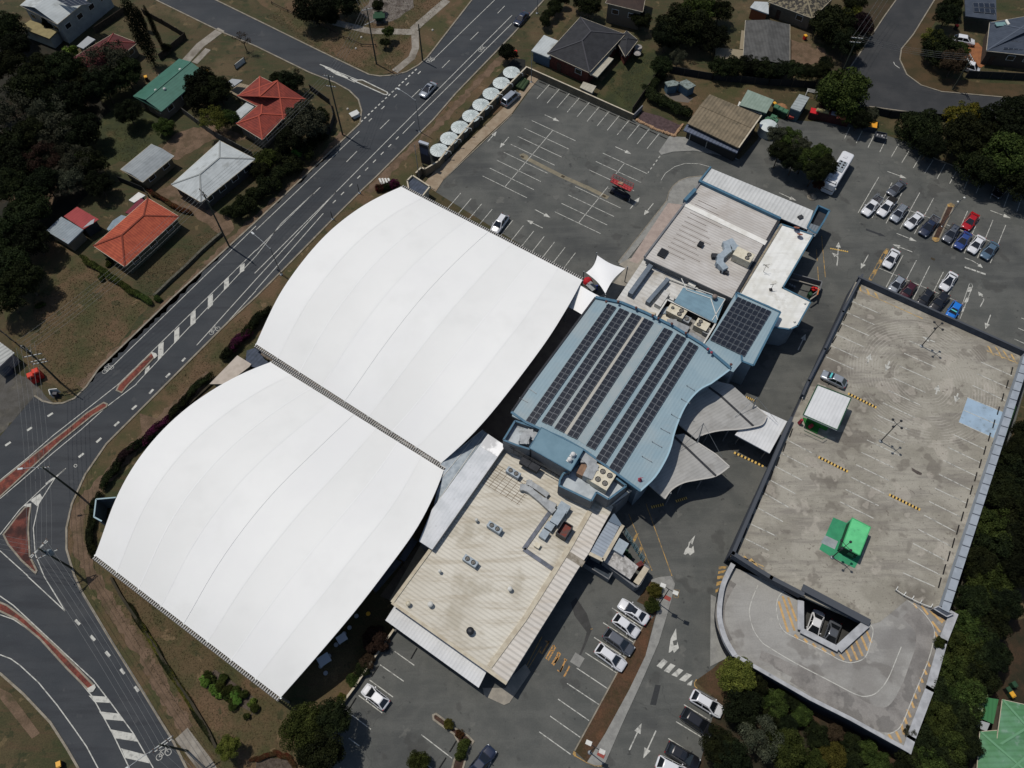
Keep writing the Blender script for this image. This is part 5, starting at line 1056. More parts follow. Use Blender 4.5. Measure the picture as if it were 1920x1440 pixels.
nf = 3
for i_ in range(0, len(ym2.f), 3):
    fs_ = ym2.f[i_:i_+3]; ids = sorted({v for f in fs_ for v in f}); mp = {v: k for k, v in enumerate(ids)}
    MB().add([ym2.v[v] for v in ids], [tuple(mp[v] for v in f) for f in fs_]).build('hatch_stripe', M('worn_tan_paint', H_(190,156,104), H_(160,134,96), 1.5), ramp)
m = MB(); q = W(L(3,3,'950,110 1010,150 1070,180 1130,210 1210,240'), DZ)
for p in q: m.tube([p, p+Vector((0,0,.5))], .06); m.bar(p+Vector((0,0,.5)), p+Vector((.35,.45,.55)), .1, .08)
for a, b in zip(q, q[1:]): m.tube([a+Vector((0,0,.5)), b+Vector((0,0,.5))], .07)
single('guard_rail', m, fascia_w, 'white tubular guard rail where the ramp meets the deck', 'guard rail')
t = thing('ramp_gate_block', on_ramp(L(3,3,'1310,265')[0]), 'grey box at the right corner where deck and ramp meet', 'plinth'); MB().prism(W(L(3,3,'1240,245 1275,228 1390,285 1340,305'), DZ+1.0), DZ-.5, DZ+1.0).build('block', slate, t); part_bar(t, 'frame', closed(L(3,3,'1240,245 1275,228 1390,285 1340,305')), DZ+1.0, .15, .08, white_cop)
# green rails beside the deck
for k, s in enumerate(('1860,-10 1850,60', '1850,170 1765,410', '1710,580 1650,720', '1600,890 1560,1000', '1505,1170 1460,1320', '1420,1445 1320,1670')):
    q = W(L(3,2,s), 1.0); m = MB(); m.bar(q[0], q[1], .35, .5); m2 = MB(); o_ = Vector((2.6,0,0)); m.bar(q[0]+o_, q[1]+o_, .2, .4)
    for j in range(4): p = q[0].lerp(q[1], j/3); m.box((p.x, p.y, .5), (.1,.1,1.0)); m.box((p.x+2.6, p.y, .5), (.1,.1,1.0))
    single('green_trellis', m, M('lime_paint', H_(120,160,84), H_(96,136,66), 1), '%s pair of lime green rails outside the deck, from its far end' % ORD[k], 'trellis', 'lime green trellis rails')
single('outer_walk', MB().prism(W(P('1925,660 1935,665 1795,1150 1785,1140'), .2), 0, .2), M('mossy_concrete', H_(64,62,50), H_(76,70,58), .8, fine=.3), 'mossy concrete strip outside the right edge of the deck', 'walk')
# lift lobby and kiosk
t = bld('lift_lobby', 'green lift lobby with white ribbed roof on the left edge of the deck', 'lift lobby', L(3,2,'370,10 622,107 517,347 262,235'), DZ+3.0, M('white_corrugated', H_(206,208,208)), None, thick=.2)
part_bar(t, 'fascia', closed(L(3,2,'370,10 622,107 517,347 262,235')), DZ+2.85, .15, .2, M('dark_green_paint', H_(30,74,50)))
q = shrink(W(L(3,2,'370,10 622,107 517,347 262,235'), DZ+3), 1.0); MB().prism(q, DZ, DZ+2.9).build('wall', M('lobby_green', H_(44,120,52), H_(38,108,46), .8), t)
MB().prism(W(L(3,2,'265,250 395,300 370,370 290,330'), DZ+.3), DZ, DZ+.3).build('step', M('lobby_green', H_(44,120,52)), t); part_bar(t, 'handrail', L(3,2,'270,350 410,415 440,395'), DZ+.8, .08, .08, M('dark_green_paint', H_(30,74,50)))
MB().box(G(*L(3,2,'320,318')[0], DZ+.5), (.7,.5,.9), .5, top=.8).box(G(*L(3,2,'245,280')[0], DZ+.8), (.5,.5,1.2), .5, top=.7).build('red_box', M('dark_red_box', H_(150,50,60)), t)
t = bld('kiosk', 'bright green flat roofed kiosk on the deck', 'kiosk', L(3,2,'630,1005 768,1075 685,1285 555,1215'), DZ+2.4, M('mint_roof', H_(98,196,132), H_(88,182,122), .6, rough=.6, spots=[(H_(74,150,104), .5, 1.2, .62)], streak=(57, H_(84,170,116), .5, .8)), M('dark_green_paint', H_(30,74,50)), z0=DZ, inset=.1)

kq = W(L(3,2,'630,1005 768,1075 685,1285 555,1215'), DZ+2.4); part_bar(t, 'fascia', closed(L(3,2,'630,1005 768,1075 685,1285 555,1215')), DZ+2.32, .12, .12, M('mint_trim', H_(70,160,104)))
ka, kb_ = shrink(kq, .1)[3], shrink(kq, .1)[2]; kd = (kb_-ka); kn = kd.normalized(); ko = Vector((kn.y, -kn.x, 0)); ko = ko if ko.y < 0 else -ko
for f_, w_, h_, nm in ((.3, .95, 2.0, 'door'), (.72, 1.4, .9, 'window')):
    p = ka.lerp(kb_, f_)+ko*.04; MB().box((p.x, p.y, DZ+(1.0 if nm == 'door' else 1.3)), (w_, .1, h_), math.atan2(kn.y, kn.x)).build(nm, M('deep_green_door', H_(20,54,38)) if nm == 'door' else glassm, t)
# ================================================================= TANKS, WALLS, SIGNS
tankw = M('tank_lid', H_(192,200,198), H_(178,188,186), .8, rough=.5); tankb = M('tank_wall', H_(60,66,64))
struct('tank_trench', MB().poly(W(P('800,290 965,108 985,112 985,135 830,300 812,318'), 0), -.004), M('trench_near_black', H_(24,26,24), H_(32,34,30), .8))  # flat near-black sheet stands for the sunken trench around the tanks
TK = [(823,280),(842,258),(862,237),(883,216),(902,195),(921,174),(940,154),(959,134)]
t0 = None
for i, p in enumerate(TK):
    lab = '%s of eight round pale water tanks, counted from the sign pylon' % ORD[i]; c = G(p[0], p[1], 2.0); c.z = 0
    if t0 is None:
        t0 = thing('water_tank', c, lab, 'water tank', 'round water tanks', .2); ORG[t0.name] = Vector((0,0,0)); R_ = 1.72
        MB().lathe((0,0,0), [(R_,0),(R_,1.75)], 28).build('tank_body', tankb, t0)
        m = MB(); m.lathe((0,0,1.75), [(R_*1.04,0),(R_*1.04,.06),(.25,.42),(.05,.44)], 32, False); m.build('lid', tankw, t0)
        m = MB()
        for k in range(16): a = k*math.pi/8; m.bar((.3*math.cos(a),.3*math.sin(a),2.17), (R_*1.03*math.cos(a),R_*1.03*math.sin(a),1.82), .03, .04)
        m.build('rib', M('tank_rib', H_(140,150,148)), t0); m = MB(); m.tube([(R_*.6,-R_*.35,2.1), (R_*1.25,-R_*.6,2.0), (R_*1.3,-R_*.6,1.4)], .08); m.build('overflow_pipe', fascia_w, t0); index_children(t0)
    else: o = copy_tree(t0); o.location = c; tag(o, lab)
def wallthing(label, s, h, mat, cap, w=.2, name='wall', cat='wall', group=None, px=None, capw=None, z0=0):
    px = px or P(s); q = W(px, h+z0); c = cen(q); t = thing(name, (c.x,c.y,z0), label, cat, group); m = MB()
    for a, b in zip(q, q[1:]): m.bar(Vector((a.x,a.y,z0+h/2)), Vector((b.x,b.y,z0+h/2)), w, h)
    m.build('wall_body', mat, t)
    if cap:
        m = MB()
        for a, b in zip(q, q[1:]): n = (b-a).normalized()*w*.5; m.bar(a-n+Vector((0,0,.03)), b+n+Vector((0,0,.03)), capw or w*1.3, .07)
        m.build('coping', cap, t)
    return t
wallm = M('tan_block_wall', H_(112,102,84), H_(98,90,74), .6)
wallthing('tall tan block wall with cream coping between the water tanks and the car park', '', 1.9, wallm, cream_t, .22, px=Z(780,100,5.14,'1065,130 830,365 560,640 330,895 215,1040 85,1115 50,1100 0,1150'))
wallthing('tan block wall with cream coping below the brick house garden', '', 1.7, wallm, cream_t, .2, px=Z(780,100,5.14,'1070,132')+L(2,0,'910,858'))
wallthing('short block wall end stepping down beside the rock garden', '', 1.2, wall_grey, None, .2, px=L(2,0,'915,858 980,790'))
def fence(label, px, h=1.7, mat=None, name='fence', w=.08, step=2.4, group=None, cat='fence'):
    q = W(px, 0); c = cen(q); t = thing(name, c, label, cat, group); m = MB(); pm_ = MB()
    for a, b in zip(q, q[1:]):
        m.bar(a+Vector((0,0,h/2)), b+Vector((0,0,h/2)), w, h); n = max(1, int((b-a).length/step))
        for k in range(n+1): p = a.lerp(b, k/n); pm_.box((p.x, p.y, h/2+.05), (.14,.14,h+.1))
    m.build('panel', mat, t); pm_.build('post', M('fence_post', H_(70,64,54)), t); return t
timber = M('dark_timber_fence', H_(62,54,44), H_(48,42,34), 1.5, rib=(0,.3,.1)); tin = M('dark_tin_fence', H_(40,42,42), H_(34,36,36), 1)
fence('brown timber fence right of the brick house yard', L(2,0,'1090,575 1010,690 900,850'), mat=timber); fence('dark fence behind the blue sheds under the trees', L(2,0,'1180,545 1500,600 1920,640')+L(3,0,'350,660'), mat=tin)
fence('dark fence along the bend of the east street', L(3,0,'780,850 900,880 1040,885 1300,905 1380,900'), mat=tin); fence('dark fence in front of the blue roofed solar house', L(3,0,'1480,580 1920,600 2010,605'), mat=tin)
fence('timber fence right of the cypress garden', L(0,0,'1205,450 1400,290 1230,190 1080,110'), 1.5, timber); fence('timber fence behind the white two storey house', L(0,0,'720,250 950,95'), 1.5, timber)
fence('grey fence between the green roofed house and the white roofed house', L(0,0,'1380,855 1480,930 1620,1030 1900,1180'), 1.6, M('grey_paling', H_(96,94,88), H_(80,78,72), 1)); fence('white low fence by the green roofed house', L(0,0,'1770,520 1840,465'), 1.2, fascia_w)
fence('dark fence curving around the red tiled house garden', L(1,0,'410,680 560,790 590,900 560,1000 430,1080'), 1.6, tin); fence('dark fence below the white roofed house', L(0,0,'900,1360 1090,1440 1130,1500'), 1.4, tin)
fence('rusty brown fence at the bottom left yard edge', L(0,1,'0,1040 150,1160 240,1230'), 1.4, tin)
wallthing('low stone wall of square blocks in front of the orange roofed house', '', .7, M('mossy_stone', H_(92,90,78), H_(70,68,56), 2, fine=.2), None, .45, px=L(0,1,'1150,775 1280,650 1400,540 1500,440 1600,350 1660,300'), name='stone_wall')
wallthing('long low retaining wall crossing the lawn between road and lower canopy', '', .5, M('mossy_dark_wall', H_(56,50,38), H_(42,40,28), 1), None, .35, px=L(0,3,'830,10 900,140 1000,290 1180,560 1300,760 1440,960 1560,1160 1620,1290'), name='retaining_wall')
wallthing('cream kerb wall beside the bottom left parking bays', '', .8, wallm, cream_t, .22, px=L(1,3,'1030,405 880,620 740,830 620,990 590,1050'))
wallthing('dark retaining kerb around the upper canopy verge', '', .4, M('mossy_dark_wall', H_(56,50,38)), None, .3, px=P('478,655 440,690 400,715 340,770 310,800'), name='retaining_wall')
# sign pylon
t = thing('sign_pylon', G(803, 300, 0), 'tall dark sign pylon with a silver cap beside the first water tank', 'sign'); a, b = G(797, 291, 0), G(812, 305, 0); a.z = b.z = 0; d = (b-a).normalized(); c = G(802, 303, 0)
m = MB(); rz = math.atan2((G(806,263,6)-G(791,258,6)).y, (G(806,263,6)-G(791,258,6)).x); c = G(800, 312, 0)
m.box((c.x, c.y, 3.4), (1.9,.45,5.2), rz); m.build('panel', M('navy_sign', H_(34,38,52), H_(40,44,56), 1, rough=.4), t); MB().box((c.x, c.y, 6.1), (2.0,.6,.35), rz).build('cap', M('silver_cap', H_(190,194,200), rough=.3, metal=.5), t)
MB().box((c.x, c.y, 4.2), (1.7,.5,1.6), rz).build('sign_face', M('slate_sign', H_(70,74,92)), t); m = MB()
for s_ in (-.8, .8): m.box((c.x+s_*math.cos(rz), c.y+s_*math.sin(rz), .5), (.15,.3,1.0), rz)
m.build('post', steel, t)
# ================================================================= HOUSES
def roof_mesh(q, zr, inset, gable):
    """q: 4 eave corners in order, long sides 0-1 and 2-3"""
    a = (q[0]+q[3])/2; b = (q[1]+q[2])/2; d = (b-a); L_ = d.length; u = d/L_; r0 = a+u*inset; r1 = b-u*inset; r0.z = r1.z = zr; z = Vector((0,0,.02)); m = MB()
    m.add([q[0], q[1], q[2], q[3], r0, r1], [(0,1,5,4), (2,3,4,5)]+([] if gable else [(1,2,5),(3,0,4)])); lo = [v-Vector((0,0,.22)) for v in q]
    m.add(list(q)+lo, [(0,4,5,1),(1,5,6,2),(2,6,7,3),(3,7,4,0),(4,7,6,5)]); return m, r0, r1
def house(label, px, ze, pitch, rm, wm, gable=False, name='house', cat='house', ridge=None, group=None, wins=2, z0=0, door=True, extra=None, parent=None, wallinset=.45):
    q = W(px, ze); A = sum(q[i].x*q[(i+1)%4].y-q[(i+1)%4].x*q[i].y for i in range(4))
    if A < 0: q = [q[1], q[0], q[3], q[2]]
    w_ = ((q[0]-q[3]).length+(q[1]-q[2]).length)/4; zr = ze+w_*math.tan(math.radians(pitch)); c = cen(q)
    t = parent or thing(name, (c.x,c.y,z0), label, cat, group); m, r0, r1 = roof_mesh(q, zr, 0 if gable else w_, gable); ro = m.build('roof', rm, t)
    k = MB()
    if ridge:
        k.bar(r0+Vector((0,0,.03)), r1+Vector((0,0,.03)), .3, .12)
        if not gable:
            for a, b in ((q[0],r0),(q[3],r0),(q[1],r1),(q[2],r1)): k.bar(a+Vector((0,0,.03)), b+Vector((0,0,.03)), .28, .1)
        k.build('ridge_cap', ridge, ro)
    if wm:
        iw = shrink(q, wallinset); m = MB().prism(iw, z0, ze-.1)
        if gable:
            for (i, j, r) in ((0,3,r0),(1,2,r1)):
                u = (r-(q[i]+q[j])/2); a, b = iw[i].copy(), iw[j].copy(); a.z = b.z = ze-.1; cc = (a+b)/2; cc.z = zr-.25; m.add([a, b, cc], [(0,1,2),(2,1,0)])
        m.build('wall', wm, t)
        g_ = MB(); ed = [(iw[i], iw[(i+1)%4]) for i in range(4)]; done = 0
        for a, b in ed:
            n = Vector(((b-a).y, -(b-a).x, 0)).normalized(); L_ = (b-a).length
            if n.y > .1: continue
            kk = max(1, int(L_/3.2)); rz = math.atan2((b-a).y, (b-a).x)
            for s_ in range(kk):
                p = a.lerp(b, (s_+.5)/kk)+n*.02; zc = z0+(ze-z0)*.62
                if done == 0 and s_ == 0 and door:
                    dd = MB().box((p.x, p.y, z0+1.05), (.95,.1,2.1), rz).build('door', M('dark_door', H_(70,54,44)), t); MB().box((p.x+.35*math.cos(rz)+n.x*.07, p.y+.35*math.sin(rz)+n.y*.07, z0+1.0), (.08,.06,.08), rz).build('handle', steel, dd)
                else:
                    w1 = MB().box((p.x, p.y, zc), (1.6,.12,1.2), rz).build('window', fascia_w, t); MB().box((p.x+n.x*.05, p.y+n.y*.05, zc), (1.4,.06,1.0), rz).build('pane', glassm, w1)
            done += 1
    k = MB(); z_ = Vector((0,0,-.08))
    for i in range(4): k.bar(q[i]+z_, q[(i+1)%4]+z_, .14, .14)
    k.build('gutter', extra or cream_t, t)
    return t
def tile(name, c1, c2): return M(name, c1, c2, .9, lo=.4, hi=.62, rib=(-36,.45,.22), bump=.4, c3=tuple(v*.7 for v in c1), s3=.4, lo3=.55)
orange = tile('orange_tiles', H_(166,82,58), H_(152,72,52)); redt = tile('red_tiles', H_(134,60,48), H_(116,52,44)); marn = tile('maroon_tiles', H_(86,40,40), H_(72,36,36)); blkt = M('charcoal_tiles', H_(50,51,54), H_(42,43,46), .8, rib=(-30,.4,.15)); green = M('green_tin', H_(58,104,90), H_(52,96,82), .5, rib=(55,.6,.1), rough=.6)
whitet = M('white_tin', H_(176,182,182), H_(164,170,170), .5, rib=(55,.6,.06), c3=H_(150,154,152), s3=.4, lo3=.55); greyt = M('grey_tin', H_(138,142,142), H_(124,128,128), .6, rib=(-33,.6,.12)); beigew = M('beige_wall', H_(110,102,88), H_(96,90,78), .8); brickw = M('brick_wall', H_(96,52,42), H_(78,44,36), 2)
wallw = M('white_wall', H_(150,154,150), H_(136,140,138), .7)
house('house with bright orange tiled hipped roof facing the road bend', P('175,461 277,371 336,406 234,500'), 3.0, 22, orange, M('olive_wall', H_(86,86,70)), ridge=M('dark_ridge', H_(110,50,36)))
house('house with green metal gabled roof and round vents', L(0,0,'1000,720 1345,440 1542,545 1210,835'), 3.0, 14, green, beigew, gable=True, ridge=green, extra=green)
gh = [o for o in COL.objects if o.get('label','').startswith('house with green metal gabled')][0]
for s_ in ('1355,530','1172,685','1237,675'): MB().lathe(G(*L(0,0,s_)[0], 3.6), [(.25,0),(.28,.25),(.3,.4),(.05,.55)], 12).build('roof_vent', fascia_w, gh)
house('house with white metal hipped roof above the gravel driveway', P('321,346 412,264 478,298 377,379'), 3.0, 18, whitet, M('dark_grey_wall', H_(70,68,64)), ridge=M('grey_ridge', H_(140,144,142)))  # walls in one even dark grey base colour
t = house('house with two joined red tiled hipped roofs near the street corner', P('445,180 487,143 574,186 531,224'), 3.0, 20, redt, beigew, ridge=M('red_ridge', H_(150,70,54)), wins=1)
house('', P('443,232 492,190 536,216 492,262'), 3.06, 20, redt, beigew, ridge=M('red_ridge', H_(160,74,58)), parent=t, door=False)
house('house with dark maroon tiled roof half hidden by trees', L(0,0,'465,480 850,250 1030,320 670,605'), 3.0, 22, marn, beigew, ridge=M('maroon_ridge', H_(110,54,50)))
t = house('white two storey house with solar panels on its pale roof at the top left corner', L(0,0,'150,40 500,-260 800,-120 430,180'), 5.4, 16, whitet, wallw, gable=True, door=False)
t = house('charcoal tiled brick house beside the top car park', P('1026,100 1088,32 1172,64 1105,136'), 3.6, 20, blkt, brickw, ridge=M('charcoal_ridge', H_(66,66,70)))
house('', L(2,0,'780,300 860,230 945,300 850,425'), 3.0, 18, blkt, brickw, ridge=blkt, parent=t, door=False)
house('long grey metal roofed house with a timber deck', P('1398,38 1481,46 1481,123 1394,114'), 3.2, 8, M('weathered_tin', H_(84,84,82), H_(70,70,68), .6, rib=(0,.6,.15)), M('teal_wall', H_(70,96,96)), gable=True) if 0 else None
t = house('long grey ribbed roof house right of the timber deck', [(1398,38),(1393,114),(1481,123),(1481,46)], 3.2, 8, M('weathered_tin', H_(84,84,82), H_(70,70,68), .6, rib=(90,.7,.15)), M('teal_wall', H_(60,84,84)), gable=True)
house('two storey beige house with brown roof at the top edge', P('1135,5 1170,-45 1215,-30 1205,22'), 5.0, 18, M('brown_tiles', H_(62,50,44), H_(54,44,40), 1), M('beige_wall2', H_(104,96,82)), door=False)
t = house('house with patchy tan and black tiled hipped roof at the top edge', P('1440,3 1500,-50 1570,-12 1523,34'), 3.4, 20, M('patchy_tiles', H_(120,112,92), H_(52,50,46), 1.6, lo=.42, hi=.55), beigew, ridge=M('tan_ridge', H_(130,122,100)))
dkb = M('slate_blue_roof', H_(64,72,84), H_(56,64,76), .6, rib=(10,.6,.1))
t = house('house with slate blue hipped roof and solar panels at the right edge, main part', [(1856,42),(1850,95),(1985,110),(1985,20)], 3.6, 16, dkb, M('brown_wall', H_(70,62,54)), ridge=M('slate_ridge', H_(80,88,100)))
bld('carport', 'slate roofed carport with a dark solar field beside the blue roofed house', 'carport', L(3,0,'1475,-30 1710,-10 1715,150 1482,120'), 3.2, dkb, None)
array('dark blue solar field on the slate carport roof', L(3,0,'1535,20 1700,25 1545,90 1705,115'), 2, 4, 3.35, 'solar panels'); array('upper solar group on the slate blue house roof', L(3,0,'1830,275 1920,285 1820,310 1920,325'), 1, 3, 4.4, 'solar panels'); array('lower solar group on the slate blue house roof', L(3,0,'1770,325 1920,330 1765,370 1920,380'), 2, 4, 3.9, 'solar panels'); array('solar field on the white two storey house roof', L(0,0,'410,-10 600,-20 515,50 650,15'), 2, 5, 7.4, 'solar panels')
t = thing('solar_heater', G(*L(3,0,'1765,180')[0], 4.4), 'solar water heater with white cylinder on the slate blue roof', 'solar heater', None, .1); ORG[t.name] = Vector((0,0,0)); MB().box((-.6,0,0), (2.2,1.2,.12)).build('collector', M('pale_glass', H_(110,140,140), rough=.2), t); MB().tube([(.8,-.8,.25),(.8,.8,.25)], .28, 12).build('cylinder', fascia_w, t)
gr2 = M('mottled_green_tin', H_(76,122,84), H_(92,134,104), .4, rib=(0,.7,.12), c3=H_(110,140,120), s3=.8, lo3=.58)
t = house('house with faded green metal hipped roof in the bottom right corner', [(1838,1372),(1828,1500),(2010,1510),(2000,1360)], 3.2, 16, gr2, beigew, ridge=M('pale_green_ridge', H_(96,140,106)))
house('', [(1880,1312),(1868,1400),(1965,1420),(1960,1330)], 3.5, 16, gr2, beigew, ridge=M('pale_green_ridge', H_(96,140,106)), parent=t, door=False)
part_poly(t, 'verandah_roof', L(3,3,'1640,910 1730,925 1690,1110 1600,1070'), 2.9, M('deep_green_tin', H_(58,112,70), rib=(70,.5,.15))); part_poly(t, 'verandah_edge', L(3,3,'1590,870 1655,885 1600,1075 1565,1040'), 2.8, M('pale_yellow_sheet', H_(180,190,150))); part_poly(t, 'porch_roof', L(3,3,'1565,1075 1665,1105 1640,1165 1550,1130'), 2.7, M('pale_grey_sheet', H_(150,154,156)))
# sheds, awnings, carports
greysh = M('pale_grey_sheet', H_(150,154,156), H_(138,142,144), .8, rib=(55,.5,.1))
house('pale grey gabled shed with open bays beside the small round tree', L(0,0,'905,1270 1135,1080 1305,1170 1070,1365'), 2.6, 10, greyt, M('tan_shed_wall', H_(120,110,86)), gable=True, name='shed', cat='shed', door=False) if 0 else None
house('pale grey gabled shed below the green roofed house yard', [L(0,0,s)[0] for s in ('1135,1080','905,1270','1070,1365','1305,1170')], 2.6, 9, M('pale_tin', H_(140,146,148), H_(128,134,136), .6, rib=(55,.6,.12)), M('tan_shed_wall', H_(110,100,78)), gable=True, name='shed', cat='shed', door=False)
t = bld('shed', 'low shed with one half white and one half red metal roof', 'shed', L(0,1,'345,290 460,185 625,282 510,390'), 2.6, M('blue_white_tin', H_(140,150,156), H_(126,136,142), .6, rib=(55,.5,.15), c3=H_(150,90,90), s3=2, lo3=.66), beigew); part_poly(t, 'red_roof', L(0,1,'478,182 578,110 742,205 625,280'), 2.7, M('faded_red_tin', H_(150,66,66), H_(138,60,60), .6, rib=(55,.5,.1))); part_poly(t, 'skylight', L(0,1,'620,270 680,215 710,200 700,235'), 2.74, greysh, h=.05); 
MB().prism(shrink(W(L(0,1,'478,182 578,110 742,205 625,280'), 2.7), .4), 0, 2.6).build('wall', wall_dark, t)
bld('awning', 'small white awning behind the orange roofed house', 'awning', L(0,1,'965,60 1040,0 1090,25 1005,80'), 2.6, fascia_w, wall_dark); bld('awning', 'maroon awning behind the orange roofed house', 'awning', L(0,1,'938,155 1055,45 1110,75 1000,175'), 2.7, M('maroon_tin', H_(106,44,54)), wall_dark); bld('awning', 'rounded blue grey awning left of the orange roofed house', 'awning', L(0,1,'800,278 845,215 910,172 955,185 880,255 815,290'), 2.6, M('blue_grey_sheet', H_(128,142,150), H_(116,130,138), 1), wall_dark)
bld('carport', 'white flat carport beside the red tiled house', 'carport', L(0,0,'1705,890 1880,740 1935,775 1770,920'), 2.5, whitet, None); t = thing('timber_deck', G(462,165,.4), 'beige slatted deck above the white carport', 'deck'); MB().prism(W(L(0,0,'1725,690 1790,620 1870,640 1810,745'), .6), 0, .6).build('boards', M('beige_boards', H_(140,128,108), rib=(60,.5,.3)), t)
bld('patio_roof', 'pale tin patio roof above the beige deck beside the red tiled house', 'patio roof', L(0,0,'1695,620 1740,590 1820,600 1750,650'), 2.3, greysh, None)
bld('carport', 'yellow flat roof attached to the white two storey house', 'carport', L(0,0,'150,205 225,150 440,222 370,290'), 2.8, M('straw_sheet', H_(136,126,90), H_(124,114,82), 1), wallw); bld('shed', 'small white roofed shed left of the maroon roof', 'shed', L(0,0,'575,345 660,270 715,295 625,365'), 2.3, greysh, wall_dark)
bld('carport', 'white flat roofed carport left of the charcoal tiled house', 'carport', L(2,0,'145,380 240,262 345,305 290,438'), 2.7, whitet, M('blue_carport_wall', H_(80,96,110))); bld('pergola', 'cream pergola roof attached to the charcoal tiled house', 'pergola', L(2,0,'580,550 690,415 762,440 640,578'), 2.8, M('cream_sheet', H_(168,164,148), H_(156,152,138), 1, rib=(57,.6,.1)), None); bld('small_awning', 'cream hood roof low beside the pergola of the charcoal house', 'awning', L(2,0,'508,655 535,612 632,645 600,698'), 1.6, M('cream_sheet', H_(168,164,148)), M('cream_wall', H_(140,134,118))); bld('awning', 'narrow tan awning between the two charcoal roofs', 'awning', L(2,0,'705,410 750,348 772,355 722,420'), 2.9, M('tan_sheet', H_(140,130,106)), None)
single('rain_tank', MB().lathe(G(*L(2,0,'940,400')[0], 0), [(.85,0),(.85,1.6),(.8,1.68)], 18).lathe(G(*L(2,0,'940,400')[0], 1.68), [(.78,0),(.3,.12),(.05,.14)], 18), M('tank_grey', H_(150,146,142), H_(120,118,114), 2), 'round grey rain tank behind the charcoal tiled house', 'tank')
t = thing('timber_deck', G(1370,100,0), 'bare timber deck beside the long grey roofed house', 'deck'); MB().prism(W(L(2,0,'1530,355 1740,375 1740,440 1600,440 1600,400 1585,445 1522,445'), .7), 0, .7).build('boards', M('pale_boards', H_(142,132,112), rib=(0,.4,.25)), t); MB().bar(G(*L(2,0,'1720,370')[0], .8), G(*L(2,0,'1735,230')[0], .8), .8, .1).build('stair', M('pale_boards', H_(142,132,112)), t)
bld('house', 'white roofed house corner at the top edge beside the patchy tiled roof', 'house', L(2,0,'1785,55 1820,10 1925,15 1925,105'), 2.8, whitet, M('orange_wall', H_(140,84,56)))
blu = M('blue_shed_wall', H_(86,112,128), H_(76,102,118), 1)
for s, lab in (('1145,615 1205,600 1262,615 1240,640 1170,650', 'left one of the two small pale blue garden sheds'), ('1245,618 1310,595 1380,640 1320,672', 'right one of the two small pale blue garden sheds')): bld('garden_shed', lab, 'shed', L(2,0,s), 2.1, M('pale_blue_tin', H_(126,136,132), H_(96,104,98), 2, rib=(57,.4,.1)), blu, inset=.15, group='small blue sheds')
struct('shed_pad', MB().poly(W(L(2,0,'1140,710 1230,760 1320,770 1360,740 1320,720 1200,680'), 0), .002), M('pale_pad', H_(96,90,82)))
t = bld('bowls_shed', 'brown corrugated shed with curved top edge beside the rock garden', 'shed', L(2,0,'1315,925 1410,790 1483,706 1870,868 1820,950 1700,1110'), 4.0, M('brown_corrugated', H_(124,112,92), H_(108,98,80), .6, rib=(57,.7,.22), c3=H_(96,88,72), s3=.5, lo3=.5, bump=.4), M('dark_shed_wall', H_(46,46,44)))
part_bar(t, 'rafter', L(2,0,'1405,790 1800,960'), 4.02, .2, .06, M('brown_corrugated', H_(124,112,92))); part_bar(t, 'gutter', L(2,0,'1870,868 1700,1110'), 3.95, .25, .15, cream_t)
t = bld('shed_awning', 'blue grey ribbed awning along the lower side of the brown shed', 'awning', L(2,0,'1312,930 1708,1108 1688,1148 1285,975'), 3.2, M('slate_corrugated', H_(92,100,116), H_(82,90,104), 1, rib=(57,.7,.3)), None); m = MB()
for s in ('1325,1060', '1450,1110', '1570,1165', '1650,1200'): b0 = G(*L(2,0,s)[0], 0); m.tube([b0, b0+Vector((0,0,3.1))], .06)
m.build('post', fascia_w, t)
t = bld('storage_shed', 'pale green roofed shed behind the brown corrugated shed', 'shed', P('1402,168 1451,187 1437,212 1386,197'), 2.8, M('pale_green_tin', H_(130,146,134), H_(120,136,124), .8, rib=(57,.6,.1)), M('teal_wall', H_(60,84,84))); part_poly(t, 'side_roof', P('1386,190 1428,206 1428,214 1383,198'), 2.2, fascia_w)
t = bld('site_cabin', 'blue grey site cabin with white ribbed roof by the bin yard', 'cabin', L(3,0,'235,705 312,730 243,837 168,808'), 2.8, M('white_ribbed_cabin', H_(150,158,158), H_(140,148,148), 1, rib=(-20,.8,.2)), M('teal_cabin_wall', H_(72,92,98)), inset=.05)
t = thing('ladder_rack', G(*L(3,0,'320,730')[0], 0), 'white metal rack of ladders behind the site cabin', 'rack', None, -.3); ORG[t.name] = Vector((0,0,0)); m = MB()
for k in range(4): m.bar((-1.2,-.4+k*.28,1.6), (1.3,-.4+k*.28,1.6), .07, .07)
for x in (-1.1, 1.1): m.bar((x,-.5,.8), (x,.5,.8), .08, 1.6)
m.build('frame', fascia_w, t)
# skips and dumpsters
def skip(p, dims, rz, mat, lidm, label, z=0, contents=None):
    t = thing('skip', G(*p, z), label, 'skip', None, rz); ORG[t.name] = Vector((0,0,0)); l, w_, h = dims; m = MB()
    for c_, d_ in (((0,w_/2,h/2),(l,.08,h)), ((0,-w_/2,h/2),(l,.08,h)), ((l/2,0,h/2),(.08,w_-.1,h)), ((-l/2,0,h/2),(.08,w_-.1,h)), ((0,0,.15),(l,w_,.15))): m.box(c_, d_)
    for k in range(5): m.box((-l/2+l*(k+.5)/5, -w_/2-.05, h/2), (.08,.08,h*.9))
    m.build('skip_body', mat, t)
    if lidm: MB().box((0,0,h+.05), (l*1.02,w_*1.02,.08)).build('lid', lidm, t)
    else: MB().box((0,0,h*.55), (l-.2,w_-.2,.3)).build('contents', contents or M('rubble', H_(70,62,56), H_(110,104,96), 3), t)
    return t
maroon = M('maroon_steel', H_(66,30,30), H_(52,26,26), 1, rough=.6); skb = M('slate_steel', H_(60,66,74), H_(50,56,62), 1)
t = skip(L(3,0,'480,895')[0], (6.2,2.4,2.1), -.33, maroon, maroon, 'long dark maroon container with junk on its roof in the bin yard')
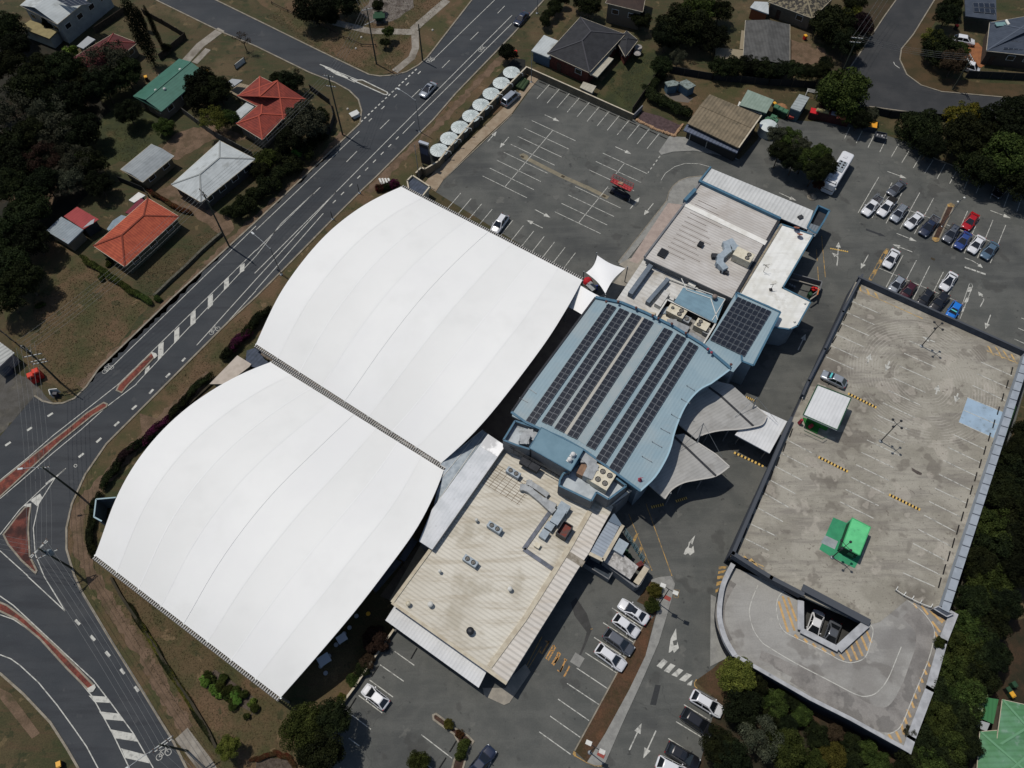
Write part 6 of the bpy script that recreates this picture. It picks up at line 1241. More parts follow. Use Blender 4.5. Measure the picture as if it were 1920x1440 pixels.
for s, d, mt, lb in (('410,835', (2.6,.9,.3), M('straw_pile', H_(140,134,98), H_(110,100,70), 3), 'pale rolled bundle lying on the maroon container'), ('495,855', (1.1,.9,.3), M('grey_crate', H_(110,112,124)), 'grey crate lying on the maroon container'), ('555,880', (2.0,1.3,.25), M('salmon_tray', H_(170,96,78), H_(150,84,68), 2), 'salmon tray at the right end of the maroon container')):
    c = G(*L(3,0,s)[0], 2.2); single('roof_junk', MB().box((c.x,c.y,2.2+d[2]/2), d, -.33, top=.85).box((c.x,c.y,2.2+d[2]+.05), (d[0]*.5,d[1]*.5,.1), -.2), mt, lb, 'junk')
skip(L(3,0,'330,880')[0], (1.6,1.5,1.6), -.33, maroon, M('bright_red', H_(186,30,40)), 'red lidded bin cabinet left of the maroon container'); skip(L(3,0,'755,968')[0], (2.3,1.7,1.3), -.3, skb, M('orange_lid', H_(216,150,44)), 'dark skip with bright orange lid under the tree'); skip(L(3,0,'832,1045')[0], (2.1,1.6,1.2), -.3, skb, None, 'open dark skip holding white bags next to the orange lidded one', contents=M('skip_waste', H_(60,62,66), H_(200,200,200), 2.5, lo=.56, hi=.6))
for i, s in enumerate(('50,850', '80,866', '112,882', '25,925', '35,950', '12,960', '-15,940')):
    wheelie(L(3,0,s)[0], M('green_bin', H_(36,60,46)), M('green_lid', H_(60,98,74), H_(70,108,84), 2), ('left', 'middle', 'right')[i]+' green bin of the three in a row beside the site cabin' if i < 3 else '%s green bin of the loose cluster next to the round tank' % ORD[i-3], 1.0, 1.7, group='green bins by the brown shed')
single('stump_pile', MB().lathe(G(*L(3,0,'100,808')[0], 0), [(1.3,0),(1.1,.3),(.5,.5),(.05,.55)], 9), M('orange_soil', H_(150,110,76), H_(120,88,60), 2), 'heap of orange soil beside the green bins', 'soil heap'); wheelie(L(3,0,'42,798')[0], DKG, YEL, 'bin with yellow lid beside the soil heap', .4, .9)
single('round_tank', MB().lathe(G(1436, 250, 0), [(1.75,0),(1.75,2.0),(1.8,2.05)], 28).lathe(G(1436, 250, 0), [(1.75,2.05),(.3,2.5),(.05,2.52)], 28, False), tankw, 'large round white tank at the corner of the brown shed', 'tank')
single('red_box', MB().box(G(*L(3,0,'175,880')[0], .8), (1.0,.5,.5), -.3).box(G(*L(3,0,'175,880')[0], .3), (.8,.4,.6), -.3), M('red_tool_box', H_(140,60,54)), 'small red box at the foot of the site cabin', 'box')
for s, lab, bm_, lm_ in (((3,0,'272,295'), 'bin with yellow lid in the driveway of the long grey house', RED, YEL), ((3,0,'1403,220'), 'red lidded bin beside the white car of the blue roofed house', DKG, RED), ((0,0,'1105,603'), 'yellow topped bin by the wall of the green roofed house', DKG, YEL), ((0,0,'1562,560'), 'yellow bin at the end of the green roof', DKG, YEL), ((2,0,'28,415'), 'red bin beside the tree at the end of the water tanks', RED, RED), ((0,3,'465,1415'), 'yellow lidded box on the grass at the bottom left', DKG, YEL), ((3,3,'1805,895'), 'orange lidded bin beside the green roof house', GRN, YEL), ((3,3,'1780,860'), 'green lidded bin beside the orange lidded one', DKG, GRN), ((3,3,'1822,820'), 'second green bin behind the green roof house', GRN, GRN)): wheelie(L(*s)[0], bm_, lm_, lab, .4, 1.0)
# red bins, small things at the left edge
for s, lab in (('270,1415', 'lower left red donation bin at the street corner'), ('308,1385', 'upper right red donation bin at the street corner')):
    t = thing('donation_bin', G(*L(0,1,s)[0], 0), lab, 'donation bin', 'red donation bins', .5); ORG[t.name] = Vector((0,0,0)); MB().box((0,0,.95), (1.0,1.0,1.9), top=.95).build('bin_body', RED, t); MB().box((0,0,2.0), (1.05,1.05,.2), top=.8).build('cap', M('pale_red', H_(196,66,50)), t); MB().box((0,-.52,1.5), (.6,.06,.25)).build('chute', M('dark_red', H_(110,50,46)), t)
t = thing('corner_sign', G(*L(0,2,'425,90')[0], 0), 'small white and navy V shaped sign on the grass corner', 'sign', None, 0); ORG[t.name] = Vector((0,0,0)); MB().bar((-.6,.35,1.0), (.7,.5,1.0), .12, 1.3).build('panel', fascia_w, t); MB().bar((-.6,.3,1.0), (-.1,-.6,1.0), .12, 1.3).build('side_panel', fascia_w, t); MB().box((.2,-.05,.6), (.7,.5,1.0)).build('base', M('navy_sign', H_(34,38,52)), t)
bld('shed', 'white corrugated roof at the left edge beside the power pole', 'shed', L(0,1,'-40,1120 0,1125 108,1205 0,1305 -60,1350'), 2.8, M('white_tin2', H_(172,174,170), H_(160,162,158), 1, rib=(45,.7,.3)), wall_grey)
single('gas_tank', MB().lathe(G(*L(0,1,'70,1350')[0], 0), [(.75,0),(.8,.4),(.75,1.2),(.5,1.4),(.1,1.45)], 16), M('slate_plastic', H_(52,60,74), rough=.4), 'dark round tank in the yard at the left edge', 'tank')
single('street_box', MB().box(G(*L(0,0,'0,0')[0], .5)+G(*L(1,0,'733,853')[0], 0)-G(*L(0,0,'0,0')[0], 0), (1.5,1.2,.9), .6, top=.95).box(G(*L(1,0,'733,853')[0], .95), (1.6,1.3,.08), .6), M('white_box', H_(190,192,188)), 'white utility cabinet on the verge at the street junction', 'cabinet')
single('park_bin', MB().box(G(*L(1,0,'922,120')[0], 1.6), (2.6,1.6,.12), .1).box(G(*L(1,0,'922,120')[0], .8), (1.8,1.0,1.6), .1), M('dark_green_sheet', H_(34,64,44)), 'small dark green roofed shelter beside the pale sand patch', 'shelter')
for i, s in enumerate(('791,282', '750,366', '688,820', '1325,228')): single('marker_post', MB().lathe(G(*L(1,0,s)[0], 0), [(.25,0),(.2,.25),(.05,.3)], 8), M('pale_cap', H_(170,166,156)), ('pale round cap on the grass above the small park tree', 'pale round cap on the grass left of the park tree', 'pale round cap beside the white utility cabinet', 'pale round cap right of the forked path')[i], 'cap', 'pale caps on the verge')
t = thing('rail_fence', G(660,70,0), 'low timber post and rail fence across the park verge', 'fence'); q = W(L(1,0,'120,30 240,90 320,130')+L(1,0,'480,190 560,235 660,290')+L(1,0,'700,300 790,345 900,350'), 0); m = MB()
for a, b in zip(q, q[1:]):
    if (b-a).length < 16: m.bar(a+Vector((0,0,.5)), b+Vector((0,0,.5)), .12, .12)
for p in q: m.box((p.x,p.y,.35), (.15,.15,.7))
m.build('rail', M('dark_wood', H_(56,46,36)), t)
# steps near the canopy corner, rocks
t = thing('picnic_steps', G(718, 343, 0), 'pale slatted steps beside the purple bush', 'steps'); 
for k in range(4): a, b = W(L(1,0,'%d,1340 %d,1385' % (925+k*22, 945+k*22)), .2); MB().bar(a, b, .35, .3).build('tread', fascia_w, t)
rk0 = None
struct('rock_garden_bed', MB().poly(W(L(2,0,'975,835 1110,870 1250,935 1280,930 1220,1020 1080,970 940,905'), 0), .01), M('purple_mulch', H_(84,68,68), H_(66,52,52), 1.5, fine=.3))
rkm = M('sandstone', H_(160,130,100), H_(134,108,84), 3)
path_rk = L(2,0,'940,905 1000,935 1080,975 1160,1000 1215,1025 1245,985 1280,940'); rr = random.Random(5)
def along(px, n):
    d = [0]
    for a, b in zip(px, px[1:]): d.append(d[-1]+math.dist(a, b))
    out = []
    for k in range(n):
        s_ = d[-1]*k/(n-1); i = min(max(j for j in range(len(d)) if d[j] <= s_+1e-9), len(px)-2); out.append(l2(px[i], px[i+1], (s_-d[i])/(d[i+1]-d[i])))
    return out
for i, p in enumerate(along(path_rk, 30)):
    c = G(*p, 0)
    if rk0 is None:
        rk0 = MB().lathe((0,0,0), [(.32,0),(.38,.15),(.28,.32),(.08,.38)], 7, False).build('rock', rkm); o = rk0
    else: o = rk0.copy(); COL.objects.link(o)
    o.location = c; o.rotation_euler = (0,0,rr.random()*6); o.scale = (rr.uniform(.7,1.3), rr.uniform(.7,1.2), rr.uniform(.8,1.2)); tag(o, 'orange sandstone rock in the rim of the rock garden beside the brown shed', 'rock', 'rocks around the rock garden')
t = thing('rolled_turf', G(*Z(780,100,5.14,'1020,290')[0], 0), 'three long dark green rolls lying inside the car park wall', 'rolls'); 
for k in range(3): a, b = W(Z(780,100,5.14,'%d,%d %d,%d' % (965+k*28, 330+k*12, 1030+k*25, 240+k*14)), .35); MB().tube([a, b], .4, 10).build('roll', M('green_roll', H_(54,72,46), H_(44,60,38), 2), t)
single('concrete_bollard', MB().lathe(G(*L(3,1,'328,40')[0], 0), [(.9,0),(.9,.15),(.3,.2),(.25,.7),(.1,.75)], 14), kerbm, 'concrete bollard island at the end of the tree row', 'bollard')
# ================================================================= POLES AND WIRES
POLE = {}
def pole(name, label, base, top, kind='timber', arms=(), z0=0.0, lamp=None, group=None, h=None):
    h = h or height_of(base, top, z0); c = G(*base, z0); t = thing(name, c, label, 'power pole' if kind == 'timber' else 'street lamp', group)
    ORG[t.name] = Vector((0,0,0)); r = .17 if kind == 'timber' else .08
    MB().tube([(0,0,0),(0,0,h*.5),(0,0,h)], r, 8, r*.7).build('pole', woodp if kind == 'timber' else darksteel if kind == 'dark' else steel, t); tips = []
    if kind != 'timber': MB().lathe((0,0,0), [(.3,0),(.3,.1),(.1,.15)], 10).build('base_plate', steel, t)
    for (dz, L_, ang) in arms:
        a = math.radians(ang); d = Vector((math.cos(a), math.sin(a), 0))*L_/2; m = MB(); m.bar(Vector((0,0,h-dz))-d, Vector((0,0,h-dz))+d, .12, .12)
        m.build('crossarm', M('pale_arm', H_(170,172,168)), t); m = MB()
        for k in (-1, -.55, .55, 1): p = Vector((0,0,h-dz+.06))+d*k*.96; m.lathe(p, [(.05,0),(.09,.1),(.09,.18),(.03,.22)], 6); tips.append(c+p+Vector((0,0,.2)))
        m.build('insulator', M('brown_glaze', H_(90,70,60), rough=.3), t)
    if lamp:
        lx, ly, ll = lamp; tip = Vector((lx, ly, h+.4)); m = MB(); m.tube([(0,0,h-.3), Vector((lx*.5,ly*.5,h+.25)), tip], .045, 6); m.build('lamp_arm', steel, t)
        d = tip.copy(); d.z = 0; d.normalize(); m = MB(); m.bar(tip-d*.1, tip+d*.6, .28, .14); m.build('lamp_head', M('lamp_head', H_(190,194,194)), t)
    POLE[label] = tips; index_children(t); return t, tips, h, c
pB = pole('power_pole', 'tall timber power pole at the corner beside the red tiled house', (642.5,252.5), (612.5,141), arms=((.3,2.2,-15),(2.6,2.0,-10)))
pA = pole('power_pole', 'tall timber power pole in front of the white roofed house', (430,462), (373,326), arms=((.3,2.2,-45),(1.6,2.0,-45)), h=14.5)
pC = pole('power_pole', 'timber power pole with crossarms near the park tree', (706,120), (687.5,15), arms=((.3,2.4,20),(3.4,2.4,35)))
pL = pole('power_pole', 'timber power pole with four crossarms at the left grass corner', (112,716), (38,652), arms=((1.0,2.6,-30),(3.0,2.8,15),(4.6,2.4,15),(5.3,2.4,15)))
pT = pole('power_pole', 'power pole with grey transformer and double crossarms over the road island', (134,1065), (72,1027), arms=((.2,3.2,50),(.2,3.2,62),(2.6,3.0,28)), h=9.5)
m = MB(); m.lathe((.55,.1,6.8), [(.35,0),(.4,.1),(.4,1.0),(.3,1.1),(.05,1.15)], 12); m.build('transformer', M('transformer_grey', H_(110,120,124)), pT[0]); m = MB()
for k in range(5): m.lathe((-.7+k*.3,.3-k*.08,8.0), [(.12,0),(.14,.3),(.05,.4)], 8)
m.build('switch', M('transformer_grey', H_(110,120,124)), pT[0])
pU = pole('power_pole', 'power pole with crossarm and lamp at the bottom road edge', (351,1408), (297,1397), arms=((.2,3.4,38),(1.2,2.6,38)), lamp=(-3.2,-2.6,1), h=9.5)
pQ = pole('power_pole', 'power pole with long lamp arm beside the slip lane', (148,928), (85,884), arms=((.3,1.8,10),), lamp=(-2.6,-.4,1), h=11)
pR = pole('power_pole', 'timber power pole beside the leaning street trees in the east street', (1786,168), (1819,104), arms=((.2,2.4,95),(1.2,2.2,95)))
pS = pole('power_pole', 'power pole with crossarms on the verge above the round green tree', (1578,138), (1585,113), arms=((.2,2.4,-8),(1.2,2.2,-8)), h=9)
pole('power_pole', 'slim pole beside the top road near the forked path', (792.5,114), (785,45), h=9)
pole('street_lamp', 'street lamp leaning over the road beside the sign pylon', (787,247), (776,187), 'steel', lamp=(-3.2,2.3,1))
pole('street_lamp', 'street lamp between the road and the upper canopy', (527.5,515), (507.5,465), 'steel', lamp=(-3.2,2.8,1))
pole('street_lamp', 'tall thin mast at the corner beside the canopy apex', (787,340), (776,272), 'steel')
pole('street_lamp', 'thin lamp column in the top corner of the car park', (996,154), (994,95), 'steel')
pole('street_lamp', 'thin pole beside the road at the top edge', (1007,25), (1007,-25), 'steel')
pole('street_lamp', 'small dark post on the verge above the canopy', (624,411), (620,396), 'dark'); pole('street_lamp', 'small red topped post at the kerb beside the steps', (674,362), (671,345), 'dark')
def flood(label, base, top, heads, z0=0, h=None):
    t, tips, hh, c = pole('flood_lamp', label, base, top, 'dark' if heads == 4 else 'steel', z0=z0, h=h)
    for k in range(heads):
        a = k*2*math.pi/heads+.6; d = Vector((math.cos(a), math.sin(a), 0)); e = MB(); e.tube([(0,0,hh-.1), d*.75+Vector((0,0,hh+.05))], .04); ob = e.build('lamp_arm', darksteel, t)
        MB().lathe(d*.85+Vector((0,0,hh-.05)), [(.1,0),(.2,.06),(.2,.16),(.1,.22)], 10).build('lamp_head', darksteel if heads == 4 else fascia_w, t)
    return t
flood('four headed dark lamp post near the far end of the deck', (1727.5,649), (1757.5,610), 4, DZ); flood('four headed dark lamp post in the middle of the deck', (1651,827.5), (1681,794), 4, DZ); flood('four headed dark lamp post beside the green kiosk', (1560,1045), (1585,1021), 4, DZ)
flood('two headed lamp post on the yellow ended island among the cars', (1766,425), (1798,372), 2)
def twin(label, base, top, h=8.4):
    t, tips, hh, c = pole('flood_lamp', label, base, top, 'dark', h=h)
    for k in (-1, 1): d = Vector((k*.8, -k*.5, 0)); MB().tube([(0,0,hh-.05), d*.6+Vector((0,0,hh))], .05).build('lamp_arm', darksteel, t); MB().box(d+Vector((0,0,hh+.05)), (.75,.55,.16), -.4).build('lamp_head', fascia_w, t)
twin('post with two square white lamp heads at the top of the long footpath', (1236,1133), (1247,1103)); twin('post with two square white lamp heads at the bottom of the long footpath', (1106,1411), (1118,1402), 8)
for s, lab in (('1165,165', 'red paving square under the upper lamp post of the footpath'), ('668,1340', 'red paving square under the lower lamp post of the footpath')): single('red_mat', MB().box(G(*L(2,3,s)[0], .125), (1.0,.6,.04), -.5), M('tactile_red', H_(140,68,60)), lab, 'paving')
wire = M('wire_grey', H_(110,112,112), rough=.5, metal=.2)
def wires(A, B, n, label, sag=.8, r=.02, endB=None, spread=1.8):
    a = A[3]; a = Vector((a.x,a.y,A[2]-.1)) if 0 else Vector((A[3].x, A[3].y, A[3].z+A[2])); b = endB if endB is not None else Vector((B[3].x, B[3].y, B[3].z+B[2])); d = (b-a); s_ = Vector((-d.y, d.x, 0)).normalized()
    for k in range(n):
        o = s_*((k/(max(1,n-1))-.5)*spread); pts = [a.lerp(b, i/12)+o-Vector((0,0,sag*4*(i/12)*(1-i/12)+.15)) for i in range(13)]
        single('power_line', MB().tube(pts, r, 4), wire, label, 'power line', label+' strand')
wires(pA, pB, 4, 'overhead power line from the pole by the white roofed house to the corner pole'); wires(pA, pL, 5, 'overhead power line crossing the dry lawn', 1.2, spread=3.0); wires(pB, pC, 4, 'overhead power line across the side street mouth'); wires(pC, None, 4, 'overhead power line running out at the top edge of the park', endB=G(660,-40,12.5)+Vector((0,0,0)))
wires(pL, pT, 6, 'overhead power line crossing the red brick median', 1.5, spread=3.4); wires(pT, pU, 5, 'overhead power line following the lower road', 1.2, spread=2.6); wires(pT, None, 4, 'overhead power line leaving over the brown road island to the left', endB=G(-60,1000,9.5)); wires(pU, None, 4, 'overhead power line leaving past the bottom edge', endB=G(430,1520,9.5), spread=2.6)
wires(pL, None, 3, 'service line from the left corner pole to the white corrugated roof', endB=G(-20,720,6), spread=1); wires(pR, pS, 4, 'overhead power line across the east street'); wires(pS, None, 3, 'overhead power line beside the top of the east street', endB=G(1680,-40,9)); wires(pA, None, 2, 'service line from the tall pole to the orange roofed house', endB=G(240,480,4), spread=.3)
# ================================================================= VEHICLES
tyre = M('tyre', (.014,.014,.014), rough=.9); rimm = M('alloy_rim', H_(150,152,156), rough=.3, metal=.7); headl = M('headlight_glass', H_(200,206,210), rough=.1); taill = M('taillight_red', H_(150,20,22), rough=.2); cargl = M('car_glass', (.010,.012,.015), rough=.06, spec=.9)
def paint(n, c, met=.0): return M('paint_'+n, c, rough=.28, metal=met, coat=.6, spec=.5)
PW = paint('white', H_(208,210,212)); PS = paint('silver', H_(150,156,162), .3); PG = paint('grey', H_(92,96,102), .3); PB = paint('black', H_(26,27,31)); PN = paint('navy', H_(34,42,62)); PR_ = paint('red', H_(160,16,24)); PM = paint('maroon', H_(62,20,28)); PBl = paint('blue', H_(44,66,122)); PBB = paint('bright_blue', H_(28,112,200)); PSB = paint('steel_blue', H_(84,106,124), .2)
KIND = {   # length, width, height, belt, hood length, windscreen base, roof start, roof end, rear glass base, tail height factor
 'sedan': (4.7,1.82,1.45,.91,.90,-1.12,-.22,.95,1.72,.97), 'hatch': (4.1,1.75,1.50,.93,.90,-1.05,-.25,1.2,1.85,1.0), 'suv': (4.65,1.86,1.70,1.05,1.0,-1.2,-.40,1.5,2.12,1.0), 'ute': (5.3,1.88,1.78,1.06,1.03,-1.35,-.55,.55,.95,1.0), 'van': (4.8,1.85,1.95,1.1,1.1,-1.6,-.9,2.1,2.3,1.0)}
PROTO = {}
def make_car(kind):
    Lc, Wc, Hc, zb, zh, xw, xr0, xr1, xg, tf = KIND[kind]; hl, hw = Lc/2, Wc/2; t = thing('parked_car', (0,0,0), 'car', 'car'); ORG[t.name] = Vector((0,0,0))
    # x runs from the front (-hl) to the rear (+hl)
    st = [(-hl,.70,.42,.62),(-hl+.10,.86,.34,.72),(-hl+.35,.96,.30,.80),(-hl+.8,1.0,.27,.87*zh/.92*.97),(xw,1.0,.26,zb),(0,1.0,.26,zb+.02),(xg*.8,1.0,.26,zb+.02),(hl-.45,.99,.28,zb*tf),(hl-.15,.93,.32,zb*.96*tf),(hl,.80,.42,zb*.80)]
    n = 12; vs = []; fs = []
    for (x, wf, zl, zt) in st:
        w_ = hw*wf; prof = [(-w_*.92,zl),(-w_,zl+.12),(-w_,(zl+zt)/2),(-w_*.985,zt-.10),(-w_*.90,zt-.01),(-w_*.5,zt+.025),(w_*.5,zt+.025),(w_*.90,zt-.01),(w_*.985,zt-.10),(w_,(zl+zt)/2),(w_,zl+.12),(w_*.92,zl)]
        vs += [(x, y, z) for y, z in prof]
    for i in range(len(st)-1):
        for k in range(n): fs.append((i*n+k, (i+1)*n+k, (i+1)*n+(k+1) % n, i*n+(k+1) % n))
    m = MB(); m.add(vs, fs, True); m.add(vs[:n], [tuple(range(n))]); m.add(vs[-n:], [tuple(reversed(range(n)))]); m.build('body', PW, t)
    # cabin: base ring and roof ring
    def ring(x0, x1, w_, z, r): return [(x0,-w_+r,z),(x0+r,-w_,z),(x1-r,-w_,z),(x1,-w_+r,z),(x1,w_-r,z),(x1-r,w_,z),(x0+r,w_,z),(x0,w_-r,z)]
    b = ring(xw, xg, hw*.90, zb, .10); tp = ring(xr0, xr1, hw*.66, Hc-.05, .10); rt = ring(xr0+.12, xr1-.12, hw*.57, Hc, .10)
    m = MB(); m.add(b+tp, [(i, (i+1) % 8, 8+(i+1) % 8, 8+i) for i in range(8)], False); m.add(tp+rt, [(i, (i+1) % 8, 8+(i+1) % 8, 8+i) for i in range(8)], True); m.add(rt, [tuple(range(8))], True); m.build('roof', PW, t)
    def pane(name, a, b_, c, d, k=.07, off=.02):
        P4 = [Vector(v) for v in (a, b_, c, d)]; cc = sum(P4, Vector())/4; nn = (P4[1]-P4[0]).cross(P4[3]-P4[0]).normalized()
        if nn.dot(cc-Vector((0,0,zb))) < 0: nn = -nn
        q = [p.lerp(cc, k)+nn*off for p in P4]; m = MB(); m.add(q, [(0,1,2,3)]); o = m.build(name, cargl, t)
        if (o.data.polygons[0].normal).dot(nn) < 0: o.data.flip_normals()
    pane('windscreen', b[0], b[7], tp[7], tp[0], .01, .03); pane('rear_window', b[3], b[4], tp[4], tp[3], .04, .03)
    for s, (i0, i1) in ((-1,(1,2)), (1,(6,5))):
        xm = (xr0+xr1)/2; a0, a1, t0_, t1_ = Vector(b[i0]), Vector(b[i1]), Vector(tp[i0]), Vector(tp[i1]); f = .5
        pane('side_window', a0, a0.lerp(a1, f), t0_.lerp(t1_, f), t0_, .08); pane('side_window', a0.lerp(a1, f), a1, t1_, t0_.lerp(t1_, f), .10)
    for x in (-hl+.85, hl-.9):
        for s in (-1, 1):
            m = MB(); m.tube([(x, s*(hw-.22), .33), (x, s*(hw-.01), .33)], .33, 16); w1 = m.build('wheel', tyre, t); m = MB(); m.tube([(x, s*(hw-.02), .33), (x, s*(hw+.01), .33)], .2, 12); m.build('rim', rimm, w1)
    for s in (-1, 1):
        MB().box((-hl+.22, s*hw*.68, .66), (.34,.34,.14), s*.35, top=.9).build('headlight', headl, t); MB().box((hl-.10, s*hw*.72, zb*.80), (.14,.30,.16), -s*.25).build('taillight', taill, t)
        MB().box((xw+.35, s*(hw+.08), zb+.02), (.14,.2,.13), 0, top=.8).build('mirror', PW, t)
    MB().box((-hl+.02, 0, .52), (.06, hw*.9, .16)).build('grille', black, t)
    m = MB()
    for s in (-1, 1): m.bar((-hl+.35, s*hw*.72, zb*.86+.03), (xw-.02, s*hw*.80, zb+.012), .025, .02)
    m.bar((xw-.06, -hw*.8, zb+.015), (xw-.06, hw*.8, zb+.015), .06, .02); m.build('bonnet_gap', black, t)
    if kind == 'ute': pass
    return t
def deco(t, kind, extra):
    Lc, Wc, Hc, zb, zh, xw, xr0, xr1, xg, tf = KIND[kind]; hl, hw = Lc/2, Wc/2; O = ORG.get(t.name); ORG[t.name] = Vector((0,0,0))
    if extra == 'sunroof': MB().box((.05,0,Hc+.01), (.65,.85,.03)).build('sunroof', cargl, t)
    if extra == 'rack':
        m = MB()
        for s in (-1, 1): m.bar((xr0+.2, s*hw*.58, Hc+.12), (xr1-.2, s*hw*.58, Hc+.12), .05, .06)
        for k in range(5): x = lerp(xr0+.3, xr1-.3, k/4); m.bar((x,-hw*.58,Hc+.14), (x,hw*.58,Hc+.14), .05, .04)
        m.build('roof_rack', steel, t)
    if extra == 'rails':
        m = MB()
        for s in (-1, 1): m.bar((xr0+.2, s*hw*.60, Hc+.04), (xr1-.1, s*hw*.60, Hc+.04), .05, .06)
        m.build('roof_rail', darksteel, t)
    if extra in ('tray', 'canopy', 'cover', 'ladders'):
        x0, x1 = xg+.12, hl-.08
        if extra == 'canopy': MB().box(((x0+x1)/2,0,zb+.28), (x1-x0,hw*1.8,.6), 0, top=.93).build('tray_canopy', M('black_canopy', H_(34,34,36)), t)
        elif extra == 'cover': MB().box(((x0+x1)/2,0,zb+.06), (x1-x0,hw*1.75,.1)).build('tray_cover', black, t)
        else:
            MB().box(((x0+x1)/2,0,zb+.035), (x1-x0-.1,hw*1.6,.05)).build('tray_floor', M('tray_floor', H_(40,40,42), H_(80,80,84), 3, local=True), t); m = MB()
            for s in (-1, 1): m.bar((x0,s*hw*.88,zb+.12), (x1,s*hw*.88,zb+.12), .08, .2)
            m.bar((x1,-hw*.88,zb+.12), (x1,hw*.88,zb+.12), .08, .2); m.build('tray_side', M('tray_grey', H_(120,128,134)), t)
            if extra == 'ladders':
                m = MB(); m.bar((x0,hw*.3,zb+.75), (x1,hw*.3,zb+.75), .05, .06); m.bar((x0,hw*.75,zb+.75), (x1,hw*.75,zb+.75), .05, .06)
                for k in range(8): x = lerp(x0, x1, k/7); m.bar((x,hw*.3,zb+.75), (x,hw*.75,zb+.75), .05, .04)
                for x in (x0+.1, x1-.1):
                    for s in (-.85, .85): m.tube([(x,s*hw,zb+.1),(x,s*hw,zb+.78)], .03)
                m.build('ladder_frame', steel, t)
    if extra == 'screen': MB().box((xw*.62,0,zb+.34), (.3,1.0,.04)).build('sunshade', M('teal_sunshade', H_(90,190,190)), t)
    ORG[t.name] = O
for k in KIND: PROTO[k] = make_car(k); index_children(PROTO[k])
used = set()
def car(kind, front, rear, col, label, z=0.0, extra=None, name='parked_car', cat='car', group='cars parked around the club'):
    if kind not in used: t = PROTO[kind]; used.add(kind); first = True
    else: t = copy_tree(PROTO[kind]); first = False
    for o in t.children:
        if o.name.split('.')[0] in ('body', 'roof', 'mirror'): o.material_slots[0].link = 'OBJECT'; o.material_slots[0].material = col
    a, b = G(*front, z+.7), G(*rear, z+.7); c = (a+b)/2; t.location = (c.x, c.y, z); t.rotation_euler = (0, 0, math.atan2((b-a).y, (b-a).x)); t.name = name; tag(t, label, cat, group)
    if extra: deco(t, kind, extra)
    return t
def car_t(kind, tl, fr, col, label, **k): a, b = L(tl[0], tl[1], fr); return car(kind, a, b, col, label, **k)
T31 = (3,1); T23 = (2,3)
car_t('sedan', T31, '1042,262 1150,160', PW, 'white sedan in the row between the silver four wheel drive and the dark blue utility')
car_t('hatch', T31, '925,745 1010,635', PS, 'silver hatchback at the left end of the row touching the deck parapet'); car_t('suv', T31, '930,222 1035,95', PS, 'silver four wheel drive with roof rack in the front row', extra='rack')
car_t('ute', T31, '712,178 845,35', PW, 'white utility with black tray and ladder frame at the left end of the front row', extra='ladders', name='utility', cat='utility'); car_t('ute', T31, '828,185 955,35', PW, 'white utility with dark tray cover, second in the front row', extra='cover', name='utility', cat='utility'); car_t('ute', T31, '1142,335 1275,180', PN, 'dark blue utility with grey open tray left of the yellow ended island', extra='tray', name='utility', cat='utility')
car_t('sedan', (3,0), '925,1445 1005,1375', PG, 'blue grey sedan behind the white utilities at the top of the row'); car_t('suv', T31, '1322,382 1425,240', PG, 'dark grey four wheel drive just right of the yellow ended island', extra='rails')
car_t('sedan', T31, '1475,280 1565,155', PR_, 'bright red sedan behind the blue one'); car_t('sedan', T31, '1418,425 1510,298', PBl, 'blue sedan in front of the red one'); car_t('sedan', T31, '1515,457 1612,325', PW, 'white sedan between the blue and the steel blue sedans'); car_t('sedan', T31, '1612,502 1715,370', PSB, 'steel blue sedan at the right end of its row')
car_t('sedan', T31, '880,570 970,425', PW, 'white sedan beside the yellow hatched strip'); car_t('hatch', T31, '1010,795 1098,680', PM, 'maroon hatchback nose in behind the deck parapet'); car_t('hatch', T31, '1140,845 1225,735', PB, 'black hatchback between the maroon and the charcoal cars'); car_t('suv', T31, '1238,880 1335,765', PB, 'black four wheel drive beside the bright blue hatchback')
car_t('sedan', T31, '1305,740 1405,598', PW, 'white sedan with dark sunroof behind the black four wheel drive', extra='sunroof'); car_t('hatch', T31, '1355,950 1435,820', PBB, 'bright blue hatchback with teal sunshade at the end of the deck parapet row', extra='screen'); car_t('suv', T31, '1705,30 1795,-60', PB, 'black four wheel drive half hidden by the right hand tree')
car('hatch', (1540,699), (1588,722), PS, 'silver hatchback alone on the parking deck', z=DZ, extra='screen'); car('suv', (925,436), (949,402), PW, 'white four wheel drive alone in the top car park', extra='rails'); 
car('sedan', (789,182), (816,153), PS, 'silver sedan with dark roof driving on the main road', extra='sunroof', name='moving_car', group='cars on the main road'); car('sedan', (967,46), (988,22), PN, 'dark blue sedan driving at the top of the main road', name='moving_car', group='cars on the main road')
car_t('sedan', T23, '805,195 1020,340', PW, 'white sedan with black sunroof at the top of the lower right parking row', extra='sunroof'); car_t('hatch', T23, '940,435 772,310', PW, 'white hatchback, second in the lower right parking row'); car_t('suv', T23, '890,560 712,430', PG, 'grey car with red tail lights, third in the lower right parking row'); car_t('suv', T23, '842,685 638,535', PW, 'white four wheel drive with roof rails, fourth in the lower right parking row', extra='rails')
car_t('hatch', (1,3), '795,825 995,985', PW, 'white hatchback alone in the left bays of the lower car park'); car('sedan', (916,1412), (888,1448), PN, 'dark blue sedan cut by the bottom edge of the photo')
car_t('suv', T23, '1548,1010 1375,905', PW, 'white four wheel drive with black sides under the olive tree', extra='rails'); car_t('suv', T23, '1480,1160 1300,1035', PB, 'black hatch backed four wheel drive under the trees, second from the olive tree'); car_t('suv', T23, '1400,1420 1160,1280', PB, 'large black four wheel drive with dark roof near the bottom edge', extra='sunroof'); car_t('suv', T23, '1290,1490 1130,1410', PW, 'white car half outside the bottom edge')
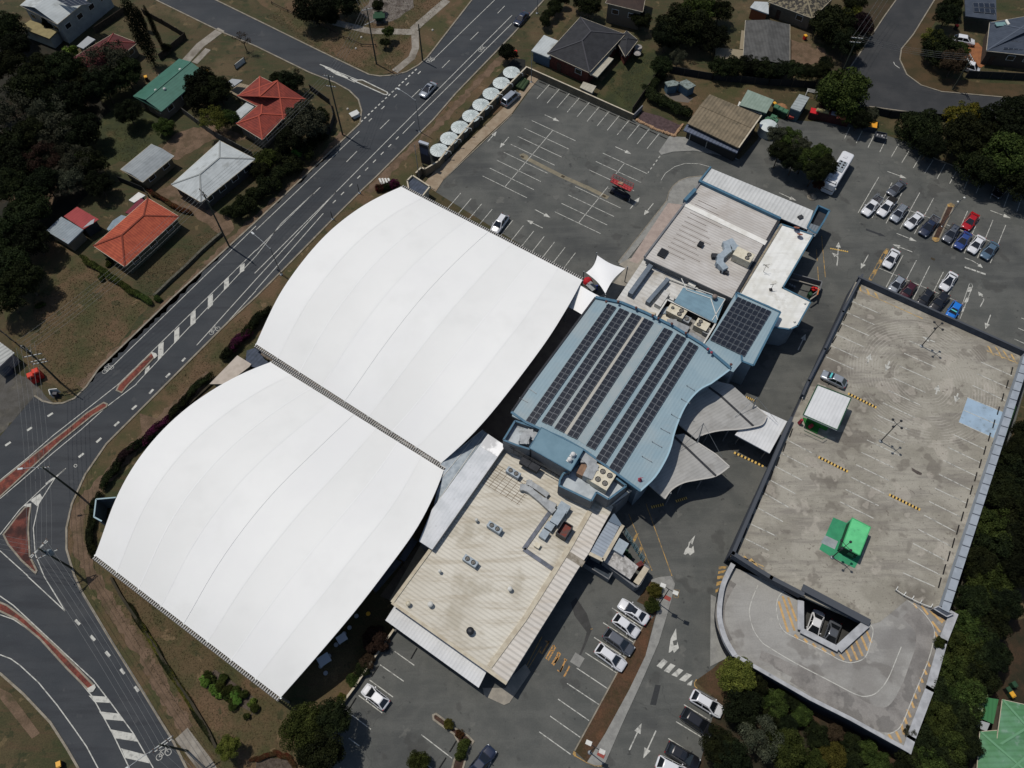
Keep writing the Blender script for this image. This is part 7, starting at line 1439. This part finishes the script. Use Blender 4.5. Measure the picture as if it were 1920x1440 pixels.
car_t('sedan', (3,3), '325,450 375,300', PW, 'white sedan seen down in the void of the ramp', z=0); car_t('sedan', (3,3), '450,520 500,380', PG, 'grey sedan seen down in the void of the ramp', z=0)
car_t('suv', (3,0), '1540,315 1400,290', PW, 'white four wheel drive on the orange driveway'); car_t('van', (3,0), '1580,530 1425,480', PW, 'white van under the garden trees beside the orange driveway')
t = car('van', (972,172), (943,197), PS, 'silver van backed against the wall at the end of the water tanks', name='van', cat='van')
# bus
def bus():
    f, r = L(3,0,'440,1430 600,1165'); a, b = G(*f, 1.5), G(*r, 1.5); c = (a+b)/2; t = thing('bus', (c.x,c.y,0), 'white bus with a dark windscreen parked beside the row of trees', 'bus', None, math.atan2((b-a).y, (b-a).x)); ORG[t.name] = Vector((0,0,0)); hl, hw, H = 4.9, 1.22, 2.9
    def rect(x0, x1, w_, z, r_): return [(x0,-w_+r_,z),(x0+r_,-w_,z),(x1-r_,-w_,z),(x1,-w_+r_,z),(x1,w_-r_,z),(x1-r_,w_,z),(x0+r_,w_,z),(x0,w_-r_,z)]
    m = MB(); R = [rect(-hl,hl,hw,.35,.25), rect(-hl,hl,hw,1.2,.25), rect(-hl+.12,hl,hw,2.5,.3), rect(-hl+.5,hl-.15,hw*.93,H-.08,.3), rect(-hl+.8,hl-.35,hw*.82,H,.3)]; vs = [v for r_ in R for v in r_]
    m.add(vs, [(i*8+k, i*8+(k+1) % 8, (i+1)*8+(k+1) % 8, (i+1)*8+k) for i in range(4) for k in range(8)]); m.add(R[-1], [tuple(range(8))]); m.build('body', PW, t)
    MB().add([(-hl-.02,-hw*.85,1.25),(-hl-.02,hw*.85,1.25),(-hl+.42,hw*.78,H-.12),(-hl+.42,-hw*.78,H-.12)], [(0,3,2,1)]).build('windscreen', cargl, t)
    MB().add([(-hl+.42,-hw*.78,H-.09),(-hl+.42,hw*.78,H-.09),(-hl+1.0,hw*.74,H+.012),(-hl+1.0,-hw*.74,H+.012)], [(0,1,2,3)]).build('front_panel', M('black_panel', H_(26,28,32)), t)
    for s in (-1, 1):
        m = MB(); m.box((.3, s*(hw+.005), 1.75), (8.2,.04,.8)); m.build('side_window', cargl, t); MB().box((-hl-.15, s*(hw+.1), 2.2), (.2,.18,.4)).build('mirror', fascia_w, t); MB().box((-hl+.02, s*.85, .7), (.1,.35,.2)).build('headlight', headl, t); MB().box((hl, s*.9, .9), (.06,.25,.4)).build('taillight', taill, t)
        for x in (-2.9, 2.7): w1 = MB().tube([(x,s*(hw-.3),.48),(x,s*(hw+.01),.48)], .48, 18).build('wheel', tyre, t); MB().tube([(x,s*hw,.48),(x,s*(hw+.03),.48)], .27, 12).build('rim', rimm, w1)
    for x in (-3.0, 3.1): MB().box((x,.15,H+.06), (.75,.75,.1), 0, top=.85).build('roof_hatch', M('hatch_white', H_(196,198,200)), t)
    m = MB(); m.box((.3,0,H+.1), (3.0,1.6,.2), 0, top=.95); ac_ = m.build('air_conditioner', M('bus_ac', H_(150,160,168), H_(120,128,134), 2, local=True), t); m = MB()
    for x in (-.7,0,.7):
        for y in (-.35,.35): m.lathe((.3+x+.4, y, H+.2), [(.22,0),(.22,.05),(.05,.06)], 10)
    m.build('fan', black, ac_)
bus()
# scissor lift platform
def lift():
    f, r = Z(1120,300,14.4,'330,640 880,880')[0], Z(1120,300,14.4,'330,640 880,880')[1]; H = 3.0; q = W(Z(1120,300,14.4,'340,600 420,490 990,720 890,870'), H); c = cen(q); A, B = q[0], q[3]; u = (B-A); L_ = u.length; rz = math.atan2(u.y, u.x); ctr = sum(q, Vector())/4
    t = thing('scissor_lift', (ctr.x, ctr.y, 0), 'red scissor lift with railed platform in the top car park', 'scissor lift', None, rz); ORG[t.name] = Vector((0,0,0)); l, w_ = L_*.98, (q[1]-q[0]).length*.95; red = M('lift_red', H_(168,64,66), H_(150,54,56), 2)
    MB().box((0,0,H-.05), (l,w_,.12)).build('platform', red, t); m = MB()
    for x in (-l/2, l/2):
        m.bar((x,-w_/2,H+1.05), (x,w_/2,H+1.05), .05, .05); m.bar((x,-w_/2,H+.5), (x,w_/2,H+.5), .05, .05)
    for y in (-w_/2, w_/2):
        m.bar((-l/2,y,H+1.05), (l/2,y,H+1.05), .05, .05); m.bar((-l/2,y,H+.5), (l/2,y,H+.5), .05, .05)
        for k in range(8): x = -l/2+l*k/7; m.bar((x,y,H), (x,y,H+1.05), .045, .045)
    m.build('railing', red, t); MB().box((0,0,.7), (l*.9,w_*.85,.5), 0, top=.95).build('chassis', M('lift_dark', H_(40,44,58)), t); m = MB()
    for y in (-w_*.3, w_*.3): m.bar((-l*.4,y,1.0), (l*.4,y,1.9), .1, .14); m.bar((l*.4,y,1.0), (-l*.4,y,1.9), .1, .14); m.bar((-l*.4,y,1.9), (l*.4,y,2.85), .1, .14); m.bar((l*.4,y,1.9), (-l*.4,y,2.85), .1, .14)
    m.build('scissor_arm', darksteel, t)
    for x in (-l*.36, l*.36):
        for y in (-w_*.45, w_*.45): MB().tube([(x,y-.12,.4),(x,y+.12,.4)], .4, 14).build('wheel', tyre, t)
    for x in (-l/2-.1, l/2+.1): MB().tube([(x,-w_*.4,1.0),(x,-w_*.4,.05)], .07).build('outrigger', M('pale_steel', H_(180,176,166)), t)
    MB().box((-.3,.1,H+.15), (1.1,.7,.2), .3, top=.8).build('control_box', M('beige_sack', H_(176,146,120), H_(140,110,90), 3, local=True), t)
lift()
# yellow lettering, worn: drawn strokes on the asphalt
m = MB(); E4 = lambda s: Z(990,1180,16,s)
for s in ('520,340 600,400 640,350', '640,350 520,560 420,730 370,690 370,640', '760,480 820,550 600,930 540,870 760,480', '700,610 740,660', '900,690 970,740 930,830 860,810 900,690', '860,810 720,1040', '900,850 760,1080', '1080,890 1170,930', '1130,910 960,1280 880,1220', '1060,1100 960,1280', '1250,1100 1080,1420', '930,830 800,1010'): m.strip(W(E4(s)), .22, None, .018)
struct('road_lettering', m, M('worn_yellow_letters', H_(190,140,76), H_(130,112,84), 3))
# ================================================================= TREES AND PLANTS
import numpy as np
def leafmat(name, c1, c2): return M(name, c1, c2, .8, lo=.35, hi=.65, c3=tuple(v*1.7 for v in c2), s3=1.6, lo3=.56, hi3=.72, rnd=.6, rough=.8, spec=.05, fine=.4)  # c3 paints sunlit leaf clusters into the colour by noise
LM = {'dark': leafmat('dark_leaves', H_(27,33,19), H_(42,48,26)), 'mid': leafmat('mid_green_leaves', H_(42,52,24), H_(66,76,36)), 'olive': leafmat('olive_leaves', H_(70,74,30), H_(98,98,44)), 'grey': leafmat('grey_green_leaves', H_(52,56,44), H_(74,76,60)),
      'brown': leafmat('brown_twigs', H_(70,56,44), H_(54,44,34)), 'bright': leafmat('bright_leaves', H_(84,110,44), H_(100,124,56)), 'purple': leafmat('magenta_flowers', H_(84,32,64), H_(44,24,32)), 'yellow': leafmat('yellow_flowering_leaves', H_(96,84,30), H_(64,66,30)), 'rust': leafmat('rust_leaves', H_(84,42,32), H_(64,50,32)), 'vdark': leafmat('very_dark_leaves', H_(20,25,15), H_(32,38,22)), 'plum': leafmat('plum_leaves', H_(44,30,34), H_(34,26,26))}
bark = M('bark', H_(84,74,62), H_(62,54,44), 2)
def crown_mesh(name, seed, n, leaf, blobs, shape='round', dens=1.0):
    r = np.random.default_rng(seed); C_ = []; 
    for i in range(blobs):
        a = r.uniform(0, 2*np.pi); rad = np.sqrt(r.uniform(0,1))*.62
        if shape == 'round': rad *= 1.32; z = r.uniform(-.3,.62)*math.sqrt(max(.05, 1-rad*rad)); C_.append((rad*np.cos(a), rad*np.sin(a), z, r.uniform(.15,.34)))
        elif shape == 'column': z = -1+2*(i+.5)/blobs; w = .28*(1-abs(z)**2.5)+.08; C_.append((r.uniform(-.08,.08), r.uniform(-.08,.08), z, w))
        elif shape == 'box': C_.append((-.95+1.9*(i+.5)/blobs, r.uniform(-.5,.5), r.uniform(-.2,.4), r.uniform(.35,.5)))
        elif shape == 'star': C_.append((.6*np.cos(a)*r.uniform(.3,1), .6*np.sin(a)*r.uniform(.3,1), r.uniform(-.2,.3), .25))
    C_ = np.array(C_); w = C_[:,3]**2; idx = r.choice(len(C_), n, p=w/w.sum()); d = r.normal(size=(n,3)); d /= np.linalg.norm(d, axis=1)[:,None]; d[:,2] = np.abs(d[:,2])*np.where(r.uniform(size=n) < .82, 1, -1)
    rr_ = C_[idx,3][:,None]*(1-.45*r.uniform(size=(n,1))**2*dens); P_ = C_[idx,:3]+d*rr_*np.array([1,1,.85])
    nn = d+r.normal(size=(n,3))*.8; nn /= np.linalg.norm(nn, axis=1)[:,None]; t_ = np.cross(nn, r.normal(size=(n,3))); t_ /= np.linalg.norm(t_, axis=1)[:,None]; b_ = np.cross(nn, t_)
    s = leaf*r.uniform(.6,1.4,(n,1)); el = r.uniform(.45,.8,(n,1)); V = np.stack([P_-t_*s, P_+b_*s*el, P_+t_*s, P_-b_*s*el], 1).reshape(-1,3)
    me = bpy.data.meshes.new(name); me.vertices.add(4*n); me.vertices.foreach_set('co', V.ravel()); me.loops.add(4*n); me.loops.foreach_set('vertex_index', np.arange(4*n)); me.polygons.add(n); me.polygons.foreach_set('loop_start', np.arange(0,4*n,4)); me.polygons.foreach_set('loop_total', np.full(n,4)); me.update(); me.validate(); return me
CRM = {'round': [crown_mesh('crown_round_%d' % k, 11+k, 15000, .036, 60) for k in range(4)], 'loose': [crown_mesh('crown_loose_%d' % k, 31+k, 7000, .03, 40, dens=1.6) for k in range(2)], 'column': [crown_mesh('crown_column', 51, 8000, .022, 34, 'column')], 'box': [crown_mesh('crown_box_%d' % k, 61+k, 6000, .06, 18, 'box') for k in range(2)], 'star': [crown_mesh('crown_star', 71, 700, .16, 10, 'star')], 'bare': [crown_mesh('crown_bare', 81, 500, .045, 12, dens=1.8)]}
CRM['fine'] = [crown_mesh('crown_fine_%d' % k, 91+k, 16000, .034, 60) for k in range(2)]
for l in CRM.values():
    for me in l: me.materials.append(LM['dark'])
def trunk_mesh():
    m = MB(); m.tube([(0,0,0),(.02,.01,.35),(0,0,.62)], .045, 8, .03, cap=False)
    rr_ = random.Random(2)
    for k in range(6): a = k*1.05; m.tube([(0,0,.45+.03*k), (.22*math.cos(a),.22*math.sin(a),.68), (.42*math.cos(a+.2),.42*math.sin(a+.2),.86)], .022, 6, .006, cap=False)
    o = m.build('trunk', bark); me = o.data; bpy.data.objects.remove(o); return me
TRM = trunk_mesh(); rt = random.Random(21)
def tree(px, py, rpx, label, leaf='dark', form='round', h=None, name='tree', cat='tree', group=None, sq=1.0, ang=None, flat=None, base=False, grow=1.1):
    d = CAM_H/(CT+(py-720)/F_PX*ST); r = rpx*d/F_PX*(grow if form in ('round','loose') else 1)
    H = h if h else min(max(r*1.9, 1.2), 12); cz = H-r*.75 if form != 'column' else H/2
    cz = max(cz, r*.45); c = G(px, py, 0) if base else G(px, py, cz); c.z = 0
    t = thing(name, c, label, cat, group, ang if ang is not None else rt.uniform(0, 6.28)); me = rt.choice(CRM[form]); o = bpy.data.objects.new('crown', me); COL.objects.link(o); o.parent = t; o.location = (0, 0, cz)
    vz = r*(flat or .95) if form != 'column' else H/2
    o.scale = (r, r*sq, vz) if form != 'column' else (r*3, r*3, vz); o.material_slots[0].link = 'OBJECT'; o.material_slots[0].material = LM[leaf]
    if H > 1.6 and form not in ('box', 'star'):
        k = bpy.data.objects.new('trunk', TRM); COL.objects.link(k); k.parent = t; k.scale = (max(r, .8)*1.1, max(r, .8)*1.1, cz*1.15) if form != 'column' else (r*1.5, r*1.5, H)
    return t
def trees(lst, label, group, **kw):
    for (x, y, r, *f) in lst:
        k = dict(kw)
        if f: k['leaf'] = f[0]
        if len(f) > 1: k['form'] = f[1]
        tree(x, y, r, label, group=group, **k)
# wood at the left
trees([(18,60,30),(15,125,34,'dark','fine'),(60,170,36),(20,205,36,'grey','loose'),(95,215,34,'grey','loose'),(60,255,36,'dark','fine'),(125,130,30),(120,190,34,'vdark'),(15,280,38),(75,300,28,'brown','loose'),(150,305,28,'grey','loose'),(20,350,36,'dark','fine'),(55,395,34),(20,440,36),(60,450,30,'vdark'),(15,500,36),(45,525,28),(10,560,30),(110,255,34,'grey'),(150,245,30,'vdark'),(38,310,36,'vdark'),(85,345,26,'vdark'),(30,90,24,'vdark'),(70,130,26)], 'dark dense tree in the wood filling the upper left corner', 'trees of the upper left wood', h=7, grow=1.22)
tree(108,296,22,'pale grey green bush at the edge of the left wood','grey','loose'); tree(172,305,28,'dark round tree left of the pale grey shed','dark'); tree(155,290,14,'yellow green crown peeping out above the dark tree left of the grey shed','bright'); tree(135,340,26,'grey green leafy bush below the dark round tree','grey'); tree(185,345,24,'dark tree in front of the grey shed wall','vdark')
tree(205,115,40,'large grey leaved tree covering part of the maroon roof','grey','loose',h=8); tree(235,140,30,'dark tree right of the maroon roof','dark'); tree(195,160,32,'dark tree below the maroon roof','vdark'); tree(150,150,22,'small dark tree left below the maroon roof','dark'); tree(240,210,24,'low dark bush left of the green roof','vdark')
tree(132,95,18,'bright green palm like bush beside the small white shed','bright','star',h=3); tree(92,42,18,'dark palm beside the yellow carport','vdark','star',h=5)
for (b, tp, w_, lab) in (((291,124),(225,0),14,'very tall dark conifer behind the green roofed house'), ((308,97),(270,10),4.5,'thin tall dark conifer, middle of the cypress group'), ((276,57),(258,12),4.5,'short thin conifer nearest the big dark conifer')):
    hh = min(height_of(b, tp), 34); tree(b[0], b[1], w_, lab, 'vdark', 'column', h=hh, name='conifer', base=True, group='tall conifers')
tree(312,91,9,'small round bush at the foot of the thin conifer','dark')
tree(385,170,38,'big dark tree overlapping the right end of the green roof','vdark',h=6); tree(410,170,26,'dark tree right of the green roof tree','dark'); tree(308,241,18,'small round green tree with a shadow on the lawn','mid',h=3.5); tree(400,225,26,'leafy olive tree above the white roofed house','olive','loose'); tree(430,225,18,'olive shrub beside the carport','mid')
tree(455,72,20,'thin bare tree beside the side street','brown','bare',h=5); tree(545,152,22,'dark shrub above the red tiled roof','vdark'); tree(573,230,36,'broad grey green tree beside the tall corner pole','grey'); tree(545,262,26,'dark tree below the red tiled house','vdark'); tree(600,222,18,'dark shrub under the power lines near the corner pole','dark'); tree(560,283,12,'small bright shrub in the dark hedge','bright'); tree(520,150,14,'small shrub behind the red tiled roof','dark')
trees([(592,262,18),(572,284,18),(550,305,20),(528,325,20),(505,345,20),(485,362,18),(462,382,18),(445,398,16)], 'dark hedge bush in the line between the red tiled house and the road', 'roadside hedge bushes', h=3, form='box', name='hedge_bush', cat='hedge')
trees([(500,300,20,'mid'),(530,290,16),(485,320,18),(545,215,12)], 'shrub in the yard between the roadside hedge and the red tiled house', 'yard shrubs', h=2.5)
tree(590,20,34,'large dark tree at the top edge beside the side street','vdark',h=7); tree(645,8,28,'dark tree at the top edge beside the sand patch','vdark',h=6); tree(620,35,14,'dark lower tree in front of the top edge pair','dark'); tree(728,60,11,'small young tree in the park beside the forked path','mid',h=3.5); tree(722,80,9,'low shrub at the foot of the young park tree','dark'); tree(708,12,12,'shrub on the sand patch','dark')
tree(952,100,17,'dark round tree at the end of the water tanks','vdark',h=4)
trees([(1022,38,13),(1032,24,13),(1042,12,13),(1052,2,13)], 'hedge bush in the row beside the top of the main road', 'bushes of the top hedge', h=3, form='box', name='hedge_bush', cat='hedge')
tree(1105,12,20,'dark tree left of the two storey beige house','dark'); tree(1090,2,16,'dark tree at the top edge left of the beige house','vdark'); tree(1202,38,18,'leafy tree below the two storey beige house','dark'); tree(1278,55,42,'large dark tree in the middle of the top gardens','dark',h=8); tree(1310,25,34,'broad olive crown at the top edge of the gardens','mid',h=7); tree(1248,70,26,'dark tree left of the largest garden tree','vdark'); tree(1335,70,30,'dark tree right of the largest garden tree','vdark',h=6); tree(1240,125,20,'small dark tree beside the brown timber fence','dark'); tree(1272,108,16,'grey shrub above the blue sheds','grey','loose'); tree(1350,20,22,'dark tree left of the patchy tiled roof','dark')
trees([(1350,128,20),(1378,124,20),(1405,122,20,'vdark'),(1432,128,20),(1460,130,20,'vdark'),(1490,134,18),(1515,138,16),(1538,135,18)], 'dark bushy tree in the row behind the long grey roofed house', 'tree row behind the grey roofed house', h=4.5)
tree(1562,50,40,'large dark tree beside the patchy tiled roof','dark',h=7); tree(1595,28,18,'pale flowering crown beside the east street','olive'); tree(1612,50,24,'plum coloured tree beside the east street','plum',h=5); tree(1588,82,26,'dark tree between driveway and east street','vdark'); tree(1600,5,22,'tree at the top edge beside the east street','dark'); tree(1548,120,14,'small dark bush at the crossarm pole','vdark')
tree(1582,182,48,'large round mid green tree at the bend of the east street','mid',h=8); tree(1556,175,26,'dark left shoulder tree of the large round tree','dark'); tree(1632,215,14,'pale blossoming shrub beside the large round tree','grey'); tree(1612,225,20,'dark shrub between large round tree and skip','vdark')
tree(1722,248,40,'dark spreading tree at the end of the east bend fence','dark',h=6); tree(1745,275,26,'lower dark tree overhanging the parking bays','vdark')
tree(1808,225,34,'yellow flowering crown above the right hand trees','yellow',h=7); tree(1822,265,46,'big dark tree at the right of the east car park','dark',h=9); tree(1872,240,46,'big dark tree nearest the east street at the right edge','vdark',h=9); tree(1885,300,50,'broad green tree at the right edge of the east car park','mid',h=9); tree(1835,318,38,'dark tree over the last parking bays','dark',h=7); tree(1925,345,42,'tree cut by the right edge above the car park','dark',h=8); tree(1905,215,36,'tree at the right edge below the street bend','vdark',h=8)
tree(1765,95,34,'dark olive tree left of the orange driveway','dark',h=6); tree(1748,75,22,'tree on the corner reserve above the dark olive one','olive','loose'); tree(1790,118,24,'brownish shrub below the dark olive tree','brown'); tree(1775,30,22,'dark shrub by the slate carport','vdark'); tree(1800,95,16,'small leafy shrub over the white van','mid'); tree(1785,8,18,'dark shrub at the top edge by the carport','dark')
for i, a in enumerate([(1455,252,17,'grey'),(1478,262,22,'mid'),(1462,285,20,'dark'),(1500,272,18,'grey'),(1508,298,24,'mid'),(1535,290,20,'mid'),(1548,312,20,'dark'),(1528,320,20,'dark'),(1490,300,22,'vdark'),(1534,346,10,'rust')]):
    tree(a[0],a[1],a[2],'%s of ten trees between the round tank and the bus, from the tank' % ORD[i],a[3],h=6 if a[2] > 15 else 3,group='trees in the strip beside the bus')
# right hand wood
trees([(1885,870,34),(1915,900,38,'vdark'),(1870,920,32),(1900,960,40),(1860,985,34,'mid'),(1915,1010,38,'vdark'),(1870,1040,38),(1835,1060,30),(1905,1070,36,'vdark'),(1850,1100,36,'mid'),(1820,1130,30),(1815,1180,34,'mid'),(1850,1160,34),(1845,1215,34),(1805,1225,34,'mid'),(1880,1130,30,'vdark'),(1790,1265,34,'mid'),(1830,1262,34),(1865,1230,26,'vdark'),(1775,1305,32),(1812,1310,32,'mid'),(1762,1350,32,'mid'),(1800,1350,32),(1780,1395,32,'mid'),(1745,1395,28),(1815,1395,24),(1735,1435,32,'mid'),(1780,1440,32),(1700,1440,26),(1925,820,28),(1905,845,22),(1930,960,30)], 'dense tree in the belt between the right edge of the deck and the green roof', 'trees of the right hand belt', h=5.5, grow=1.15)
tree(1760,1205,10,'small branch of leaves hanging over the ramp parapet','mid',h=5.5); tree(1705,1372,10,'shrub hanging over the lower corner of the ramp','grey',h=5)
tree(1382,1270,36,'olive green domed tree beside the zebra crossing','olive',h=5,form='fine'); tree(1412,1290,24,'dark right shoulder of the olive domed tree','dark'); tree(1398,1330,36,'dark tree below the olive domed tree','vdark',h=5); tree(1428,1385,38,'large grey twiggy tree above the bottom edge','grey','loose',h=6); tree(1345,1395,30,'dark tree covering the black cars','dark',h=4.5); tree(1375,1425,32,'dark tree at the bottom edge beside the black cars','vdark',h=5); tree(1450,1320,24,'shrub under the ramp wall, left','mid',h=3); tree(1470,1405,36,'green tree at the bottom edge right of the grey twiggy tree','mid',h=5)
trees([(1450,1345,20,'dark'),(1480,1310,18),(1500,1340,20,'mid'),(1530,1380,22),(1560,1420,26,'olive'),(1520,1430,24,'mid'),(1595,1395,20),(1630,1410,22,'mid'),(1600,1440,24),(1650,1440,24,'mid'),(1565,1375,16,'brown'),(1475,1360,18,'vdark')], 'shrub on the bank below the ramp wall', 'shrubs on the ramp bank', h=2.6)
tree(572,1368,44,'large feathery dark green tree at the bottom beside the car park, left lobe','mid','fine',h=7); tree(622,1352,38,'large feathery dark green tree at the bottom beside the car park, right lobe','dark','fine',h=7); tree(600,1405,44,'large feathery dark green tree at the bottom beside the car park, lower lobe','dark','fine',h=7)
tree(706,1200,25,'brown twiggy bush beside the white front awning','brown','round',h=2.2); tree(690,1240,14,'brown bush below the twiggy one','brown',h=1.5); tree(680,1255,14,'dark shrub along the cream kerb wall','dark',h=1.4); tree(662,1275,12,'green shrub halfway along the cream kerb wall','mid',h=1.3); tree(640,1310,10,'small shrub near the white hatchback','olive',h=1.2)
tree(430,1402,20,'round green bush with dark shadow on the lower lawn','olive',h=4)
tree(842,1358,10,'small rounded shrub on the planter island','olive',h=1.2); tree(868,1405,16,'trimmed hedge bush on the planter island','mid','box',h=1.4); tree(785,1430,20,'leafy shrub over the bottom bays','mid',h=2.5); tree(862,1375,8,'low rusty shrub in the middle of the planter island','rust',h=.8)
tree(1228,1108,14,'yellow green shrub at the corner of the footpath','olive',h=1.6); tree(1222,1135,14,'dark green shrub below the yellow green one','mid',h=1.6)
tree(738,345,10,'magenta flowering bush beside the pale steps','purple',h=1.5)
trees([(725,350,9),(712,352,9,'rust')], 'low dark shrub beside the magenta bush', 'shrubs by the steps', h=1.2)
# flowering hedges along the canopies
def hedge(label, px, w_px, h, leaf='dark', step=1.5, name='hedge', cat='hedge'):
    q = W(px, 0); c = cen(q); t = thing(name, c, label, cat); n = 0; k_ = 0
    for a, b in zip(q, q[1:]):
        L_ = (b-a).length; m_ = max(1, int(L_/step))
        for i in range(m_):
            p = a.lerp(b, (i+.5)/m_); o = bpy.data.objects.new('foliage', CRM['box'][k_ % 2]); COL.objects.link(o); o.parent = t; o.location = (p.x-c.x, p.y-c.y, h*.5-c.z); ww = w_px; o.scale = (L_/m_*.75, ww*.62, h*.62); o.rotation_euler = (0,0,math.atan2((b-a).y,(b-a).x)); o.material_slots[0].link = 'OBJECT'; lf = leaf if isinstance(leaf, str) else leaf[k_ % len(leaf)]; o.material_slots[0].material = LM[lf]; k_ += 1
    return t
hedge('clipped green hedge dividing the dry lawn from the orange roofed house', L(0,1,'640,520 800,620 960,735 1120,830'), 1.4, 1.2, 'mid', 2); hedge('thick dark clipped hedge above the rock garden', L(2,0,'1010,720 1130,800 1300,880'), 3.0, 2.2, 'dark', 2.4); hedge('upright dark hedge beside the left blue shed', L(2,0,'1110,610 1050,680'), 2.2, 2.2, 'dark', 2.2)
hedge('magenta and dark flowering hedge along the lower canopy', L(0,2,'1235,300 1120,420 1000,500 920,580 870,660 800,760'), 1.6, 1.6, ('purple','vdark','plum','vdark','dark'), 1.8); hedge('dark hedge strip below the beige porch roof', P('388,714 360,742 325,782'), 1.6, 1.5, ('dark','vdark'), 2); hedge('dark hedge at the corner of the upper canopy with a magenta clump', P('500,590 478,612 462,632 440,655 425,672'), 2.0, 1.8, ('vdark','dark','purple','vdark'), 2)
hedge('dark strip of hedge between the road verge and the lower canopy corner', P('185,935 178,960 174,985 172,1020 178,1040'), 1.4, 1.2, ('vdark','dark'), 2.2); hedge('red leaved hedge below the white roofed house', L(0,1,'1130,10 1250,80 1350,140 1420,160'), 1.0, 1.1, 'rust', 2); hedge('clipped hedge beside the driveway of the white roofed house', P('430,405 455,392 480,370'), 2.6, 2.0, 'dark', 2.4)
hedge('short clipped hedge along the lower road verge', L(0,3,'1000,270 1180,560 1300,760 1430,960 1560,1180'), .9, .6, ('dark','olive'), 3); hedge('red edged hedge bed at the bottom edge', P('478,1425 500,1418 520,1413 540,1420 552,1435'), .8, .6, 'rust', 1.5)
struct('garden_bed_bottom', MB().poly(W(P('480,1430 500,1420 540,1424 555,1445 560,1480 480,1480'), 0), .004), M('grey_mulch', H_(88,78,68), H_(70,60,52), 1.5, fine=.3)); struct('garden_bed_lawn', MB().poly(W(L(0,3,'1500,810 1610,700 1700,760 1920,920 1920,1000 1860,1090')+L(1,3,'0,960 30,1000 0,1040'), 0), .004), M('grey_mulch', H_(88,78,68)))
for i, s in enumerate(('1520,770','1560,740','1595,770','1600,840','1670,790','1680,770','1640,900','1690,870','1700,910','1760,890','1800,910','1750,980','1880,960','1910,990','1850,1050','1540,800','1620,800','1650,830','1610,870','1720,850','1730,930','1780,940','1660,760','1830,890','1900,940','1770,860')):
    p = L(0,3,s)[0]; tree(p[0], p[1], 9, 'leafy rosette plant in the bed on the lower lawn', 'mid' if i % 3 else 'bright', 'fine' if i % 2 else 'star', h=.9, group='rosette plants on the lower lawn', name='rosette_plant', cat='plant')
for i, s in enumerate(('820,530','760,640','300,850','1180,800')):
    p = L(0,1,s)[0]; tree(p[0], p[1], 8, ('low weed clump on the dry lawn, upper right','low weed clump in the middle of the dry lawn','round weed clump at the left of the dry lawn','low weed clump beside the lower hedge end')[i], 'mid', 'box', h=.4, name='weed_clump', cat='plant')
# tufts of dry grass over the verges and lawns: one uncountable mass
def tufts(polys, n, name, leaf):
    rg = np.random.default_rng(4); V = []; area = [W(P(s), 0) for s in polys]
    def inside(p, q):
        c = False; j = len(q)-1
        for i in range(len(q)):
            if ((q[i].y > p[1]) != (q[j].y > p[1])) and p[0] < (q[j].x-q[i].x)*(p[1]-q[i].y)/(q[j].y-q[i].y)+q[i].x: c = not c
            j = i
        return c
    AR = [abs(sum(q[i].x*q[(i+1)%len(q)].y-q[(i+1)%len(q)].x*q[i].y for i in range(len(q))))/2 for q in area]
    for q, ar_ in zip(area, AR):
        per = int(n*ar_/sum(AR))
        xs = [p.x for p in q]; ys = [p.y for p in q]; k = 0; tries = 0
        while k < per and tries < per*20:
            tries += 1; x, y = rg.uniform(min(xs), max(xs)), rg.uniform(min(ys), max(ys))
            if not inside((x, y), q): continue
            k += 1; a = rg.uniform(0, 3.14); s = rg.uniform(.05,.14); hh = rg.uniform(.03,.08); dx, dy = math.cos(a)*s, math.sin(a)*s
            V += [(x-dx,y-dy,-.01),(x+dx,y+dy,-.01),(x+dx*.4+dy*.3,y+dy*.4-dx*.3,hh),(x-dx*.4+dy*.3,y-dy*.4-dx*.3,hh)]
    m = MB(); m.add(V, [(i,i+1,i+2,i+3) for i in range(0, len(V), 4)]); o = m.build(name, leaf); tag(o, kind='stuff'); tag(o, 'dry grass tufts over verges and lawns', 'grass')
tufts(['200,960 240,1090 520,1325 560,1440 400,1440 210,1140', '60,560 150,490 275,575 180,690 140,740 70,690', '300,720 460,590 480,640 330,760', '340,460 410,420 425,440 280,560 250,520', '500,30 590,90 690,135 740,130 760,100 800,40 850,-20 560,0', '200,240 300,240 250,310 190,290', '1135,160 1195,90 1230,110 1180,205'], 26000, 'grass_tufts', M('tuft_green', H_(80,76,46), H_(98,84,58), .5, lo=.4, hi=.6))
